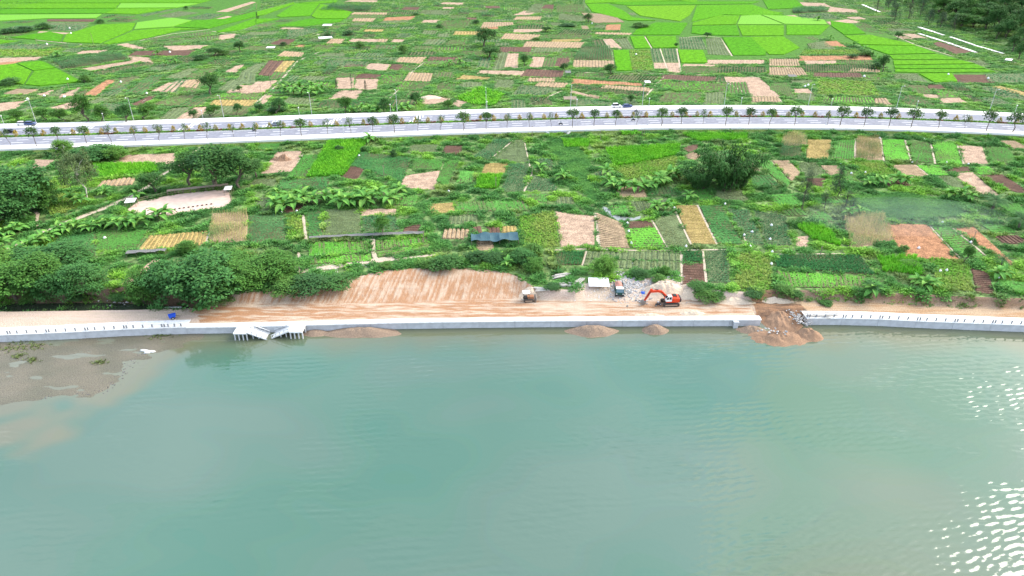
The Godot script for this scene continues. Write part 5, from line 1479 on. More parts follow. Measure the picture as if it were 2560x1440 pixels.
# each tree kind: trunk and crown built about 1 m tall and 1 m wide, stretched to the size seen
func tree_shapes() -> void:
	for w in 4:
		var cl := ellipsoid_clumps(46, Vector3(0, 0.55, 0), Vector3(0.42, 0.36, 0.42), 0.13)
		shapes["round%d" % w] = [limbs(cl, Vector3(0, 0.28, 0), 0.03, 4), crown_mesh(cl, 85, 0.042)]
	for w in 4:                                         # broad crowns that hang to the ground
		var cl := ellipsoid_clumps(90, Vector3(0, 0.46, 0), Vector3(0.44, 0.42, 0.44), 0.115, -0.9)
		shapes["low%d" % w] = [limbs(cl, Vector3(0, 0.2, 0), 0.022, 6), crown_mesh(cl, 62, 0.042)]
	for w in 3:
		var cl := ellipsoid_clumps(34, Vector3(0, 0.56, 0), Vector3(0.42, 0.34, 0.42), 0.14)
		shapes["dark%d" % w] = [limbs(cl, Vector3(0, 0.3, 0), 0.035, 4), crown_mesh(cl, 70, 0.05, 0.6)]
	for w in 4:
		var cl := ellipsoid_clumps(22, Vector3(0, 0.68, 0), Vector3(0.36, 0.26, 0.36), 0.13)
		shapes["street%d" % w] = [limbs(cl, Vector3(0, 0.42, 0), 0.02, 2), crown_mesh(cl, 26, 0.075)]
	for w in 2:
		var cl := ellipsoid_clumps(13, Vector3(0, 0.68, 0), Vector3(0.38, 0.26, 0.38), 0.12)
		shapes["thin%d" % w] = [limbs(cl, Vector3(0, 0.42, 0), 0.018, 1), crown_mesh(cl, 13, 0.085)]
	for w in 3:
		var cl := ellipsoid_clumps(30, Vector3(0, 0.25, 0), Vector3(0.4, 0.5, 0.4), 0.16)
		shapes["bush%d" % w] = [limbs(cl, Vector3(0, 0.15, 0), 0.03, 5), crown_mesh(cl, 60, 0.06, 0.8)]
	for w in 2:
		var cl := []
		for k in 40:
			var y := rng.randf_range(0.18, 0.98)
			var a := rng.randf() * TAU
			var r := 0.42 * pow(1.0 - absf(y - 0.45) / 0.62, 0.7) * sqrt(rng.randf())
			cl.append([Vector3(cos(a) * r, y, sin(a) * r), 0.09])
		shapes["feather%d" % w] = [limbs(cl, Vector3(0, 0.5, 0), 0.02, 3), crown_mesh(cl, 60, 0.02, 1.3, 3.0)]
	var e := []
	for k in 30:
		var a := rng.randf() * TAU
		e.append([Vector3(cos(a) * rng.randf_range(0.1, 0.45), rng.randf_range(0.5, 0.95), sin(a) * rng.randf_range(0.1, 0.45)), 0.1])
	shapes.euc0 = [limbs(e, Vector3(-0.06, 0.5, 0), 0.016, 3), crown_mesh(e, 110, 0.03, 0.8, 1.8)]
	for w in 2:                                         # bamboo: arching culms
		var m := MB.new(); var cr := MB.new()
		for k in 34:
			var a := rng.randf() * TAU
			var o := Vector3(cos(a), 0, sin(a)) * 0.16 * sqrt(rng.randf())
			var p := o
			var d := Vector3(cos(a) * 0.22, 1, sin(a) * 0.22).normalized()
			var ln := rng.randf_range(0.75, 1.15)
			for s in 7:
				var q := p + d * ln / 7.0
				m.tube(p, q, 0.007 * (1.0 - s * 0.12), 0.007 * (0.88 - s * 0.12), 4, false)
				if s > 0:
					for l in 26:
						cr.col = Color(1, 1, 1) * (0.7 + 0.6 * rng.randf())
						var o2 := p.lerp(q, rng.randf()) + rnd_dir() * 0.075
						leaf(cr, o2, (rnd_dir(-0.4) + d * 0.3).normalized(), 0.075, 0.026, 0.8, 2)
				p = q
				d = (d + Vector3(cos(a), -0.35, sin(a)) * 0.1 * (s + 1) * 0.6).normalized()
		shapes["bamboo%d" % w] = [m.done(), cr.done()]
	for w in 2:                                         # feather palm
		var m := MB.new()
		m.tube(Vector3(0, -0.2, 0), Vector3(0.02, 0.55, 0), 0.05, 0.035, 7, false)
		var cr := MB.new()
		for k in 22:
			var a := k * 2.4
			cr.col = Color(1, 1, 1) * (0.75 + 0.5 * rng.randf())
			var d := Vector3(cos(a), rng.randf_range(0.1, 1.6), sin(a)).normalized()
			var p := Vector3(0.02, 0.52, 0)
			for s in 8:
				d = (d + Vector3(0, -0.16, 0)).normalized()
				var q := p + d * 0.065
				var sd := d.cross(Vector3.UP).normalized()
				for g: float in [-1.0, 1.0]:
					for h in 2:
						var o2 := p.lerp(q, h * 0.5)
						cr.tri(o2, o2 + d * 0.02, o2 + sd * g * 0.11 + d * 0.06 - Vector3(0, 0.05, 0))
				p = q
		shapes["palm%d" % w] = [m.done(), cr.done()]
	for w in 3:                                         # clipped cone shrub of the median
		var cl := []
		for k in 26:
			var y := rng.randf()
			var a := k * 2.4
			var r := 0.42 * sin(PI * clampf(0.25 + 0.75 * y, 0.0, 1.0)) * 0.95
			cl.append([Vector3(cos(a) * r, 0.08 + y * 0.84, sin(a) * r), 0.13])
		shapes["cone%d" % w] = [limbs(cl, Vector3(0, 0.2, 0), 0.05, 8), crown_mesh(cl, 22, 0.11, 1.0)]
	var m2 := MB.new()                                  # one banana leaf along +x, folded at the midrib, arching over
	var p2 := Vector3.ZERO
	var d2 := Vector3(0.55, 1, 0).normalized()
	var wl := 0.02
	for s in 6:
		d2 = (d2 + Vector3(0.12, -0.3, 0)).normalized()
		var q := p2 + d2 * 0.17
		var wn := 0.19 * sin(PI * clampf(0.12 + (s + 1) / 6.6, 0.0, 1.0))
		var up := Vector3(-d2.y, d2.x, 0) * 0.05
		for g: float in [-1.0, 1.0]:
			m2.col = Color(1, 1, 1) * (0.85 + 0.3 * rng.randf())
			m2.quad(p2, q, q + Vector3(0, 0, g * wn) + up, p2 + Vector3(0, 0, g * wl) + up)
		p2 = q; wl = wn
	shapes.banana_leaf = m2.done()
	var m3 := MB.new()
	m3.tube(Vector3(0, -0.1, 0), Vector3(0, 0.36, 0), 0.06, 0.04, 7, false)
	m3.tube(Vector3(0, 0.36, 0), Vector3(0.01, 0.46, 0), 0.04, 0.02, 6)
	shapes.banana_stem = m3.done()

func tree(kind: String, called: String, label: String, cat: String, p: Vector3, wide: float, tall: float, group: String, tint: Color, bark: Material) -> void:
	var v := rng.randi() % 4
	while not shapes.has("%s%d" % [kind, v]):
		v = rng.randi() % 4
	var t := thing(called, label, cat, Transform3D(Basis(Vector3.UP, rng.randf() * TAU), p), group)
	var s := Transform3D(Basis.from_scale(Vector3(wide, tall, wide)), Vector3.ZERO)
	var pair: Array = shapes["%s%d" % [kind, v]]
	obj("trunk" if kind != "bush" else "stem", pair[0], bark, t, s)
	obj("crown" if kind != "bush" else "foliage", pair[1], leaf_mat("leaf_%d_%d_%d" % [int(tint.r * 400), int(tint.g * 400), int(tint.b * 400)], tint), t, s)

func banana(p: Vector3, tall: float, label: String) -> void:
	var t := thing("banana_plant", label, "banana plant", at(p, rng.randf() * TAU), "banana plants")
	obj("stem", shapes.banana_stem, mat("banana_stem", lin(0.16, 0.2, 0.06), 0.6), t, Transform3D(Basis.from_scale(Vector3(tall * 0.8, tall, tall * 0.8)), Vector3.ZERO))
	var n := 10
	for k in n:
		var a := k * 2.4 + rng.randf() * 0.4
		var y := tall * (0.2 + 0.2 * k / n)
		var s := tall * rng.randf_range(0.6, 0.8) * (1.0 if k < 8 else 0.85)
		var tilt := rng.randf_range(-0.4, 0.2) if k < 8 else 0.45
		var b := Basis(Vector3.UP, a) * Basis(Vector3(0, 0, 1), tilt)
		obj("leaf", shapes.banana_leaf, leaf_mat("banana_leaf%d" % (k % 3), [lin(0.1, 0.26, 0.055), lin(0.12, 0.3, 0.06), lin(0.17, 0.34, 0.07)][k % 3]), t, Transform3D(b.scaled_local(Vector3.ONE * s), Vector3(0, y, 0)))

func scatter(called: String, shape: Mesh, xf: PackedFloat32Array, m: Material, parent: Node = null) -> void:
	if xf.is_empty():
		return
	var mm := MultiMesh.new()
	mm.transform_format = MultiMesh.TRANSFORM_3D
	mm.use_colors = true
	mm.mesh = shape
	mm.instance_count = xf.size() / 16
	mm.buffer = xf
	var o := MultiMeshInstance3D.new()
	o.multimesh = mm
	o.material_override = m
	o.set_meta("kind", "stuff")
	if parent:
		o.name = called
		parent.add_child(o, true)
	else:
		o.name = numbered(called)
		add_child(o)

func put(xf: PackedFloat32Array, p: Vector3, wide: float, tall: float, c: Color) -> void:
	var a := rng.randf() * TAU
	var s := sin(a) * wide; var q := cos(a) * wide
	xf.append_array(PackedFloat32Array([q, 0.0, s, p.x, 0.0, tall, 0.0, p.y, -s, 0.0, q, p.z, c.r, c.g, c.b, 1.0]))

# ---------------------------------------------------------------- fields
# soil colour, ridge height, plant shape, plant spacing along the row, plant width, plant height, two plant colours
func crops() -> Dictionary:
	return {
		"S": ["bare_field", "soil_pale", 0.1, "", 0.0, 0.0, 0.0, Color(), Color()],
		"O": ["bare_field", "soil_orange", 0.08, "", 0.0, 0.0, 0.0, Color(), Color()],
		"B": ["bare_field", "soil_brown", 0.16, "leafy", 0.9, 0.3, 0.15, Color(0.12, 0.144, 0.072), Color(0.168, 0.12, 0.084)],
		"T": ["furrowed_field", "soil_tan", 0.28, "leafy", 0.9, 0.35, 0.2, Color(0.192, 0.264, 0.096), Color(0.36, 0.312, 0.168)],
		"Y": ["stubble_field", "soil_straw", 0.18, "grass", 0.6, 0.35, 0.25, Color(0.456, 0.384, 0.12), Color(0.312, 0.312, 0.096)],
		"G": ["vegetable_field", "soil_dark", 0.15, "leafy", 0.5, 0.85, 0.5, Color(0.09, 0.28, 0.05), Color(0.12, 0.33, 0.065)],
		"L": ["vegetable_field", "soil_dark", 0.15, "leafy", 0.5, 0.9, 0.5, Color(0.12, 0.4, 0.045), Color(0.16, 0.45, 0.055)],
		"D": ["vegetable_field", "soil_dark", 0.15, "leafy", 0.6, 1.15, 0.75, Color(0.06, 0.192, 0.054), Color(0.096, 0.264, 0.072)],
		"M": ["vegetable_field", "soil_dark", 0.12, "leafy", 0.6, 0.95, 0.55, Color(0.09, 0.21, 0.075), Color(0.12, 0.26, 0.09)],
		"N": ["onion_field", "soil_dark", 0.14, "grass", 0.45, 0.8, 0.42, Color(0.045, 0.18, 0.055), Color(0.06, 0.22, 0.065)],
		"U": ["onion_field", "soil_olive", 0.14, "grass", 0.5, 0.75, 0.4, Color(0.072, 0.216, 0.084), Color(0.108, 0.264, 0.108)],
		"V": ["seedling_field", "soil_olive", 0.14, "grass", 0.6, 0.55, 0.28, Color(0.18, 0.264, 0.096), Color(0.24, 0.264, 0.12)],
		"C": ["maize_field", "soil_tan", 0.05, "corn", 0.42, 1.9, 1.9, Color(0.432, 0.36, 0.156), Color(0.156, 0.24, 0.084)],
		"K": ["cane_field", "soil_dark", 0.05, "corn", 0.42, 2.2, 2.0, Color(0.06, 0.168, 0.06), Color(0.096, 0.216, 0.084)],
		"E": ["tall_grass", "soil_green", 0.0, "grass", 0.62, 1.0, 1.2, Color(0.192, 0.5, 0.036), Color(0.132, 0.408, 0.036)],
		"W": ["weed_patch", "soil_green", 0.0, "grass", 0.7, 0.9, 0.6, Color(0.168, 0.396, 0.048), Color(0.288, 0.384, 0.084)],
		"H": ["water_plants", "soil_green", 0.0, "weed1", 0.7, 1.3, 0.7, Color(0.07, 0.21, 0.05), Color(0.13, 0.32, 0.07)],
		"Z": ["grass_bund", "soil_bund", 0.0, "", 0.0, 0.0, 0.0, Color(), Color()],
		"R": ["rice_paddy", "rice", 0.0, "", 0.0, 0.0, 0.0, Color(), Color()],
		"r": ["rice_paddy", "rice_light", 0.0, "", 0.0, 0.0, 0.0, Color(), Color()],
	}

func patchy(m: StandardMaterial3D) -> void:
	m.detail_enabled = true
	m.detail_albedo = noise_tex("patches", 0.02, 0.62, 1.0, 5)
	m.detail_blend_mode = BaseMaterial3D.BLEND_MODE_MUL
	m.detail_uv_layer = BaseMaterial3D.DETAIL_UV_2
	m.uv2_triplanar = true
	m.uv2_world_triplanar = true
	m.uv2_scale = Vector3.ONE * 0.027

func soils() -> void:
	var fine := noise_tex("soil_fine", 0.03, 0.55, 1.35, 5)
	var rice := noise_tex("rice_fine", 0.045, 0.7, 1.2, 4)
	mat("soil_pale", lin(0.47, 0.33, 0.235), 0.95, fine, 0.11, 4.0)
	mat("soil_orange", lin(0.42, 0.21, 0.11), 0.95, fine, 0.11, 4.0)
	mat("soil_brown", lin(0.15, 0.085, 0.06), 0.95, fine, 0.12, 5.0)
	mat("soil_tan", lin(0.4, 0.29, 0.18), 0.95, fine, 0.12, 5.0)
	mat("soil_straw", lin(0.42, 0.31, 0.12), 0.95, fine, 0.12, 5.0)
	mat("soil_dark", lin(0.13, 0.14, 0.06), 0.95, fine, 0.12, 5.0)
	mat("soil_olive", lin(0.15, 0.2, 0.09), 0.95, fine, 0.12, 5.0)
	mat("soil_green", lin(0.14, 0.21, 0.05), 0.95, fine, 0.12, 5.0)
	mat("soil_bund", lin(0.07, 0.2, 0.02), 0.95, fine, 0.12, 5.0)
	for k: String in mats:
		if k.begins_with("soil_"):
			patchy(mats[k])
	mat("rice", lin(0.1, 0.32, 0.012), 0.8, rice, 0.035, 6.0)
	for q: String in ["rice", "rice_light"]:
		var d: Array = [0.1, 0.32, 0.012] if q == "rice" else [0.125, 0.34, 0.014]
		mat(q + "_deep", lin(d[0] * 0.82, d[1] * 0.9, d[2]), 0.8, rice, 0.05, 6.0)
		mat(q + "_pale", lin(d[0] * 1.15, d[1] * 1.03, d[2] * 1.1), 0.8, rice, 0.043, 6.0)
	for q: String in mats:
		if q.begins_with("rice"):
			mats[q].metallic_specular = 0.1
			patchy(mats[q])
	mat("rice_light", lin(0.125, 0.34, 0.014), 0.8, rice, 0.04, 6.0)

func bed_mesh(a: Vector2, b: Vector2, half: float, y: float, h: float, into: MB) -> void:
	var d := (b - a).normalized()
	var s := Vector2(-d.y, d.x) * half
	var o := 0.62
	var n := maxi(1, int(a.distance_to(b) / 6.0))
	var last: Array[Vector3] = []
	for k in n + 1:
		var c := a.lerp(b, float(k) / n)
		var j := 1.0 + rng.randf_range(-0.12, 0.12)
		var hh := h * rng.randf_range(0.8, 1.15)
		var r: Array[Vector3] = [Vector3(c.x - s.x, y, c.y - s.y), Vector3(c.x - s.x * o * j, y + hh, c.y - s.y * o * j), Vector3(c.x + s.x * o * j, y + hh, c.y + s.y * o * j), Vector3(c.x + s.x, y, c.y + s.y)]
		if k == 0 or k == n:
			if k == 0:
				into.quad(r[0], r[1], r[2], r[3])
			else:
				into.quad(r[3], r[2], r[1], r[0])
		if k > 0:
			for q in 3:
				into.quad(last[q], r[q], r[q + 1], last[q + 1])
		last = r

func build_fields() -> void:
	var kinds := crops()
	var sheet := 0
	var grass_m := leaf_mat("crop_leaf")
	for f: Array in FIELDS:
		var k: Array = kinds[f[0]]
		var p := PackedVector2Array()
		for q in range(0, f[3].size(), 2):
			p.append(Vector2(f[3][q], f[3][q + 1]))
		fill_poly(p)
		if f[0] in ["R", "r"] and Geometry2D.offset_polygon(p, 2.2).size():
			fill_poly(Geometry2D.offset_polygon(p, 2.2)[0])
		var y: float = LAND + 0.02 + 0.004 * (sheet % 9)
		sheet += 1
		var near: bool = p[0].y > -290.0
		if f[0] == "Z":
			struct(k[0], slab(p, LAND - 0.2, LAND + 0.008), mats[k[1]])
			continue
		if f[0] == "R" or f[0] == "r":
			var pad := struct("rice_paddy", slab(Geometry2D.offset_polygon(p, -0.25)[0] if Geometry2D.offset_polygon(p, -0.25).size() else p, LAND - 0.2, LAND + 0.35 + 0.01 * (sheet % 7)), mats[k[1] + ["", "_deep", "_pale"][sheet % 3]])
			continue
		var node := struct(k[0], slab(p, LAND - 0.2, y), mats[k[1]])
		var xf := PackedFloat32Array()
		var tone := rng.randf()
		var tone2 := rng.randf_range(0.85, 1.15)
		if f[1] == "":
			var lo := Vector2(1e9, 1e9); var hi := -lo
			for q in p:
				lo = lo.min(q); hi = hi.max(q)
			var st: float = k[4] if near else k[4] * 2.0
			var z := lo.y
			while z < hi.y:
				var x := lo.x
				while x < hi.x:
					var q := Vector2(x + rng.randf() * st, z + rng.randf() * st)
					x += st
					if Geometry2D.is_point_in_polygon(q, p):
						var c: Color = k[7].lerp(k[8], clampf(0.5 + 1.2 * nz.get_noise_2d(q.x * 4.0, q.y * 4.0) + rng.randfn() * 0.15, 0.0, 1.0))
						var g := (1.0 if near else 1.8) * rng.randf_range(0.7, 1.3)
						put(xf, Vector3(q.x, y, q.y), k[5] * g, k[6] * rng.randf_range(0.7, 1.3), c * rng.randf_range(0.85, 1.15))
				z += st
			scatter("crop", shapes[k[3]], xf, grass_m, node)
			continue
		# rows across a four-sided field: p0 p1 the far edge, p3 p2 the near edge
		var wide := (p[0].distance_to(p[1]) + p[3].distance_to(p[2])) * 0.5
		var deep := (p[0].distance_to(p[3]) + p[1].distance_to(p[2])) * 0.5
		var rows_v: bool = f[1] == "v"
		var sp: float = f[2]
		var n := maxi(2, int((wide if rows_v else deep) / sp))
		var beds := MB.new()
		for r in n:
			var t := (r + 0.5) / n
			var a := p[0].lerp(p[1], t) if rows_v else p[0].lerp(p[3], t)
			var b := p[3].lerp(p[2], t) if rows_v else p[1].lerp(p[2], t)
			var ln := a.distance_to(b)
			if ln < 0.5:
				continue
			a = a.lerp(b, minf(0.2 / ln, 0.1)); b = b.lerp(a, minf(0.2 / ln, 0.1))
			var half := 0.42 * (wide if rows_v else deep) / n
			if f[4] == 1:
				var one := MB.new()
				bed_mesh(a, b, half, y - 0.01, k[2] + 0.06, one)
				obj("bed", one.done(), mats[k[1]], node)
			else:
				bed_mesh(a, b, half, y - 0.01, k[2], beds)
			if k[3] == "":
				continue
			var st: float = k[4] if near else maxf(k[4], sp * 0.75)
			var g := 1.0 if near else maxf(1.0, sp / 1.25)
			var m := int(ln / st)
			var lanes := 2 if near and sp >= 1.0 and f[0] in ["G", "L", "N", "M", "D"] else 1
			var aside := (b - a).orthogonal().normalized() * half * 0.5
			for q in m * lanes:
				if rng.randf() < 0.07:
					continue
				var c2 := a.lerp(b, (q / lanes + rng.randf()) / m)
				if lanes == 2:
					c2 += aside * (1.0 if q % 2 else -1.0)
				var big: float = clampf(0.95 + 0.7 * nz.get_noise_2d(c2.x * 3.0, c2.y * 3.0), 0.5, 1.3)
				if f[0] in ["B", "T"] and rng.randf() < 0.45:
					continue
				var c: Color = k[7].lerp(k[8], clampf((tone * 0.6 + rng.randf() * 0.4 if f[0] != "C" else rng.randf() * 1.2 - 0.1) + nz2.get_noise_2d(c2.x * 3.0, c2.y * 3.0), 0.0, 1.0)) * (tone2 * rng.randf_range(0.85, 1.15))
				put(xf, Vector3(c2.x + rng.randfn() * 0.06, y + k[2] * 0.9, c2.y + rng.randfn() * 0.06), (minf(k[5], maxf(sp, 0.8) * 1.05) if lanes == 1 else half * 1.55) * g * big * rng.randf_range(0.8, 1.2), k[6] * minf(g, 1.3) * big * rng.randf_range(0.8, 1.2), c)
		if f[4] == 0:
			var o := obj("beds", beds.done(), mats[k[1]], node)
			o.set_meta("kind", "stuff")
		if k[3] != "":
			scatter("crop", shapes[k[3]], xf, grass_m, node)

# ---------------------------------------------------------------- ground, water, dirt
func grid_mesh(cols: int, rows: int, vert: Callable, color: Callable) -> ArrayMesh:
	var v := PackedVector3Array(); var n := PackedVector3Array(); var c := PackedColorArray(); var idx := PackedInt32Array()
	v.resize(cols * rows); n.resize(cols * rows); c.resize(cols * rows)
	for r in rows:
		for q in cols:
			var p: Vector3 = vert.call(float(q) / (cols - 1), float(r) / (rows - 1))
			v[r * cols + q] = p
			c[r * cols + q] = color.call(p, float(r) / (rows - 1))
	for r in rows:
		for q in cols:
			var a := v[r * cols + mini(q + 1, cols - 1)] - v[r * cols + maxi(q - 1, 0)]
			var b := v[mini(r + 1, rows - 1) * cols + q] - v[maxi(r - 1, 0) * cols + q]
			n[r * cols + q] = a.cross(b).normalized()
	var mid := Vector3.ZERO; var up := 0.0; var outward := 0.0
	for q in v.size():
		mid += v[q] / v.size(); up += n[q].y / v.size()
	for q in v.size():
		outward += n[q].dot((v[q] - mid).normalized()) / v.size()
	var turned := up < 0.0 if absf(up) > 0.4 else outward < 0.0
	if turned:
		for q in n.size():
			n[q] = -n[q]
	idx.resize((cols - 1) * (rows - 1) * 6)
	var k := 0
	for r in rows - 1:
		for q in cols - 1:
			var o := r * cols + q
			idx[k] = o; idx[k + 1] = o + 1 if turned else o + cols; idx[k + 2] = o + cols if turned else o + 1
			idx[k + 3] = o + 1; idx[k + 4] = o + cols + 1 if turned else o + cols; idx[k + 5] = o + cols if turned else o + cols + 1
			k += 6
	var a2 := []
	a2.resize(Mesh.ARRAY_MAX)
	a2[Mesh.ARRAY_VERTEX] = v; a2[Mesh.ARRAY_NORMAL] = n; a2[Mesh.ARRAY_COLOR] = c; a2[Mesh.ARRAY_INDEX] = idx
	var mesh := ArrayMesh.new()
	mesh.add_surface_from_arrays(Mesh.PRIMITIVE_TRIANGLES, a2)
	return mesh

func white(_p: Vector3, _t: float) -> Color:
	return Color(1, 1, 1)

func wave(x: float, z: float) -> float:
	var wind := clampf(0.3 + 1.3 * nz.get_noise_2d(x * 1.3 + 40.0, z * 2.2) + 0.004 * x, 0.03, 1.0)
	var g := nz2.get_noise_2d(x * 2.6, z * 3.4) * 3.0; var g2 := nz2.get_noise_2d(x * 5.0 + 50.0, z * 5.0) * 2.4
	var h := sin((x * 0.1 + z) * 4.1 + g) * (0.62 + 0.7 * nz.get_noise_2d(x * 5.0, z * 9.0))
	h += sin((x * 0.5 + z * 0.87) * 5.6 + g * 1.3 + g2) * 0.2 + sin((x * -0.28 + z * 0.96) * 2.7 + g2) * 0.24 + 0.8 * nz2.get_noise_2d(x * 18.0, z * 60.0)
	return 0.03 * wind * h + 0.003 * nz2.get_noise_2d(x * 60.0, z * 60.0)

func silt(p: Vector3, _t: float) -> Color:
	# what is stirred up in the river: green algae, grey-green and brown silt in drifting patches
	var a := clampf(0.5 + 1.1 * nz.get_noise_2d(p.x * 0.7 + 900.0, p.z * 1.1 + 40.0), 0.0, 1.0)
	var c := Color(0.052, 0.132, 0.094).lerp(Color(0.085, 0.138, 0.108), a)
	var shore := p.z - along(WATERLINE, p.x)
	var edge := shore - 4.0 - 4.0 * nz.get_noise_2d(p.x * 2.5, 7.0)
	var shoal := smoothstep(-68.0, -90.0, p.x)
	edge -= (24.0 + 26.0 * nz.get_noise_2d(p.x * 1.8, p.z * 2.4)) * shoal
	c = c.lerp(Color(0.115, 0.12, 0.072).lerp(Color(0.145, 0.145, 0.098), shoal), 0.9 * (1.0 - smoothstep(-3.0, 9.0 + 6.0 * shoal, edge)))
	var plume := clampf(1.6 * nz2.get_noise_2d(p.x * 0.5 - 60.0, p.z * 0.5 + 90.0) - 0.25, 0.0, 0.6)
	return c.lerp(Color(0.1, 0.115, 0.075), plume)

func build_water() -> void:
	var m := mat("river_water", Color(1, 1, 1), 0.07, null, 1.0, 0.0, true)
	m.metallic_specular = 0.5
	var v := func(s: float, t: float) -> Vector3:
		var z := lerpf(-60.0, -145.0, t)
		var x := (s * 2.0 - 1.0) * (-z * 0.92 + 25.0)
		return Vector3(x, RIVER + wave(x, z), z)
	struct("river", grid_mesh(1000, 420, v, silt), m)
	var far := MB.new()
	far.col = Color(0.07, 0.2, 0.16)
	far.quad(Vector3(-2500, RIVER - 0.12, -147), Vector3(2500, RIVER - 0.12, -147), Vector3(2500, RIVER - 0.12, 400), Vector3(-2500, RIVER - 0.12, 400))
	struct("river_reach", far.done(), m)
	# the creek behind the dyke and the pool in the drain
	var cm := mat("creek_water", lin(0.035, 0.05, 0.03), 0.06)
	cm.metallic_specular = 0.5
	var c := MB.new()
	c.quad(Vector3(-260, -1.55, -170), Vector3(-70, -1.55, -170), Vector3(-70, -1.55, -141), Vector3(-260, -1.55, -141))
	struct("creek", c.done(), cm)
	var pl := MB.new()
	flat(pl, PackedVector2Array(POOL), LAND + 0.06)
	var pm := mat("pool_water", lin(0.2, 0.22, 0.2), 0.05)
	pm.metallic_specular = 0.5
	struct("pool", pl.done(), pm)
	fill_poly(PackedVector2Array(POOL))

func dirt_color(p: Vector3, t: float) -> Color:
	var x := p.x
	var pale := Color(0.63, 0.5, 0.385)
	var orange := Color(0.45, 0.25, 0.14)
	var pink := Color(0.7, 0.54, 0.44)
	var brown := Color(0.2, 0.125, 0.085)
	var tracks := nz2.get_noise_2d(x * 1.5, p.z * 34.0) * 0.9 + nz.get_noise_2d(x * 9.0, p.z * 44.0) * 0.9
	var big := nz.get_noise_2d(x * 2.0, p.z * 7.0)
	var slope := smoothstep(along(FOOT, x) + 0.5, along(FOOT, x) - 1.5, p.z)
	var c: Color
	if x < -76.0 + 6.0 * big:
		c = pink.lerp(pale, clampf(0.4 + tracks, 0.0, 1.0))
		if p.y < -0.15:
			c = brown.lerp(Color(0.12, 0.12, 0.07), clampf(0.5 + big, 0.0, 1.0))
		elif p.z < along(BACK, x) - 0.2:
			c = brown.lerp(pale, clampf(0.2 + big * 1.5, 0.0, 0.6))
	elif x < 6.0 + 2.0 * big:
		c = orange.lerp(pale, clampf(0.36 + tracks * 1.2 + big * 0.5, 0.0, 1.0))
		var ribs := 0.8 * nz2.get_noise_2d(x * 58.0 + p.z * 9.0, p.z * 3.0) + 0.5 * nz.get_noise_2d(x * 16.0, p.z * 12.0)
		c = c.lerp(orange.lerp(pale, clampf(0.3 + ribs * 1.1 + big * 0.4, 0.0, 0.85)), slope)
	elif x < 60.0:
		c = orange.lerp(pale, clampf(0.55 + tracks + big * 0.5, 0.0, 1.0))
		c = c.lerp(pale.lerp(pink, clampf(0.5 + 2.0 * nz.get_noise_2d(x * 9.0, p.z * 9.0), 0.0, 1.0)), slope)
	elif x < 72.0 and p.z > along(WATERLINE, x) - 8.0 - 5.0 * big:
		c = brown.lerp(orange, clampf(0.35 + tracks + big, 0.0, 0.8))
	else:
		c = Color(0.55, 0.4, 0.27).lerp(Color(0.48, 0.3, 0.17), clampf(0.3 + tracks + big, 0.0, 1.0))
		c = c.lerp(brown, slope * 0.7)
	return c

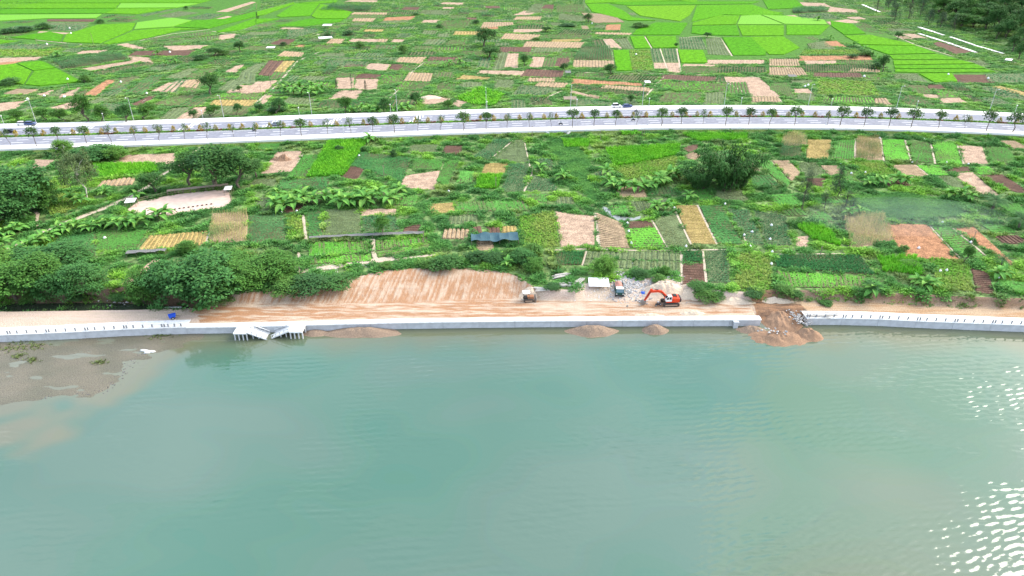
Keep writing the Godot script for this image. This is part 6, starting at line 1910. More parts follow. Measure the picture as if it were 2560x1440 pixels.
func build_ground() -> void:
	var fine := noise_tex("soil_fine", 0.03, 0.55, 1.35, 5)
	var dm := mat("dirt", Color(1, 1, 1), 0.95, fine, 0.23, 3.0, true)
	var v := func(s: float, t: float) -> Vector3:
		var x := lerpf(-190.0, 190.0, s)
		var z0 := along(WATERLINE, x) - 0.45
		var z := lerpf(z0, along(TOP, x), t)
		var y := bank_height(x, z)
		if z < z0 - 3.0 and y > -0.3:
			y += 0.09 * nz2.get_noise_2d(x * 1.5, z * 34.0)
			var rise := smoothstep(along(FOOT, x), along(FOOT, x) - 2.0, z)
			y += 0.14 * nz2.get_noise_2d(x * 58.0 + z * 9.0, z * 3.0) * rise * (1.0 - t)
			y += 0.25 * nz.get_noise_2d(x * 6.0, z * 6.0) * (1.0 - t) * smoothstep(0.0, 0.4, t)
		if x > 59.0 and x < 72.0:                          # the breach between the walls, washed down to the river
			y = lerpf(-2.1, y, smoothstep(0.3, 5.5 + 1.5 * nz.get_noise_2d(x * 8.0, 0.0), z0 - z)) + 0.2 * nz.get_noise_2d(x * 14.0, z * 14.0) * smoothstep(0.0, 1.0, z0 - z)
		return Vector3(x, y, z)
	struct("dirt_embankment", grid_mesh(1300, 84, v, dirt_color), dm)
	var gm := mat("ground", lin(0.145, 0.23, 0.075), 0.95, noise_tex("ground", 0.02, 0.5, 1.5, 5), 0.03, 6.0)
	gm.detail_enabled = true
	gm.detail_albedo = noise_tex("ground_wide", 0.02, 0.6, 1.0, 4)
	gm.detail_blend_mode = BaseMaterial3D.BLEND_MODE_MUL
	gm.detail_uv_layer = BaseMaterial3D.DETAIL_UV_2
	gm.uv2_triplanar = true
	gm.uv2_world_triplanar = true
	gm.uv2_scale = Vector3.ONE * 0.006
	var g := MB.new()
	var x := -190.0
	while x < 190.0:
		var e := x + 4.0
		g.quad(Vector3(x, LAND, -215), Vector3(e, LAND, -215), Vector3(e, LAND, along(TOP, e)), Vector3(x, LAND, along(TOP, x)))
		x = e
	for s: float in [-1.0, 1.0]:
		g.quad(Vector3(s * 190.0, LAND, -215), Vector3(s * 3000.0, LAND, -215), Vector3(s * 3000.0, LAND, along(TOP, s * 190.0)), Vector3(s * 190.0, LAND, along(TOP, s * 190.0)))
		var dz := along(WATERLINE, s * 190.0)
		g.quad(Vector3(s * 190.0, LAND, along(TOP, s * 190.0)), Vector3(s * 3000.0, LAND, along(TOP, s * 190.0)), Vector3(s * 3000.0, RIVER - 1.0, dz), Vector3(s * 190.0, RIVER - 1.0, dz))
	g.quad(Vector3(-3000, LAND, -4000), Vector3(3000, LAND, -4000), Vector3(3000, LAND, -215), Vector3(-3000, LAND, -215))
	struct("ground", g.done(), gm)
	var hv := func(s: float, t: float) -> Vector3:
		var hx := lerpf(190.0, 1400.0, s); var z := lerpf(-300.0, -1500.0, t)
		return Vector3(hx, hill_height(hx, z) + 3.0 * nz.get_noise_2d(hx, z) * float(hill_height(hx, z) > LAND + 6.0), z)
	struct("hill", grid_mesh(150, 150, hv, white), gm)

func path(line: Array, w: float, y: float, m: Material, called := "path") -> void:
	var p := PackedVector2Array()
	for k in range(0, line.size() - 2, 2):
		var a := Vector2(line[k], line[k + 1]); var b := Vector2(line[k + 2], line[k + 3])
		var n := maxi(1, int(a.distance_to(b) / (w * 1.5 + 1.0)))
		for q in n:
			p.append(a.lerp(b, float(q) / n) + Vector2(rng.randfn(), rng.randfn()) * w * 0.06)
	p.append(Vector2(line[-2], line[-1]))
	var m2 := MB.new()
	var r := ribbon_poly(p, w)
	var n2 := p.size()
	for k in n2 - 1:
		var a := r[k]; var b := r[k + 1]; var c := r[2 * n2 - 2 - k]; var d := r[2 * n2 - 1 - k]
		m2.quad(Vector3(a.x, y, a.y), Vector3(b.x, y, b.y), Vector3(c.x, y, c.y), Vector3(d.x, y, d.y))
	struct(called, m2.done(), m)
	fill_poly(r, 2)

func strip(m: MB, o0: float, o1: float, y: float, x0 := -900.0, x1 := 900.0, st := 6.0) -> void:
	var x := x0
	while x < x1:
		var e := minf(x + st, x1)
		var p := clampf(x, -330.0, 330.0); var q := clampf(e, -330.0, 330.0)
		m.quad(Vector3(x, y, road_z(p) + o0), Vector3(e, y, road_z(q) + o0), Vector3(e, y, road_z(q) + o1), Vector3(x, y, road_z(p) + o1))
		x = e

func wall_strip(m: MB, o: float, y0: float, y1: float, o2 := 1e9, x0 := -900.0, x1 := 900.0) -> void:
	if o2 > 1e8:
		o2 = o
	var x := x0
	while x < x1:
		var e := minf(x + 6.0, x1)
		var p := clampf(x, -330.0, 330.0); var q := clampf(e, -330.0, 330.0)
		m.quad(Vector3(x, y1, road_z(p) + o), Vector3(e, y1, road_z(q) + o), Vector3(e, y0, road_z(q) + o2), Vector3(x, y0, road_z(p) + o2))
		x = e

func build_road() -> void:
	var asphalt := mat("asphalt", lin(0.215, 0.22, 0.26), 0.85, noise_tex("asphalt", 0.03, 0.88, 1.1, 5), 0.03, 0.3)
	var paving := mat("paving", lin(0.72, 0.7, 0.68), 0.85, noise_tex("asphalt", 0.03, 0.88, 1.1, 5), 0.2, 0.3)
	var kerb := mat("kerb", lin(0.6, 0.6, 0.58), 0.8)
	var m := MB.new()
	strip(m, -13.0, -1.6, ROAD)
	strip(m, 1.6, 12.0, ROAD)
	struct("road", m.done(), asphalt)
	for e: Array in [[-19.5, -13.0], [12.0, 17.3]]:
		m = MB.new()
		strip(m, e[0], e[1], ROAD + 0.15)
		wall_strip(m, e[1], ROAD - 0.3 if e[1] < 0.0 else 2.4, ROAD + 0.15)
		wall_strip(m, e[0], 2.4 if e[1] < 0.0 else ROAD - 0.3, ROAD + 0.15)
		struct("pavement", m.done(), paving)
	m = MB.new()
	wall_strip(m, 17.3, 1.8, 2.6, 19.5)
	wall_strip(m, -19.5, 1.8, 2.6, -21.5)
	struct("road_verge", m.done(), mats["soil_green"])
	m = MB.new()
	for o: float in [-1.6, 1.4]:
		strip(m, o, o + 0.2, ROAD + 0.18)
		wall_strip(m, o, ROAD - 0.2, ROAD + 0.18)
		wall_strip(m, o + 0.2, ROAD - 0.2, ROAD + 0.18)
	struct("kerb", m.done(), kerb)
	m = MB.new()
	strip(m, -1.4, 1.4, ROAD + 0.12)
	struct("median", m.done(), mats["soil_green"])
	m = MB.new()
	for o: float in [-9.4, -5.6, 5.0, 8.6]:
		var x := -330.0
		while x < 330.0:
			strip(m, o - 0.16, o + 0.16, ROAD + 0.006, x, x + 4.5, 5.0)
			x += 10.0
	for o: float in [-12.7, -2.1, 2.1, 11.6]:
		strip(m, o - 0.09, o + 0.09, ROAD + 0.006, -330.0, 330.0)
	for bx: float in [-185.0, -142.0, -108.0, -82.0, -46.0]:
		for s in 3:
			for o: float in [-11.0, -7.4, -3.8]:
				strip(m, o - 1.5, o + 1.5, ROAD + 0.005, bx + s * 1.3 - o * 0.3, bx + s * 1.3 + 0.5 - o * 0.3, 1.0)
	struct("lane_markings", m.done(), mat("road_paint", lin(0.8, 0.8, 0.8), 0.7))

# ---------------------------------------------------------------- river walls
func wall_run(line: Array, label: String, railing: bool) -> void:
	var conc := mat("concrete", lin(0.52, 0.53, 0.55), 0.85, noise_tex("concrete", 0.02, 0.88, 1.06, 5), 0.05, 0.2)
	var top := mat("concrete_top", lin(0.7, 0.7, 0.69), 0.85, noise_tex("concrete", 0.02, 0.8, 1.1, 5), 0.1, 0.3)
	var t := thing("river_wall", label, "river wall")
	var pts := PackedVector2Array()
	for k in range(0, line.size(), 2):
		pts.append(Vector2(line[k], line[k + 1]))
	var x := pts[0].x
	var last := pts[pts.size() - 1].x
	var panel := 8.6
	var posts := 0
	while x < last - 0.5:
		var e := minf(x + panel, last)
		var a := Vector3(x, 0, along(pts, x)); var b := Vector3(e, 0, along(pts, e))
		var d := (b - a).normalized()
		var turn := atan2(-d.z, d.x)
		var ln := a.distance_to(b) - 0.05
		var f := at((a + b) * 0.5, turn)
		var m := MB.new()
		m.box(f * at(Vector3(0, -1.55, -0.35)), Vector3(ln, 3.1, 0.7))
		obj("panel", m.done(), conc, t)
		m = MB.new()
		if railing:
			m.box(f * at(Vector3(0, 0.1, -0.3)), Vector3(ln, 0.2, 0.9))
			m.box(f * at(Vector3(0, -0.02, -2.05)), Vector3(ln, 0.2, 2.76))
		else:
			m.box(f * at(Vector3(0, 0.05, -0.6)), Vector3(ln, 0.3, 1.8))
		obj("cap", m.done(), top, t)
		if railing:
			for q in 4:
				var lx := -ln * 0.5 + ln * q / 4.0 + 0.25
				var off: Array = [lx] if q else [lx, lx + 0.6]
				for u: float in off:
					m = MB.new()
					m.box(f * at(Vector3(u, 0.62, -0.3)), Vector3(0.3, 0.84, 0.26), 0.04)
					obj("post", m.done(), mat("post_shade_grey", lin(0.27, 0.27, 0.28), 0.9), t)  # pale concrete posts, coloured dark to carry the shade on their sides
			for h: float in [1.06]:
				m = MB.new()
				m.box(f * at(Vector3(0, h, -0.3)), Vector3(ln + 0.04, 0.05 if h < 1.0 else 0.09, 0.05 if h < 1.0 else 0.12))
				obj("rail", m.done(), top, t)
		x = e

func build_walls() -> void:
	wall_run(WALL_LEFT, "long white concrete river wall with railing, along the creek", true)
	wall_run(WALL_MID, "plain concrete river wall with broad white cap below the orange earth slope", false)
	wall_run(WALL_RIGHT, "curved concrete river wall with railing beyond the muddy gap", true)
	var conc: Material = mats["concrete"]; var top: Material = mats["concrete_top"]
	for s: Array in STAIRS:                               # landing centre, direction of descent
		var g: float = s[2]
		var t := thing("river_stairs", s[3], "stairs", at(Vector3(s[0], 0, s[1])), "concrete river stairs")
		var m := MB.new()
		m.box(at(Vector3(0, 0.0, 1.5)), Vector3(3.1, 0.3, 3.2), 0.04)
		obj("landing", m.done(), top, t)
		for k in 11:
			m = MB.new()
			m.box(at(Vector3(g * (1.9 + 0.36 * k), 0.02 - 0.165 * k, 1.6)), Vector3(0.42, 0.2, 2.4))
			obj("step", m.done(), conc, t)
		for z: float in [0.3, 2.9]:
			m = MB.new()
			var a := Vector3(g * 1.7, 0.15, z); var b := Vector3(g * 5.9, -1.7, z)
			var bas := Basis(Vector3(0, 0, 1), atan2(b.y - a.y, (b.x - a.x)))
			m.box(Transform3D(bas, (a + b) * 0.5), Vector3(a.distance_to(b), 0.26, 0.16))
			obj("stringer", m.done(), top, t)
			for k in 5:
				m = MB.new()
				var q := a.lerp(b, k / 4.0)
				m.box(at(q + Vector3(0, 0.42, 0)), Vector3(0.14, 0.8, 0.14), 0.02)
				obj("post", m.done(), conc, t)
			m = MB.new()
			m.box(Transform3D(bas, (a + b) * 0.5 + Vector3(0, 0.78, 0)), Vector3(a.distance_to(b), 0.12, 0.14))
			obj("rail", m.done(), top, t)
		for px: float in [-1.4, -0.45, 0.5, 1.4]:
			for z: float in [0.5, 2.9]:
				m = MB.new()
				m.tube(Vector3(px, -3.4, z), Vector3(px + 0.1, -0.08, z), 0.17, 0.17, 8, false)
				obj("pile", m.done(), conc, t)
		for k in 2:
			m = MB.new()
			m.tube(Vector3(g * (2.6 + k * 1.3), -3.4, 2.2), Vector3(g * (2.6 + k * 1.3), -0.5 - k * 0.75, 2.2), 0.15, 0.15, 8, false)
			obj("pile", m.done(), conc, t)
	var t2 := thing("concrete_post", "squat concrete post in the water before the plain wall", "post", at(Vector3(POST[0], 0, POST[1])))
	var m2 := MB.new()
	m2.box(at(Vector3(0, -1.9, 0)), Vector3(1.1, 3.4, 0.7), 0.05)
	obj("shaft", m2.done(), conc, t2)
	m2 = MB.new()
	m2.box(at(Vector3(0, -0.12, 0)), Vector3(1.3, 0.2, 0.9), 0.04)
	obj("head", m2.done(), conc, t2)

func mound(called: String, label: String, cat: String, p: Vector3, r: Vector2, h: float, m: Material, rough := 0.18, turn := 0.0) -> void:
	var o := p.x * 3.0
	var v := func(s: float, t: float) -> Vector3:
		var a := s * TAU
		var k := 1.0 + 0.22 * nz.get_noise_2d(cos(a) * 30.0 + o, sin(a) * 30.0)
		var q := t * k
		var y := h * (0.5 + 0.5 * cos(PI * minf(t, 1.0))) + h * rough * (nz2.get_noise_2d(cos(a) * t * r.x * 16.0 + o, sin(a) * t * r.y * 16.0) + 0.6 * nz.get_noise_2d(cos(a) * t * r.x * 40.0 + o, sin(a) * t * r.y * 40.0)) * (1.0 - t)
		return Vector3(cos(a) * r.x * q, y - 0.25 * t, sin(a) * r.y * q)
	tag(obj(called, grid_mesh(60, 26, v, white), m, null, at(p, turn)), label, cat)

# ---------------------------------------------------------------- machines and vehicles
func paint(called: String, c: Color, rough := 0.4) -> StandardMaterial3D:
	return mat(called, c, rough, noise_tex("asphalt", 0.03, 0.88, 1.1, 5), 0.9)

func wheel(t: Node3D, p: Vector3, r: float, w: float, across := Vector3(0, 0, 1)) -> void:
	var m := MB.new()
	m.tube(-across * w * 0.5, across * w * 0.5, r, r, 14)
	var o := obj("wheel", m.done(), mat("rubber", lin(0.03, 0.03, 0.03), 0.8), t, at(p))
	m = MB.new()
	m.tube(-across * (w * 0.5 + 0.015), across * (w * 0.5 + 0.015), r * 0.55, r * 0.55, 10)
	obj("rim", m.done(), mat("rim", lin(0.35, 0.35, 0.36), 0.4), o)

func track(t: Node3D, z: float, l: float, h: float, w: float) -> void:
	var p := PackedVector2Array()
	for k in 7:
		var a := PI * 0.5 + PI * k / 6.0
		p.append(Vector2(-l * 0.5 + h * 0.5 + cos(a) * h * 0.5, h * 0.5 + sin(a) * h * 0.5))
	for k in 7:
		var a := -PI * 0.5 + PI * k / 6.0
		p.append(Vector2(l * 0.5 - h * 0.5 + cos(a) * h * 0.5, h * 0.5 + sin(a) * h * 0.5))
	var m := MB.new()
	m.prism(p, at(Vector3(0, 0, z)), -w * 0.5, w * 0.5)
	var o := obj("track", m.done(), mat("track_steel", lin(0.06, 0.05, 0.045), 0.8), t)
	for s: float in [-1.0, 1.0]:
		m = MB.new()
		m.box(at(Vector3(0, h * 0.5, z + s * (w * 0.5 + 0.01))), Vector3(l * 0.72, h * 0.42, 0.03))
		obj("track_frame", m.done(), mat("track_frame", lin(0.3, 0.22, 0.16), 0.8), o)

func bar(m: MB, pts: Array, z: float, w: float) -> void:
	var p := PackedVector2Array()
	for q in range(0, pts.size(), 2):
		p.append(Vector2(pts[q], pts[q + 1]))
	m.prism(p, at(Vector3(0, 0, z)), -w * 0.5, w * 0.5)

func excavator(p: Vector3, turn: float) -> void:
	var t := thing("excavator", "red excavator with white cab and long arm on the earthworks", "excavator", at(p, turn))
	var red := paint("excavator_red", lin(0.62, 0.06, 0.02), 0.4)
	var dark := mat("machine_dark", lin(0.035, 0.035, 0.035), 0.6)
	var whitep := paint("cab_white", lin(0.72, 0.72, 0.7), 0.4)
	var glass := mat("dark_glass", lin(0.02, 0.025, 0.03), 0.08)
	track(t, 1.15, 4.2, 0.85, 0.6)
	track(t, -1.15, 4.2, 0.85, 0.6)
	var m := MB.new()
	m.box(at(Vector3(0, 0.6, 0)), Vector3(1.7, 0.5, 1.8))
	m.tube(Vector3(0, 0.8, 0), Vector3(0, 1.12, 0), 0.75, 0.75, 14)
	obj("undercarriage", m.done(), dark, t)
	m = MB.new()
	m.box(at(Vector3(0.35, 1.25, 0)), Vector3(3.3, 0.28, 2.5), 0.06)
	m.box(at(Vector3(1.25, 1.75, 0)), Vector3(1.7, 0.8, 2.45), 0.14)
	obj("engine_cover", m.done(), red, t)
	m = MB.new()
	m.box(at(Vector3(2.2, 1.65, 0)), Vector3(0.55, 0.95, 2.4), 0.2)
	obj("counterweight", m.done(), dark, t)
	m = MB.new()
	m.box(at(Vector3(1.1, 2.25, -0.4)), Vector3(0.9, 0.25, 1.1), 0.05)
	m.tube(Vector3(1.3, 2.1, 0.5), Vector3(1.3, 2.7, 0.5), 0.08, 0.08, 6)
	obj("exhaust", m.done(), dark, t)
	m = MB.new()
	bar(m, [-1.45, 1.35, 0.05, 1.35, 0.05, 2.75, -0.95, 2.75, -1.45, 2.2], 0.72, 1.0)
	var cab := obj("cab", m.done(), whitep, t)
	m = MB.new()
	bar(m, [-1.3, 1.95, -0.75, 1.95, -0.75, 2.6, -0.95, 2.6, -1.3, 2.25], 1.235, 0.03)
	obj("window", m.done(), glass, cab)
	m = MB.new()
	bar(m, [-0.6, 1.95, -0.08, 1.95, -0.08, 2.6, -0.6, 2.6], 1.235, 0.03)
	obj("window", m.done(), glass, cab)
	m = MB.new()
	m.quad(Vector3(-1.47, 2.18, 0.3), Vector3(-0.98, 2.72, 0.3), Vector3(-0.98, 2.72, 1.15), Vector3(-1.47, 2.18, 1.15))
	obj("windscreen", m.done(), glass, cab, at(Vector3(-0.02, 0.02, 0)))
	m = MB.new()
	bar(m, [-0.3, 1.4, -0.9, 2.3, -2.3, 3.75, -3.3, 3.95, -5.2, 3.8, -5.2, 3.35, -3.3, 3.4, -2.2, 3.1, -0.4, 1.2], -0.25, 0.5)
	obj("boom", m.done(), red, t)
	m = MB.new()
	bar(m, [-4.6, 4.15, -5.1, 4.35, -6.6, 1.1, -6.2, 1.0], -0.25, 0.42)
	obj("arm", m.done(), red, t)
	m = MB.new()
	bar(m, [-6.1, 1.2, -6.9, 1.15, -7.3, 0.6, -7.0, 0.02, -6.2, 0.25], -0.25, 1.0)
	obj("bucket", m.done(), mat("bucket_steel", lin(0.2, 0.18, 0.16), 0.6), t)
	for c: Array in [[Vector3(-0.9, 1.5, -0.6), Vector3(-2.6, 3.3, -0.6)], [Vector3(-0.9, 1.5, 0.1), Vector3(-2.6, 3.3, 0.1)], [Vector3(-3.2, 4.0, -0.25), Vector3(-4.9, 4.4, -0.25)], [Vector3(-5.2, 3.6, 0.05), Vector3(-6.5, 1.5, 0.05)]]:
		m = MB.new()
		m.tube(c[0], c[1].lerp(c[0], 0.4), 0.09, 0.09, 7)
		m.tube(c[1].lerp(c[0], 0.4), c[1], 0.05, 0.05, 6)
		obj("hydraulic_cylinder", m.done(), dark, t)

func bulldozer(p: Vector3, turn: float) -> void:
	var t := thing("bulldozer", "small brown bulldozer with white canopy at the foot of the earth slope", "bulldozer", at(p, turn))
	track(t, 0.8, 2.5, 0.8, 0.45)
	track(t, -0.8, 2.5, 0.8, 0.45)
	var m := MB.new()
	m.box(at(Vector3(0.5, 1.0, 0)), Vector3(1.7, 0.8, 1.1), 0.08)
	obj("engine_cover", m.done(), paint("dozer_brown", lin(0.32, 0.15, 0.08), 0.6), t)
	m = MB.new()
	m.box(at(Vector3(-0.6, 1.0, 0)), Vector3(0.8, 0.5, 1.2), 0.06)
	obj("seat", m.done(), mats["machine_dark"], t)
	m = MB.new()
	m.box(at(Vector3(-0.55, 2.5, 0)), Vector3(1.8, 0.14, 1.6), 0.04)
	obj("canopy", m.done(), mats["cab_white"], t)
	for c in 4:
		m = MB.new()
		m.tube(Vector3(-1.2 if c & 1 else 0.1, 1.0, -0.65 if c & 2 else 0.65), Vector3(-1.2 if c & 1 else 0.1, 2.45, -0.65 if c & 2 else 0.65), 0.05, 0.05, 6)
		obj("canopy_post", m.done(), mats["machine_dark"], t)
	m = MB.new()
	bar(m, [1.75, 0.05, 1.95, 0.15, 1.85, 0.6, 1.95, 1.05, 1.8, 1.0, 1.7, 0.5], 0, 2.4)
	obj("blade", m.done(), mats["bucket_steel"], t)

func truck(p: Vector3, turn: float) -> void:
	var t := thing("tipper_truck", "dark green tipper truck with reddish load parked on the white rubble", "truck", at(p, turn))
	var green := paint("truck_green", lin(0.02, 0.07, 0.06), 0.4)
	var m := MB.new()
	bar(m, [1.7, 0.7, 3.2, 0.7, 3.2, 1.5, 2.95, 2.35, 1.7, 2.35], 0, 2.1)
	var cab := obj("cab", m.done(), green, t)
	m = MB.new()
	m.quad(Vector3(3.2, 1.52, -0.92), Vector3(2.98, 2.25, -0.88), Vector3(2.98, 2.25, 0.88), Vector3(3.2, 1.52, 0.92))
	obj("windscreen", m.done(), mat("pale_glass", lin(0.12, 0.2, 0.24), 0.08), cab, at(Vector3(0.02, 0, 0)))
	m = MB.new()
	m.box(at(Vector3(2.35, 2.39, 0)), Vector3(1.2, 0.06, 1.9))
	obj("roof", m.done(), mats["cab_white"], cab)
	m = MB.new()
	m.box(at(Vector3(3.24, 0.72, 0)), Vector3(0.12, 0.3, 2.1), 0.03)
	obj("bumper", m.done(), mats["machine_dark"], cab)
	for z: float in [-0.8, 0.8]:
		m = MB.new()
		m.box(at(Vector3(3.22, 1.1, z)), Vector3(0.06, 0.2, 0.32))
		obj("headlight", m.done(), mats["cab_white"], cab)
	m = MB.new()
	m.box(at(Vector3(-0.7, 0.75, 0)), Vector3(5.2, 0.25, 1.0))
	obj("chassis", m.done(), mats["machine_dark"], t)
	m = MB.new()
	m.box(at(Vector3(-0.9, 1.0, 0)), Vector3(4.8, 0.12, 2.2))
	for z: float in [-1.07, 1.07]:
		m.box(at(Vector3(-0.9, 1.4, z)), Vector3(4.8, 0.75, 0.08))
	for x: float in [-3.27, 1.47]:
		m.box(at(Vector3(x, 1.4, 0)), Vector3(0.08, 0.75, 2.06))
	obj("tipper_body", m.done(), green, t)
	var v := func(s: float, q: float) -> Vector3:
		var x := s * 4.5 - 3.15; var z := q * 2.0 - 1.0
		return Vector3(x, 1.45 + 0.65 * cos((x + 0.9) * 0.68) * cos(z * 1.4) + 0.2 * nz.get_noise_2d(x * 60.0, z * 60.0), z)
	obj("load", grid_mesh(16, 9, v, white), mat("load_soil", lin(0.4, 0.2, 0.16), 0.95), t)
	for x: float in [2.45, -1.2, -2.3]:
		for z: float in [-0.95, 0.95]:
			wheel(t, Vector3(x, 0.5, z), 0.5, 0.34)

func car(p: Vector3, turn: float, body: Material, tall: float, label: String) -> void:
	var t := thing("car", label, "car", at(p, turn), "cars on and beside the road")
	var m := MB.new()
	bar(m, [-2.25, 0.3, 2.25, 0.3, 2.3, 0.7, 2.15, 0.95, 1.1, 1.05, -2.1, 1.08, -2.3, 0.8], 0, 1.78)
	var b := obj("body", m.done(), body, t)
	m = MB.new()
	bar(m, [-2.0, 1.05, 1.15, 1.05, 0.45, tall, -1.6, tall], 0, 1.6)
	obj("windows", m.done(), mats["dark_glass"], t)
	m = MB.new()
	m.box(at(Vector3(-0.6, tall + 0.03, 0)), Vector3(2.2, 0.07, 1.5), 0.02)
	obj("roof", m.done(), body, t)
	for x: float in [-1.4, 1.4]:
		for z: float in [-0.8, 0.8]:
			wheel(t, Vector3(x, 0.33, z), 0.33, 0.22)
	for z: float in [-0.65, 0.65]:
		m = MB.new()
		m.box(at(Vector3(2.27, 0.75, z)), Vector3(0.06, 0.14, 0.34))
		obj("headlight", m.done(), mats["cab_white"], b)

# a rider: joints with radii, tapered capsules joined with a smooth minimum and meshed as surface nets
func rider_mesh() -> ArrayMesh:
	var j := {"hip": [Vector3(-0.2, 0.85, 0), 0.16], "chest": [Vector3(-0.06, 1.25, 0), 0.17], "neck": [Vector3(-0.02, 1.45, 0), 0.07], "head": [Vector3(0.03, 1.62, 0), 0.13], "headtop": [Vector3(0.02, 1.7, 0), 0.12]}
	var bones := [["hip", "chest"], ["chest", "neck"], ["neck", "head"], ["head", "headtop"]]
	for s: float in [-1.0, 1.0]:
		var q := str(int(s))
		j["sh" + q] = [Vector3(-0.05, 1.37, s * 0.19), 0.075]
		j["el" + q] = [Vector3(0.14, 1.12, s * 0.27), 0.055]
		j["wr" + q] = [Vector3(0.4, 1.03, s * 0.26), 0.042]
		j["ha" + q] = [Vector3(0.48, 1.03, s * 0.25), 0.045]
		j["th" + q] = [Vector3(-0.18, 0.82, s * 0.12), 0.11]
		j["kn" + q] = [Vector3(0.22, 0.74, s * 0.17), 0.075]
		j["an" + q] = [Vector3(0.1, 0.38, s * 0.17), 0.05]
		j["to" + q] = [Vector3(0.26, 0.33, s * 0.18), 0.045]
		for b: Array in [["chest", "sh"], ["sh", "el"], ["el", "wr"], ["wr", "ha"], ["hip", "th"], ["th", "kn"], ["kn", "an"], ["an", "to"]]:
			bones.append([b[0] if b[0] in ["chest", "hip"] else b[0] + q, b[1] + q])
	var lo := Vector3(-0.5, 0.2, -0.45); var c := 0.035
	var nx := 32; var ny := 48; var nw := 26
	var f := PackedFloat32Array()
	f.resize(nx * ny * nw)
	for x in nx:
		for y in ny:
			for z in nw:
				var p := lo + Vector3(x, y, z) * c
				var d := 1.0
				for b: Array in bones:
					var a: Array = j[b[0]]; var e: Array = j[b[1]]
					var ab: Vector3 = e[0] - a[0]
					var t := clampf((p - a[0]).dot(ab) / ab.length_squared(), 0.0, 1.0)
					var k: float = (p - a[0] - ab * t).length() - lerpf(a[1], e[1], t)
					var h := clampf(0.5 + 0.5 * (k - d) / 0.04, 0.0, 1.0)
					d = lerpf(k, d, h) - 0.04 * h * (1.0 - h)
				f[(x * ny + y) * nw + z] = d
	var m := MB.new()
	var at_ := {}
	for x in nx - 1:
		for y in ny - 1:
			for z in nw - 1:
				var sum := Vector3.ZERO; var n := 0
				for e: Array in [[0, 1], [0, 2], [0, 4], [1, 3], [1, 5], [2, 3], [2, 6], [3, 7], [4, 5], [4, 6], [5, 7], [6, 7]]:
					var va := Vector3i(x + (e[0] & 1), y + (e[0] >> 1 & 1), z + (e[0] >> 2 & 1)); var vb := Vector3i(x + (e[1] & 1), y + (e[1] >> 1 & 1), z + (e[1] >> 2 & 1))
					var fa := f[(va.x * ny + va.y) * nw + va.z]; var fb := f[(vb.x * ny + vb.y) * nw + vb.z]
					if (fa < 0.0) != (fb < 0.0):
						sum += Vector3(va).lerp(Vector3(vb), fa / (fa - fb)); n += 1
				if n:
					at_[Vector3i(x, y, z)] = lo + sum / n * c
	for k: Vector3i in at_:
		for ax in 3:
			var u := Vector3i(0, 1, 0) if ax == 0 else Vector3i(0, 0, 1) if ax == 1 else Vector3i(1, 0, 0)
			var w := Vector3i(0, 0, 1) if ax == 0 else Vector3i(1, 0, 0) if ax == 1 else Vector3i(0, 1, 0)
			var d := Vector3i(1, 0, 0) if ax == 0 else Vector3i(0, 1, 0) if ax == 1 else Vector3i(0, 0, 1)
			var e := k + d
			if f[(k.x * ny + k.y) * nw + k.z] < 0.0 != (f[(e.x * ny + e.y) * nw + e.z] < 0.0) and at_.has(k - u) and at_.has(k - w) and at_.has(k - u - w):
				var y: float = at_[k].y
				m.col = Color(0.06, 0.06, 0.07) if y > 1.58 or y < 0.86 else Color(0.3, 0.32, 0.36)
				if f[(k.x * ny + k.y) * nw + k.z] < 0.0:
					m.quad(at_[k], at_[k - w], at_[k - u - w], at_[k - u])
				else:
					m.quad(at_[k], at_[k - u], at_[k - u - w], at_[k - w])
	return m.done()

func motorbike(p: Vector3, turn: float, label: String, ridden: bool, rider_label := "") -> void:
	var t := thing("motorbike", label, "motorbike", at(p, turn), "motorbikes")
	for x: float in [-0.62, 0.62]:
		wheel(t, Vector3(x, 0.3, 0), 0.3, 0.1)
	var m := MB.new()
	bar(m, [-0.75, 0.62, -0.1, 0.68, 0.25, 0.5, 0.45, 0.9, 0.6, 0.88, 0.42, 0.3, -0.2, 0.25, -0.5, 0.4], 0, 0.24)
	obj("body", m.done(), paint("bike_dark", lin(0.04, 0.04, 0.05), 0.4), t)
	m = MB.new()
	m.box(at(Vector3(-0.4, 0.72, 0)), Vector3(0.75, 0.12, 0.26), 0.03)
	obj("seat", m.done(), mats["machine_dark"], t)
	m = MB.new()
	m.tube(Vector3(0.5, 0.98, -0.33), Vector3(0.5, 0.98, 0.33), 0.025, 0.025, 5)
	m.tube(Vector3(0.62, 0.3, 0), Vector3(0.5, 0.98, 0), 0.03, 0.03, 5)
	obj("handlebar", m.done(), mats["machine_dark"], t)
	if ridden:
		if not shapes.has("rider"):
			shapes.rider = rider_mesh()
		tag(obj("person", shapes.rider, mat("clothes", Color(1, 1, 1), 0.9, null, 1.0, 0.0, true), null, at(p, turn)), rider_label, "person", "motorbike riders")

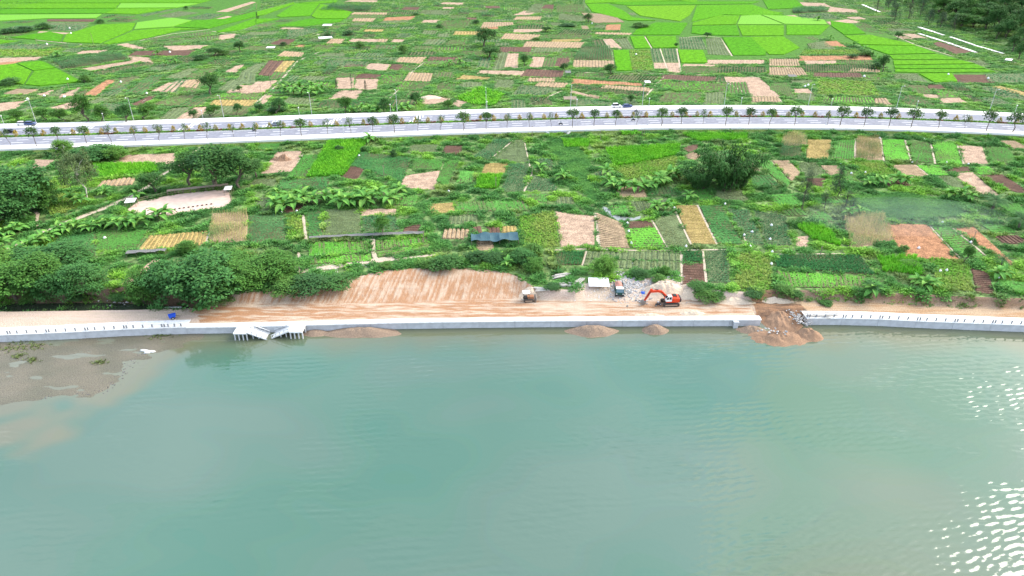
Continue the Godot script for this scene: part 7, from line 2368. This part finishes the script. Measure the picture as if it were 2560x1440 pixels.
func lamp(called: String, p: Vector3, tall: float, arm: float, label: String, group: String) -> void:
	var t := thing(called, label, "street lamp", at(p), group)
	var m := MB.new()
	m.tube(Vector3(0, 0, 0), Vector3(0, tall, 0), 0.11 if tall > 6.0 else 0.07, 0.06, 8)
	m.box(at(Vector3(0, 0.1, 0)), Vector3(0.5, 0.3, 0.5), 0.05)
	obj("pole", m.done(), mat("galvanised", lin(0.5, 0.51, 0.52), 0.5), t)
	m = MB.new()
	if arm > 0.0:
		m.tube(Vector3(0, tall - 0.2, 0), Vector3(0, tall + 0.35, arm), 0.05, 0.04, 6)
		obj("arm", m.done(), mats["galvanised"], t)
		m = MB.new()
		m.box(Transform3D(Basis(Vector3.RIGHT, -0.15), Vector3(0, tall + 0.4, arm + 0.35)), Vector3(0.35, 0.16, 0.9), 0.05)
	else:
		m.tube(Vector3(0, tall, 0), Vector3(0, tall + 0.25, 0), 0.14, 0.3, 10)
		m.tube(Vector3(0, tall + 0.25, 0), Vector3(0, tall + 0.5, 0), 0.3, 0.06, 10)
	obj("lamp_head", m.done(), mats["cab_white"], t)

# ---------------------------------------------------------------- farm things
func sack_mesh() -> ArrayMesh:
	var v := func(s: float, t: float) -> Vector3:
		var a := s * TAU
		var r: float = [0.06, 0.3, 0.4, 0.42, 0.36, 0.22, 0.07, 0.13, 0.04][int(round(t * 8.0))]
		r *= 1.0 + 0.12 * sin(a * 3.0 + t * 5.0)
		return Vector3(cos(a) * r, [0.0, 0.03, 0.12, 0.28, 0.45, 0.58, 0.66, 0.76, 0.74][int(round(t * 8.0))], sin(a) * r * 0.8)
	return grid_mesh(13, 9, v, white)

func rock_mesh() -> ArrayMesh:
	var v := func(s: float, t: float) -> Vector3:
		var d := Vector3(cos(s * TAU) * sin(t * PI), cos(t * PI), sin(s * TAU) * sin(t * PI))
		return d * (0.5 + 0.45 * nz.get_noise_3d(d.x * 60.0, d.y * 60.0, d.z * 60.0)) * Vector3(1, 0.7, 0.85)
	return grid_mesh(9, 7, v, white)

func shelter(called: String, label: String, cat: String, a: Vector2, b: Vector2, deep: float, tall: float, roof: Material, n: int, sag := 0.1, pitch := 0.0) -> void:
	# posts in two rows from a to b carrying a long roof made of sheets
	var d := (b - a).normalized()
	var t := thing(called, label, cat, at(Vector3(a.x, LAND, a.y), -atan2(d.y, d.x)))
	var ln := a.distance_to(b)
	var wood := mat("old_wood", lin(0.26, 0.21, 0.16), 0.9, noise_tex("soil_fine", 0.03, 0.55, 1.35, 5), 0.5)
	for k in n + 1:
		for z: float in [0.0, deep]:
			var m := MB.new()
			var x := ln * k / n
			m.tube(Vector3(x, -0.1, z), Vector3(x + rng.randfn() * 0.05, tall + (pitch if z == 0.0 else 0.0), z), 0.07, 0.06, 6)
			obj("post", m.done(), wood, t)
	for k in n:
		var y0 := rng.randfn() * sag; var y1 := rng.randfn() * sag
		var v := func(s: float, q: float) -> Vector3:
			return Vector3(ln * (k + s * 1.02 - 0.01) / n, tall + 0.08 + pitch * (1.0 - q) + lerpf(y0, y1, q) * sin(s * PI) - sag * 1.5 * sin(s * PI) * sin(q * PI) + 0.02 * (k % 2), -0.3 + (deep + 0.6) * q)
		obj("roof_sheet", grid_mesh(6, 6, v, white), roof, t)

func log_pile(p: Vector3, turn: float, n: int, ln: float, label: String, m: Material) -> void:
	var t := thing("timber_pile", label, "timber", at(p, turn), "timber piles by the shed")
	for k in n:
		var mb := MB.new()
		var row := k / 5
		var c := Vector3(rng.randfn() * 0.3, 0.14 + 0.24 * row, (k % 5 - 2) * 0.3 + 0.12 * row)
		var d := Vector3(cos(rng.randfn() * 0.08), 0, sin(rng.randfn() * 0.12)) * ln * 0.5 * rng.randf_range(0.7, 1.1)
		mb.tube(c - d, c + d + Vector3(0, 0.03 * rng.randfn(), 0), 0.13, 0.11, 7)
		obj("log", mb.done(), m, t)

func fence(line: Array, label: String, step: float, tall: float) -> void:
	var t := thing("pole_fence", label, "fence")
	var wood: Material = mats["old_wood"]
	var last := Vector3.ZERO
	for k in range(0, line.size() - 2, 2):
		var a := Vector3(line[k], LAND, line[k + 1]); var b := Vector3(line[k + 2], LAND, line[k + 3])
		var n := maxi(1, int(a.distance_to(b) / step))
		for q in n + (1 if k == line.size() - 4 else 0):
			var p := a.lerp(b, float(q) / n)
			var m := MB.new()
			m.tube(p - Vector3(0, 0.2, 0), p + Vector3(0, tall, 0), 0.08, 0.07, 6)
			obj("post", m.done(), wood, t)
			if last != Vector3.ZERO:
				for h: float in [0.5, 0.95]:
					m = MB.new()
					m.tube(last + Vector3(0, tall * h, 0), p + Vector3(0, tall * h, 0), 0.05, 0.05, 5)
					obj("rail", m.done(), wood, t)
			last = p

# ---------------------------------------------------------------- wild growth
func undergrowth() -> void:
	var bufs := {}
	for k: String in ["grass", "weed0", "weed1", "weed2"]:
		bufs[k] = PackedFloat32Array()
	var z := -146.0
	while z > -800.0:
		var st := 0.72 if z > -290.0 else 0.72 * (-z / 235.0)
		var xr := -z * 0.78 + 12.0
		var x := -xr
		while x < xr:
			var px := x + rng.randf() * st; var pz := z - rng.randf() * st
			x += st
			if pz > along(TOP, px) + (0.3 if px > -76.0 and px < 58.0 else 7.0) or (px > 56.0 and pz > along(FOOT, px) - 0.1):
				continue
			var off := pz - road_z(clampf(px, -330.0, 330.0))
			if off > -20.6 and off < 18.4:
				continue
			if px > 190.0 and hill_height(px, pz) > LAND:
				continue
			if taken(px, pz):
				continue
			var a := nz.get_noise_2d(px * 1.6, pz * 1.6); var b := nz2.get_noise_2d(px * 2.6 + 80.0, pz * 2.6); var d := nz.get_noise_2d(px * 8.0 + 500.0, pz * 8.0)
			if d < -0.28 and rng.randf() < 0.8:
				continue
			var c := Color(0.1, 0.26, 0.06)
			c = c.lerp(Color(0.2, 0.41, 0.055), clampf(b * 2.2, 0.0, 1.0))
			c = c.lerp(Color(0.075, 0.2, 0.055), clampf(-b * 2.0, 0.0, 1.0))
			c = c.lerp(Color(0.3, 0.31, 0.12), clampf(a * 2.0 - 0.45, 0.0, 0.45))
			c = c * rng.randf_range(0.75, 1.3)
			var big := (0.9 + 1.1 * clampf(d * 2.2, -0.3, 1.0)) * st / 0.72
			var y := bank_height(px, pz) if pz > -200.0 else LAND
			var kind: String = "grass" if rng.randf() < 0.45 + a else "weed%d" % (rng.randi() % 3)
			if pz < -290.0:
				big = minf(big, 2.2)
				c = c.lerp(Color(0.1, 0.24, 0.06), 0.35)
			put(bufs[kind], Vector3(px, y - 0.03, pz), (0.95 if kind == "grass" else 1.25) * big * rng.randf_range(0.8, 1.3), (0.75 if kind == "grass" else 0.95) * (minf(big, 1.9) if pz > -290.0 else 0.6 * minf(big, 1.7)) * rng.randf_range(0.6, 1.3), c)
		z -= st
	# reeds and scrub in the shallows, on the hill and in the median
	for k in SHALLOWS.size() / 3:
		for q in 26:
			var o: Vector2 = Vector2(rng.randfn(), rng.randfn() * 0.5) * SHALLOWS[k * 3 + 2]
			put(bufs.grass, Vector3(SHALLOWS[k * 3] + o.x, RIVER - 0.05, SHALLOWS[k * 3 + 1] + o.y), 0.7, 0.45 * rng.randf_range(0.6, 1.2), Color(0.13, 0.17, 0.06) * rng.randf_range(0.7, 1.3))
	var n := 0
	while n < 26000:
		var hx := rng.randf_range(285.0, 600.0); var hz := rng.randf_range(-370.0, -830.0)
		n += 1
		var y := hill_height(hx, hz)
		if y <= LAND or hx > -hz * 0.85 + 20.0:
			continue
		var c := Color(0.1, 0.23, 0.065).lerp(Color(0.2, 0.33, 0.08), clampf(0.4 + nz.get_noise_2d(hx * 2.0, hz * 2.0) * 1.5, 0.0, 1.0)) * rng.randf_range(0.7, 1.3)
		put(bufs["weed%d" % (n % 3)], Vector3(hx, y - 0.2 + 3.0 * nz.get_noise_2d(hx, hz) * float(y > LAND + 6.0), hz), 3.4 * rng.randf_range(0.5, 1.4), 2.6 * rng.randf_range(0.4, 1.4), c)
	var mx := -330.0
	while mx < 330.0:
		var low := nz.get_noise_2d(mx * 6.0, 3.0)
		for q in 5:
			var c := Color(0.12, 0.27, 0.04).lerp(Color(0.2, 0.07, 0.05), 1.0 if low > 0.25 else 0.0).lerp(Color(0.17, 0.4, 0.04), 1.0 if low < -0.2 else 0.0)
			put(bufs["weed%d" % (q % 3)], Vector3(mx + rng.randf() * 0.8, ROAD + 0.1, road_z(mx) + rng.randf_range(-1.1, 1.1)), 0.9, 0.75 * rng.randf_range(0.6, 1.2), c * rng.randf_range(0.8, 1.2))
		mx += 0.7
	for k: String in bufs:
		scatter("undergrowth" if k != "grass" else "wild_grass", shapes[k], bufs[k], leaf_mat("crop_leaf"))

func rubble() -> void:
	var rock := rock_mesh()
	var xf := PackedFloat32Array()
	for r: Array in RUBBLE:                               # centre x, z, spread x, z, count, y, tone, size
		for k in r[4]:
			var p := Vector3(r[0] + rng.randfn() * r[2], 0, r[1] + rng.randfn() * r[3])
			p.y = maxf(r[5], bank_height(p.x, p.z)) if r[5] > -1.0 else r[5]
			var s: float = r[7] * rng.randf_range(0.3, 1.0)
			put(xf, p, s, s * rng.randf_range(0.6, 1.0), Color(r[6], r[6] * 0.97, r[6] * 0.95) * rng.randf_range(0.7, 1.2))
	scatter("rubble", rock, xf, mat("rubble", Color(1, 1, 1), 0.9, null, 1.0, 0.0, true))

func _ready() -> void:
	# camera, sky, sun, exposure
	var cam := Camera3D.new()
	cam.name = "camera"
	cam.fov = 45.0
	cam.far = 6000.0
	cam.near = 1.0
	add_child(cam)
	cam.position = Vector3(0, 88, 0)
	cam.rotation_degrees = Vector3(-29.2, 0, 0)
	var env := Environment.new()
	env.background_mode = Environment.BG_SKY
	var sky := Sky.new()
	var sm := ProceduralSkyMaterial.new()
	sm.sky_top_color = Color(0.53, 0.61, 0.71)
	sm.sky_horizon_color = Color(0.66, 0.7, 0.75)
	sm.sky_curve = 0.2
	sm.ground_bottom_color = Color(0.35, 0.4, 0.3)
	sm.ground_horizon_color = Color(0.8, 0.84, 0.85)
	sm.sun_angle_max = 12.0
	sm.sun_curve = 0.1
	# a veil of broken cloud, brightest where the sun stands behind it
	var cover := Image.create(512, 256, false, Image.FORMAT_RGBAF)
	var cn := FastNoiseLite.new()
	cn.seed = 8
	cn.frequency = 1.3
	cn.fractal_octaves = 4
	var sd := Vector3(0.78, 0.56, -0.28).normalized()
	for py in 128:
		for px in 512:
			var el := (0.5 - (py + 0.5) / 256.0) * PI
			var az := (px + 0.5) / 512.0 * TAU
			var d := Vector3(sin(az) * cos(el), sin(el), -cos(az) * cos(el))
			var q := Vector3(d.x, 0.0, d.z) / (d.y + 0.25)
			var n := clampf(0.5 + 1.3 * cn.get_noise_2d(q.x, q.z), 0.0, 1.0)
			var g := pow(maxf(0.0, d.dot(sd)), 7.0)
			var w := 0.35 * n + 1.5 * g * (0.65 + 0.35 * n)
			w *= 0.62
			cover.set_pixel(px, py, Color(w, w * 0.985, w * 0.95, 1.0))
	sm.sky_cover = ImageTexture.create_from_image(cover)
	sky.sky_material = sm
	env.sky = sky
	env.tonemap_mode = Environment.TONE_MAPPER_LINEAR
	env.tonemap_exposure = 3.4
	env.sdfgi_enabled = true
	env.ssao_enabled = true
	env.ssil_enabled = true
	var we := WorldEnvironment.new()
	we.name = "environment"
	we.environment = env
	add_child(we)
	var sun := DirectionalLight3D.new()
	sun.name = "sun"
	sun.light_energy = 0.5
	sun.light_color = Color(1.0, 0.96, 0.9)
	sun.light_angular_distance = 38.0
	sun.shadow_enabled = true
	add_child(sun)
	sun.look_at_from_position(Vector3(0.78, 0.56, -0.28), Vector3.ZERO)

	rng.seed = 20240611
	nz.seed = 5
	nz.frequency = 0.02
	nz.fractal_octaves = 3
	nz2.seed = 11
	nz2.frequency = 0.02
	nz2.fractal_octaves = 2
	occ.resize(OW * OH)
	soils()
	build_ground()
	build_water()
	build_road()
	build_walls()
	plant_shapes()
	tree_shapes()
	mat("machine_dark", lin(0.035, 0.035, 0.035), 0.6)
	mat("cab_white", lin(0.72, 0.72, 0.7), 0.5)
	mat("dark_glass", lin(0.02, 0.025, 0.03), 0.08)
	mat("old_wood", lin(0.26, 0.21, 0.16), 0.9, noise_tex("soil_fine", 0.03, 0.55, 1.35, 5), 0.5)
	var sand_path := mat("path_sand", lin(0.46, 0.38, 0.29), 0.95, noise_tex("soil_fine", 0.03, 0.55, 1.35, 5), 0.17, 3.0)
	for p: Array in PATHS:
		path(p[1], p[0], LAND + 0.062 + 0.004 * (used.get("path", 0) % 5), sand_path)
	var canal := mat("canal", lin(0.7, 0.69, 0.66), 0.9)
	for p: Array in CANALS:
		path(p[1], p[0], LAND + 0.3, canal, "canal_edge")
	build_fields()
	# the sandy yard, the sandbar and the heaps of sand in the river
	var yard := struct("yard", slab(PackedVector2Array(YARD), LAND - 0.2, LAND + 0.075), mat("yard_sand", lin(0.58, 0.43, 0.36), 0.95, noise_tex("concrete", 0.02, 0.8, 1.1, 5), 0.04, 0.5))
	fill_poly(PackedVector2Array(YARD))
	var bar_poly := PackedVector2Array(SANDBAR)
	var sv := func(s: float, t: float) -> Vector3:
		var x := lerpf(-150.0, -66.0, s); var z := lerpf(-138.5, -98.0, t)
		var q := Vector2(x, z)
		var d := 1e9
		for k in bar_poly.size():
			d = minf(d, Geometry2D.get_closest_point_to_segment(q, bar_poly[k], bar_poly[(k + 1) % bar_poly.size()]).distance_to(q))
		if not Geometry2D.is_point_in_polygon(q, bar_poly):
			d = -d
		return Vector3(x, RIVER + 0.012 + clampf(d * 0.015, -0.4, 0.02) + 0.08 * nz.get_noise_2d(x * 4.0, z * 9.0), z)
	var sc := func(p: Vector3, _t: float) -> Color:
		return Color(0.21, 0.185, 0.135).lerp(Color(0.165, 0.156, 0.11), clampf(0.5 + 1.4 * nz.get_noise_2d(p.x * 3.0, p.z * 5.0), 0.0, 1.0))
	struct("sandbar", grid_mesh(170, 90, sv, sc), mat("wet_sand", Color(1, 1, 1), 0.35, noise_tex("soil_fine", 0.03, 0.55, 1.35, 5), 0.2, 2.0, true))
	var wet := mat("pile_sand", lin(0.25, 0.18, 0.13), 0.95, noise_tex("soil_fine", 0.03, 0.55, 1.35, 5), 0.25, 4.0)
	var wet2 := mat("pile_dirt", lin(0.29, 0.18, 0.115), 0.95, noise_tex("soil_fine", 0.03, 0.55, 1.35, 5), 0.3, 6.0)
	var pale := mat("pile_pale", lin(0.6, 0.48, 0.36), 0.95, noise_tex("soil_fine", 0.03, 0.55, 1.35, 5), 0.3, 5.0)
	for m: Array in MOUNDS:
		mound(m[0], m[1], m[2], Vector3(m[3], m[4], m[5]), Vector2(m[6], m[7]), m[8], [wet, wet2, pale, mat("tarp_blue", lin(0.05, 0.13, 0.5), 0.6), mat("tarp_pink", lin(0.6, 0.12, 0.25), 0.6)][m[9]], m[10])
	rubble()
	# machines
	excavator(Vector3(EXCAVATOR[0], 0.02, EXCAVATOR[1]), 0.06)
	bulldozer(Vector3(DOZER[0], 0.05, DOZER[1]), 0.1)
	truck(Vector3(TRUCK[0], 0.25, TRUCK[1]), -PI * 0.5 - 0.05)
	motorbike(Vector3(PARKED[0], 0.03, PARKED[1]), 0.3, "dark motorbike parked on the orange track before the excavator", false)
	var black := paint("car_black", lin(0.03, 0.03, 0.035), 0.25)
	var silver := paint("car_silver", lin(0.3, 0.33, 0.38), 0.25)
	var whitecar := paint("car_white", lin(0.75, 0.75, 0.75), 0.3)
	var blue := paint("car_blue", lin(0.06, 0.09, 0.2), 0.3)
	for c: Array in CARS:
		car(Vector3(c[0], c[3], c[1]), c[2], {"black": black, "silver": silver, "white": whitecar, "blue": blue}[c[4]], c[5], c[6])
	for b: Array in BIKES:
		motorbike(Vector3(b[0], ROAD + 0.005, b[1]), b[2], b[3], true, b[4])
	for l: Array in LAMPS:
		lamp(l[0], Vector3(l[1], l[2], l[3]), l[4], l[5], l[6] + nth(l[7]) + " from the left", l[8])
	# shed, huts, shelters
	var iron := mat("roof_iron", lin(0.78, 0.78, 0.78), 0.5)
	var t := thing("site_shed", "open shed with white sheet roof beside the truck and rubble", "shed", at(Vector3(SHED[0], 0.1, SHED[1]), -0.03))
	var m := MB.new()
	m.box(Transform3D(Basis(Vector3.RIGHT, 0.16), Vector3(0, 2.45, 0)), Vector3(5.2, 0.07, 3.6))
	obj("roof", m.done(), iron, t)
	for k in 6:
		m = MB.new()
		m.tube(Vector3(-2.3 + 2.3 * (k % 3), -0.2, -1.4 if k < 3 else 1.4), Vector3(-2.3 + 2.3 * (k % 3), 2.6 if k < 3 else 2.15, -1.4 if k < 3 else 1.4), 0.06, 0.06, 6)
		obj("post", m.done(), mats["old_wood"], t)
	m = MB.new()
	m.box(at(Vector3(-1.2, 0.9, -1.3)), Vector3(2.2, 1.9, 0.06))
	obj("back_wall", m.done(), mat("board", lin(0.36, 0.24, 0.16), 0.9), t)
	var sheet := mat("grey_sheet", lin(0.17, 0.17, 0.165), 0.8, noise_tex("soil_fine", 0.03, 0.55, 1.35, 5), 0.3)
	var net := mat("blue_net", lin(0.045, 0.1, 0.125), 0.7, noise_tex("soil_fine", 0.03, 0.55, 1.35, 5), 0.25)
	for s: Array in SHELTERS:
		shelter(s[0], s[1], s[2], Vector2(s[3], s[4]), Vector2(s[5], s[6]), s[7], s[8], {"sheet": sheet, "net": net, "iron": iron, "thatch": mats["old_wood"]}[s[9]], s[10], s[11], s[12])
	fence(YARD_FENCE, "rough pole fence with rails round the sandy yard", 2.6, 1.3)
	var grey_wood := mat("grey_timber", lin(0.5, 0.47, 0.43), 0.9, noise_tex("soil_fine", 0.03, 0.55, 1.35, 5), 0.5)
	for l: Array in LOGS:
		log_pile(Vector3(l[0], bank_height(l[0], l[1]), l[1]), l[2], l[3], l[4], l[5], grey_wood)
	var pn := 0
	for p: Array in POLES:
		pn += 1
		var ft := thing("field_pole", "thin pole standing in the gardens, %s of the field poles from the left" % nth(pn), "pole", at(Vector3(p[0], LAND, p[1])), "poles in the gardens")
		var fm := MB.new()
		fm.tube(Vector3(0, -0.2, 0), Vector3(0, p[2], 0), 0.11, 0.08, 7)
		obj("shaft", fm.done(), mats["old_wood"], ft)
		fm = MB.new()
		fm.box(at(Vector3(0, p[2] - 0.3, 0), 0.4), Vector3(0.7, 0.1, 0.1))
		obj("crossbar", fm.done(), mats["old_wood"], ft)
	# culvert under the road
	var cv := thing("culvert", "concrete culvert mouth with two dark openings under the road edge", "culvert", at(Vector3(CULVERT, 0, road_z(CULVERT) + 17.3)))
	for k: Array in [[Vector3(0, 2.95, 0.35), Vector3(7.4, 0.8, 0.6), "headwall"], [Vector3(0, 2.0, 0.3), Vector3(0.35, 1.5, 0.5), "pier"], [Vector3(-3.4, 2.0, 0.3), Vector3(0.5, 1.5, 0.5), "pier"], [Vector3(3.4, 2.0, 0.3), Vector3(0.5, 1.5, 0.5), "pier"]]:
		m = MB.new()
		m.box(at(k[0]), k[1], 0.03)
		obj(k[2], m.done(), mats["concrete"], cv)
	for s: float in [-1.0, 1.0]:
		m = MB.new()
		m.box(at(Vector3(s * 4.4, 2.0, 1.5), s * -0.6), Vector3(0.35, 1.8, 2.6))
		obj("wing_wall", m.done(), mats["concrete"], cv)
		m = MB.new()
		m.box(at(Vector3(s * 1.72, 2.0, 0.14)), Vector3(3.0, 1.4, 0.1))
		obj("shade_panel", m.done(), mats["machine_dark"], cv)  # solid dark panel painted in for the shade inside the culvert
	# small things
	var sack := sack_mesh()
	var sm2 := mat("sack_white", lin(0.75, 0.75, 0.76), 0.8)
	var count := 0
	for s: Array in SACKS:
		count += 1
		tag(obj("sack", sack, sm2, null, Transform3D(Basis(Vector3.UP, rng.randf() * TAU).scaled(Vector3.ONE * s[2]), Vector3(s[0], LAND + 0.05, s[1]))), "white filled sack at a field edge, %s of the sacks from the left" % nth(count), "sack", "white sacks in the fields")
	var rock := rock_mesh()
	for s: Array in BOULDERS:
		tag(obj("boulder", rock, mat("boulder", lin(0.62, 0.62, 0.6), 0.9), null, Transform3D(Basis(Vector3.UP, s[3]).scaled(Vector3(1.8, 1.3, 1.3) * s[4]), Vector3(s[0], s[1], s[2]))), s[5], "boulder", "pale boulders by the water")
	count = 0
	for s: Array in TYRES:
		count += 1
		var tm := TorusMesh.new()
		tm.inner_radius = 0.18; tm.outer_radius = 0.36; tm.rings = 14; tm.ring_segments = 7
		tag(obj("tyre", tm, mat("rubber", lin(0.03, 0.03, 0.03), 0.8), null, at(Vector3(s[0], LAND + 0.2, s[1]))), "dark tyre on the sandy yard, %s in the row from the left" % nth(count), "tyre", "tyres in a row on the yard")
	var boat := thing("rowing_boat", "narrow white boat moored in the creek behind the dyke", "boat", at(Vector3(BOAT[0], -1.55, BOAT[1]), 0.05))
	var hull := func(s: float, q: float) -> Vector3:
		var x := (s - 0.5) * 4.6
		var w := 0.55 * pow(maxf(0.0, 1.0 - pow(absf(x) / 2.3, 2.4)), 0.7) + 0.02
		var a := (q - 0.5) * PI
		return Vector3(x, 0.32 - 0.45 * cos(a) + 0.2 * pow(absf(x) / 2.3, 3.0), sin(a) * w)
	obj("hull", grid_mesh(19, 9, hull, white), whitecar, boat)
	for x: float in [-0.9, 0.9]:
		m = MB.new()
		m.box(at(Vector3(x, 0.18, 0)), Vector3(0.25, 0.05, 0.85))
		obj("seat", m.done(), grey_wood, boat)
	var cart := thing("site_cart", "bright blue two-wheeled site cart standing on the pale dyke top", "cart", at(Vector3(CART[0], 0.02, CART[1]), 0.5))
	m = MB.new()
	bar(m, [-0.7, 0.5, 0.6, 0.5, 0.85, 1.25, -0.85, 1.25], 0, 1.0)
	obj("tub", m.done(), paint("cart_blue", lin(0.02, 0.08, 0.5), 0.4), cart)
	for z: float in [-0.6, 0.6]:
		wheel(cart, Vector3(0, 0.35, z), 0.35, 0.12)
	m = MB.new()
	m.tube(Vector3(0.6, 0.7, 0), Vector3(1.6, 0.35, 0), 0.05, 0.05, 6)
	obj("handle", m.done(), mats["machine_dark"], cart)
	# trees and plants
	var bark := mat("bark", lin(0.12, 0.1, 0.08), 0.95)
	var pale_bark := mat("pale_bark", lin(0.5, 0.47, 0.42), 0.9)
	var tints := {"low": [lin(0.08, 0.2, 0.04), lin(0.11, 0.25, 0.045), lin(0.065, 0.18, 0.05)], "round": [lin(0.06, 0.165, 0.032), lin(0.075, 0.19, 0.035), lin(0.055, 0.15, 0.04)], "dark": [lin(0.05, 0.13, 0.035), lin(0.06, 0.15, 0.04)], "street": [lin(0.07, 0.14, 0.05), lin(0.09, 0.17, 0.05)], "thin": [lin(0.09, 0.15, 0.06)], "bush": [lin(0.06, 0.15, 0.04), lin(0.09, 0.2, 0.045), lin(0.05, 0.125, 0.04)], "feather": [lin(0.06, 0.1, 0.06)], "euc": [lin(0.1, 0.15, 0.06)], "bamboo": [lin(0.045, 0.12, 0.03)], "palm": [lin(0.06, 0.14, 0.05)], "cone": [lin(0.34, 0.25, 0.04), lin(0.4, 0.3, 0.04), lin(0.26, 0.24, 0.05)]}
	var kinds := {"low": ["spreading_tree", "broad green tree with low crown", "tree"], "round": ["broadleaf_tree", "green round-crowned tree", "tree"], "dark": ["dark_tree", "dark dense tree", "tree"], "euc": ["pale_trunk_tree", "tall open tree with pale trunk", "tree"], "bamboo": ["bamboo_clump", "dark arching bamboo clump", "bamboo"], "feather": ["feathery_tree", "grey-green feathery tree", "tree"], "palm": ["palm", "palm with spreading fronds", "palm"], "bush": ["bush", "leafy green bush", "bush"], "street": ["street_tree", "full-crowned street tree", "tree"], "thin": ["street_tree", "sparse young street tree", "tree"], "cone": ["cone_shrub", "clipped golden cone shrub", "shrub"]}
	var zones := ["on the far roadside", "in the gardens beyond the road", "by the path near the yard", "on the creek bank", "at the edge of the earthworks", "along the sandy track right of the site", "in the gardens this side of the road", "on the near pavement", "in the road median", "on the wooded hill"]
	for a: Array in TREES:                                # kind, place, number from the left, x, y, z, width, height
		var tl: Array = tints[a[0]]
		var kd: Array = kinds[a[0]]
		var lb := "%s %s" % [kd[1], zones[a[1]]]
		if a[2]:
			lb += ", %s %sfrom the left" % [nth(a[2]), "of the trees there " if a[1] in [7, 9] else ""]
		tree(a[0], kd[0], lb, kd[2], Vector3(a[3], a[4], a[5]), a[6], a[7], "%s group %s" % [kd[0].replace("_", " "), zones[a[1]]], tl[rng.randi() % tl.size()], pale_bark if a[0] == "euc" else bark)
	var groves := ["beyond the road", "by the path and yard", "in the garden row behind the dry maize", "beside the drain", "in the gardens on the right"]
	for b: Array in BANANAS:
		banana(Vector3(b[0], LAND, b[1]), b[2], "banana plant %s, %s from the left" % [groves[b[3]], nth(b[4])])
	undergrowth()
	# thin smoke drifting over the gardens on the right
	env.volumetric_fog_enabled = true
	env.volumetric_fog_density = 0.0
	var smoke := FogVolume.new()
	smoke.name = "smoke"
	smoke.shape = RenderingServer.FOG_VOLUME_SHAPE_ELLIPSOID
	smoke.size = Vector3(62, 7, 26)
	var fmat := FogMaterial.new()
	fmat.density = 0.008
	fmat.albedo = Color(0.82, 0.87, 0.9)
	smoke.material = fmat
	add_child(smoke)
	smoke.position = Vector3(118, LAND + 3.0, -193)
	smoke.set_meta("kind", "stuff")
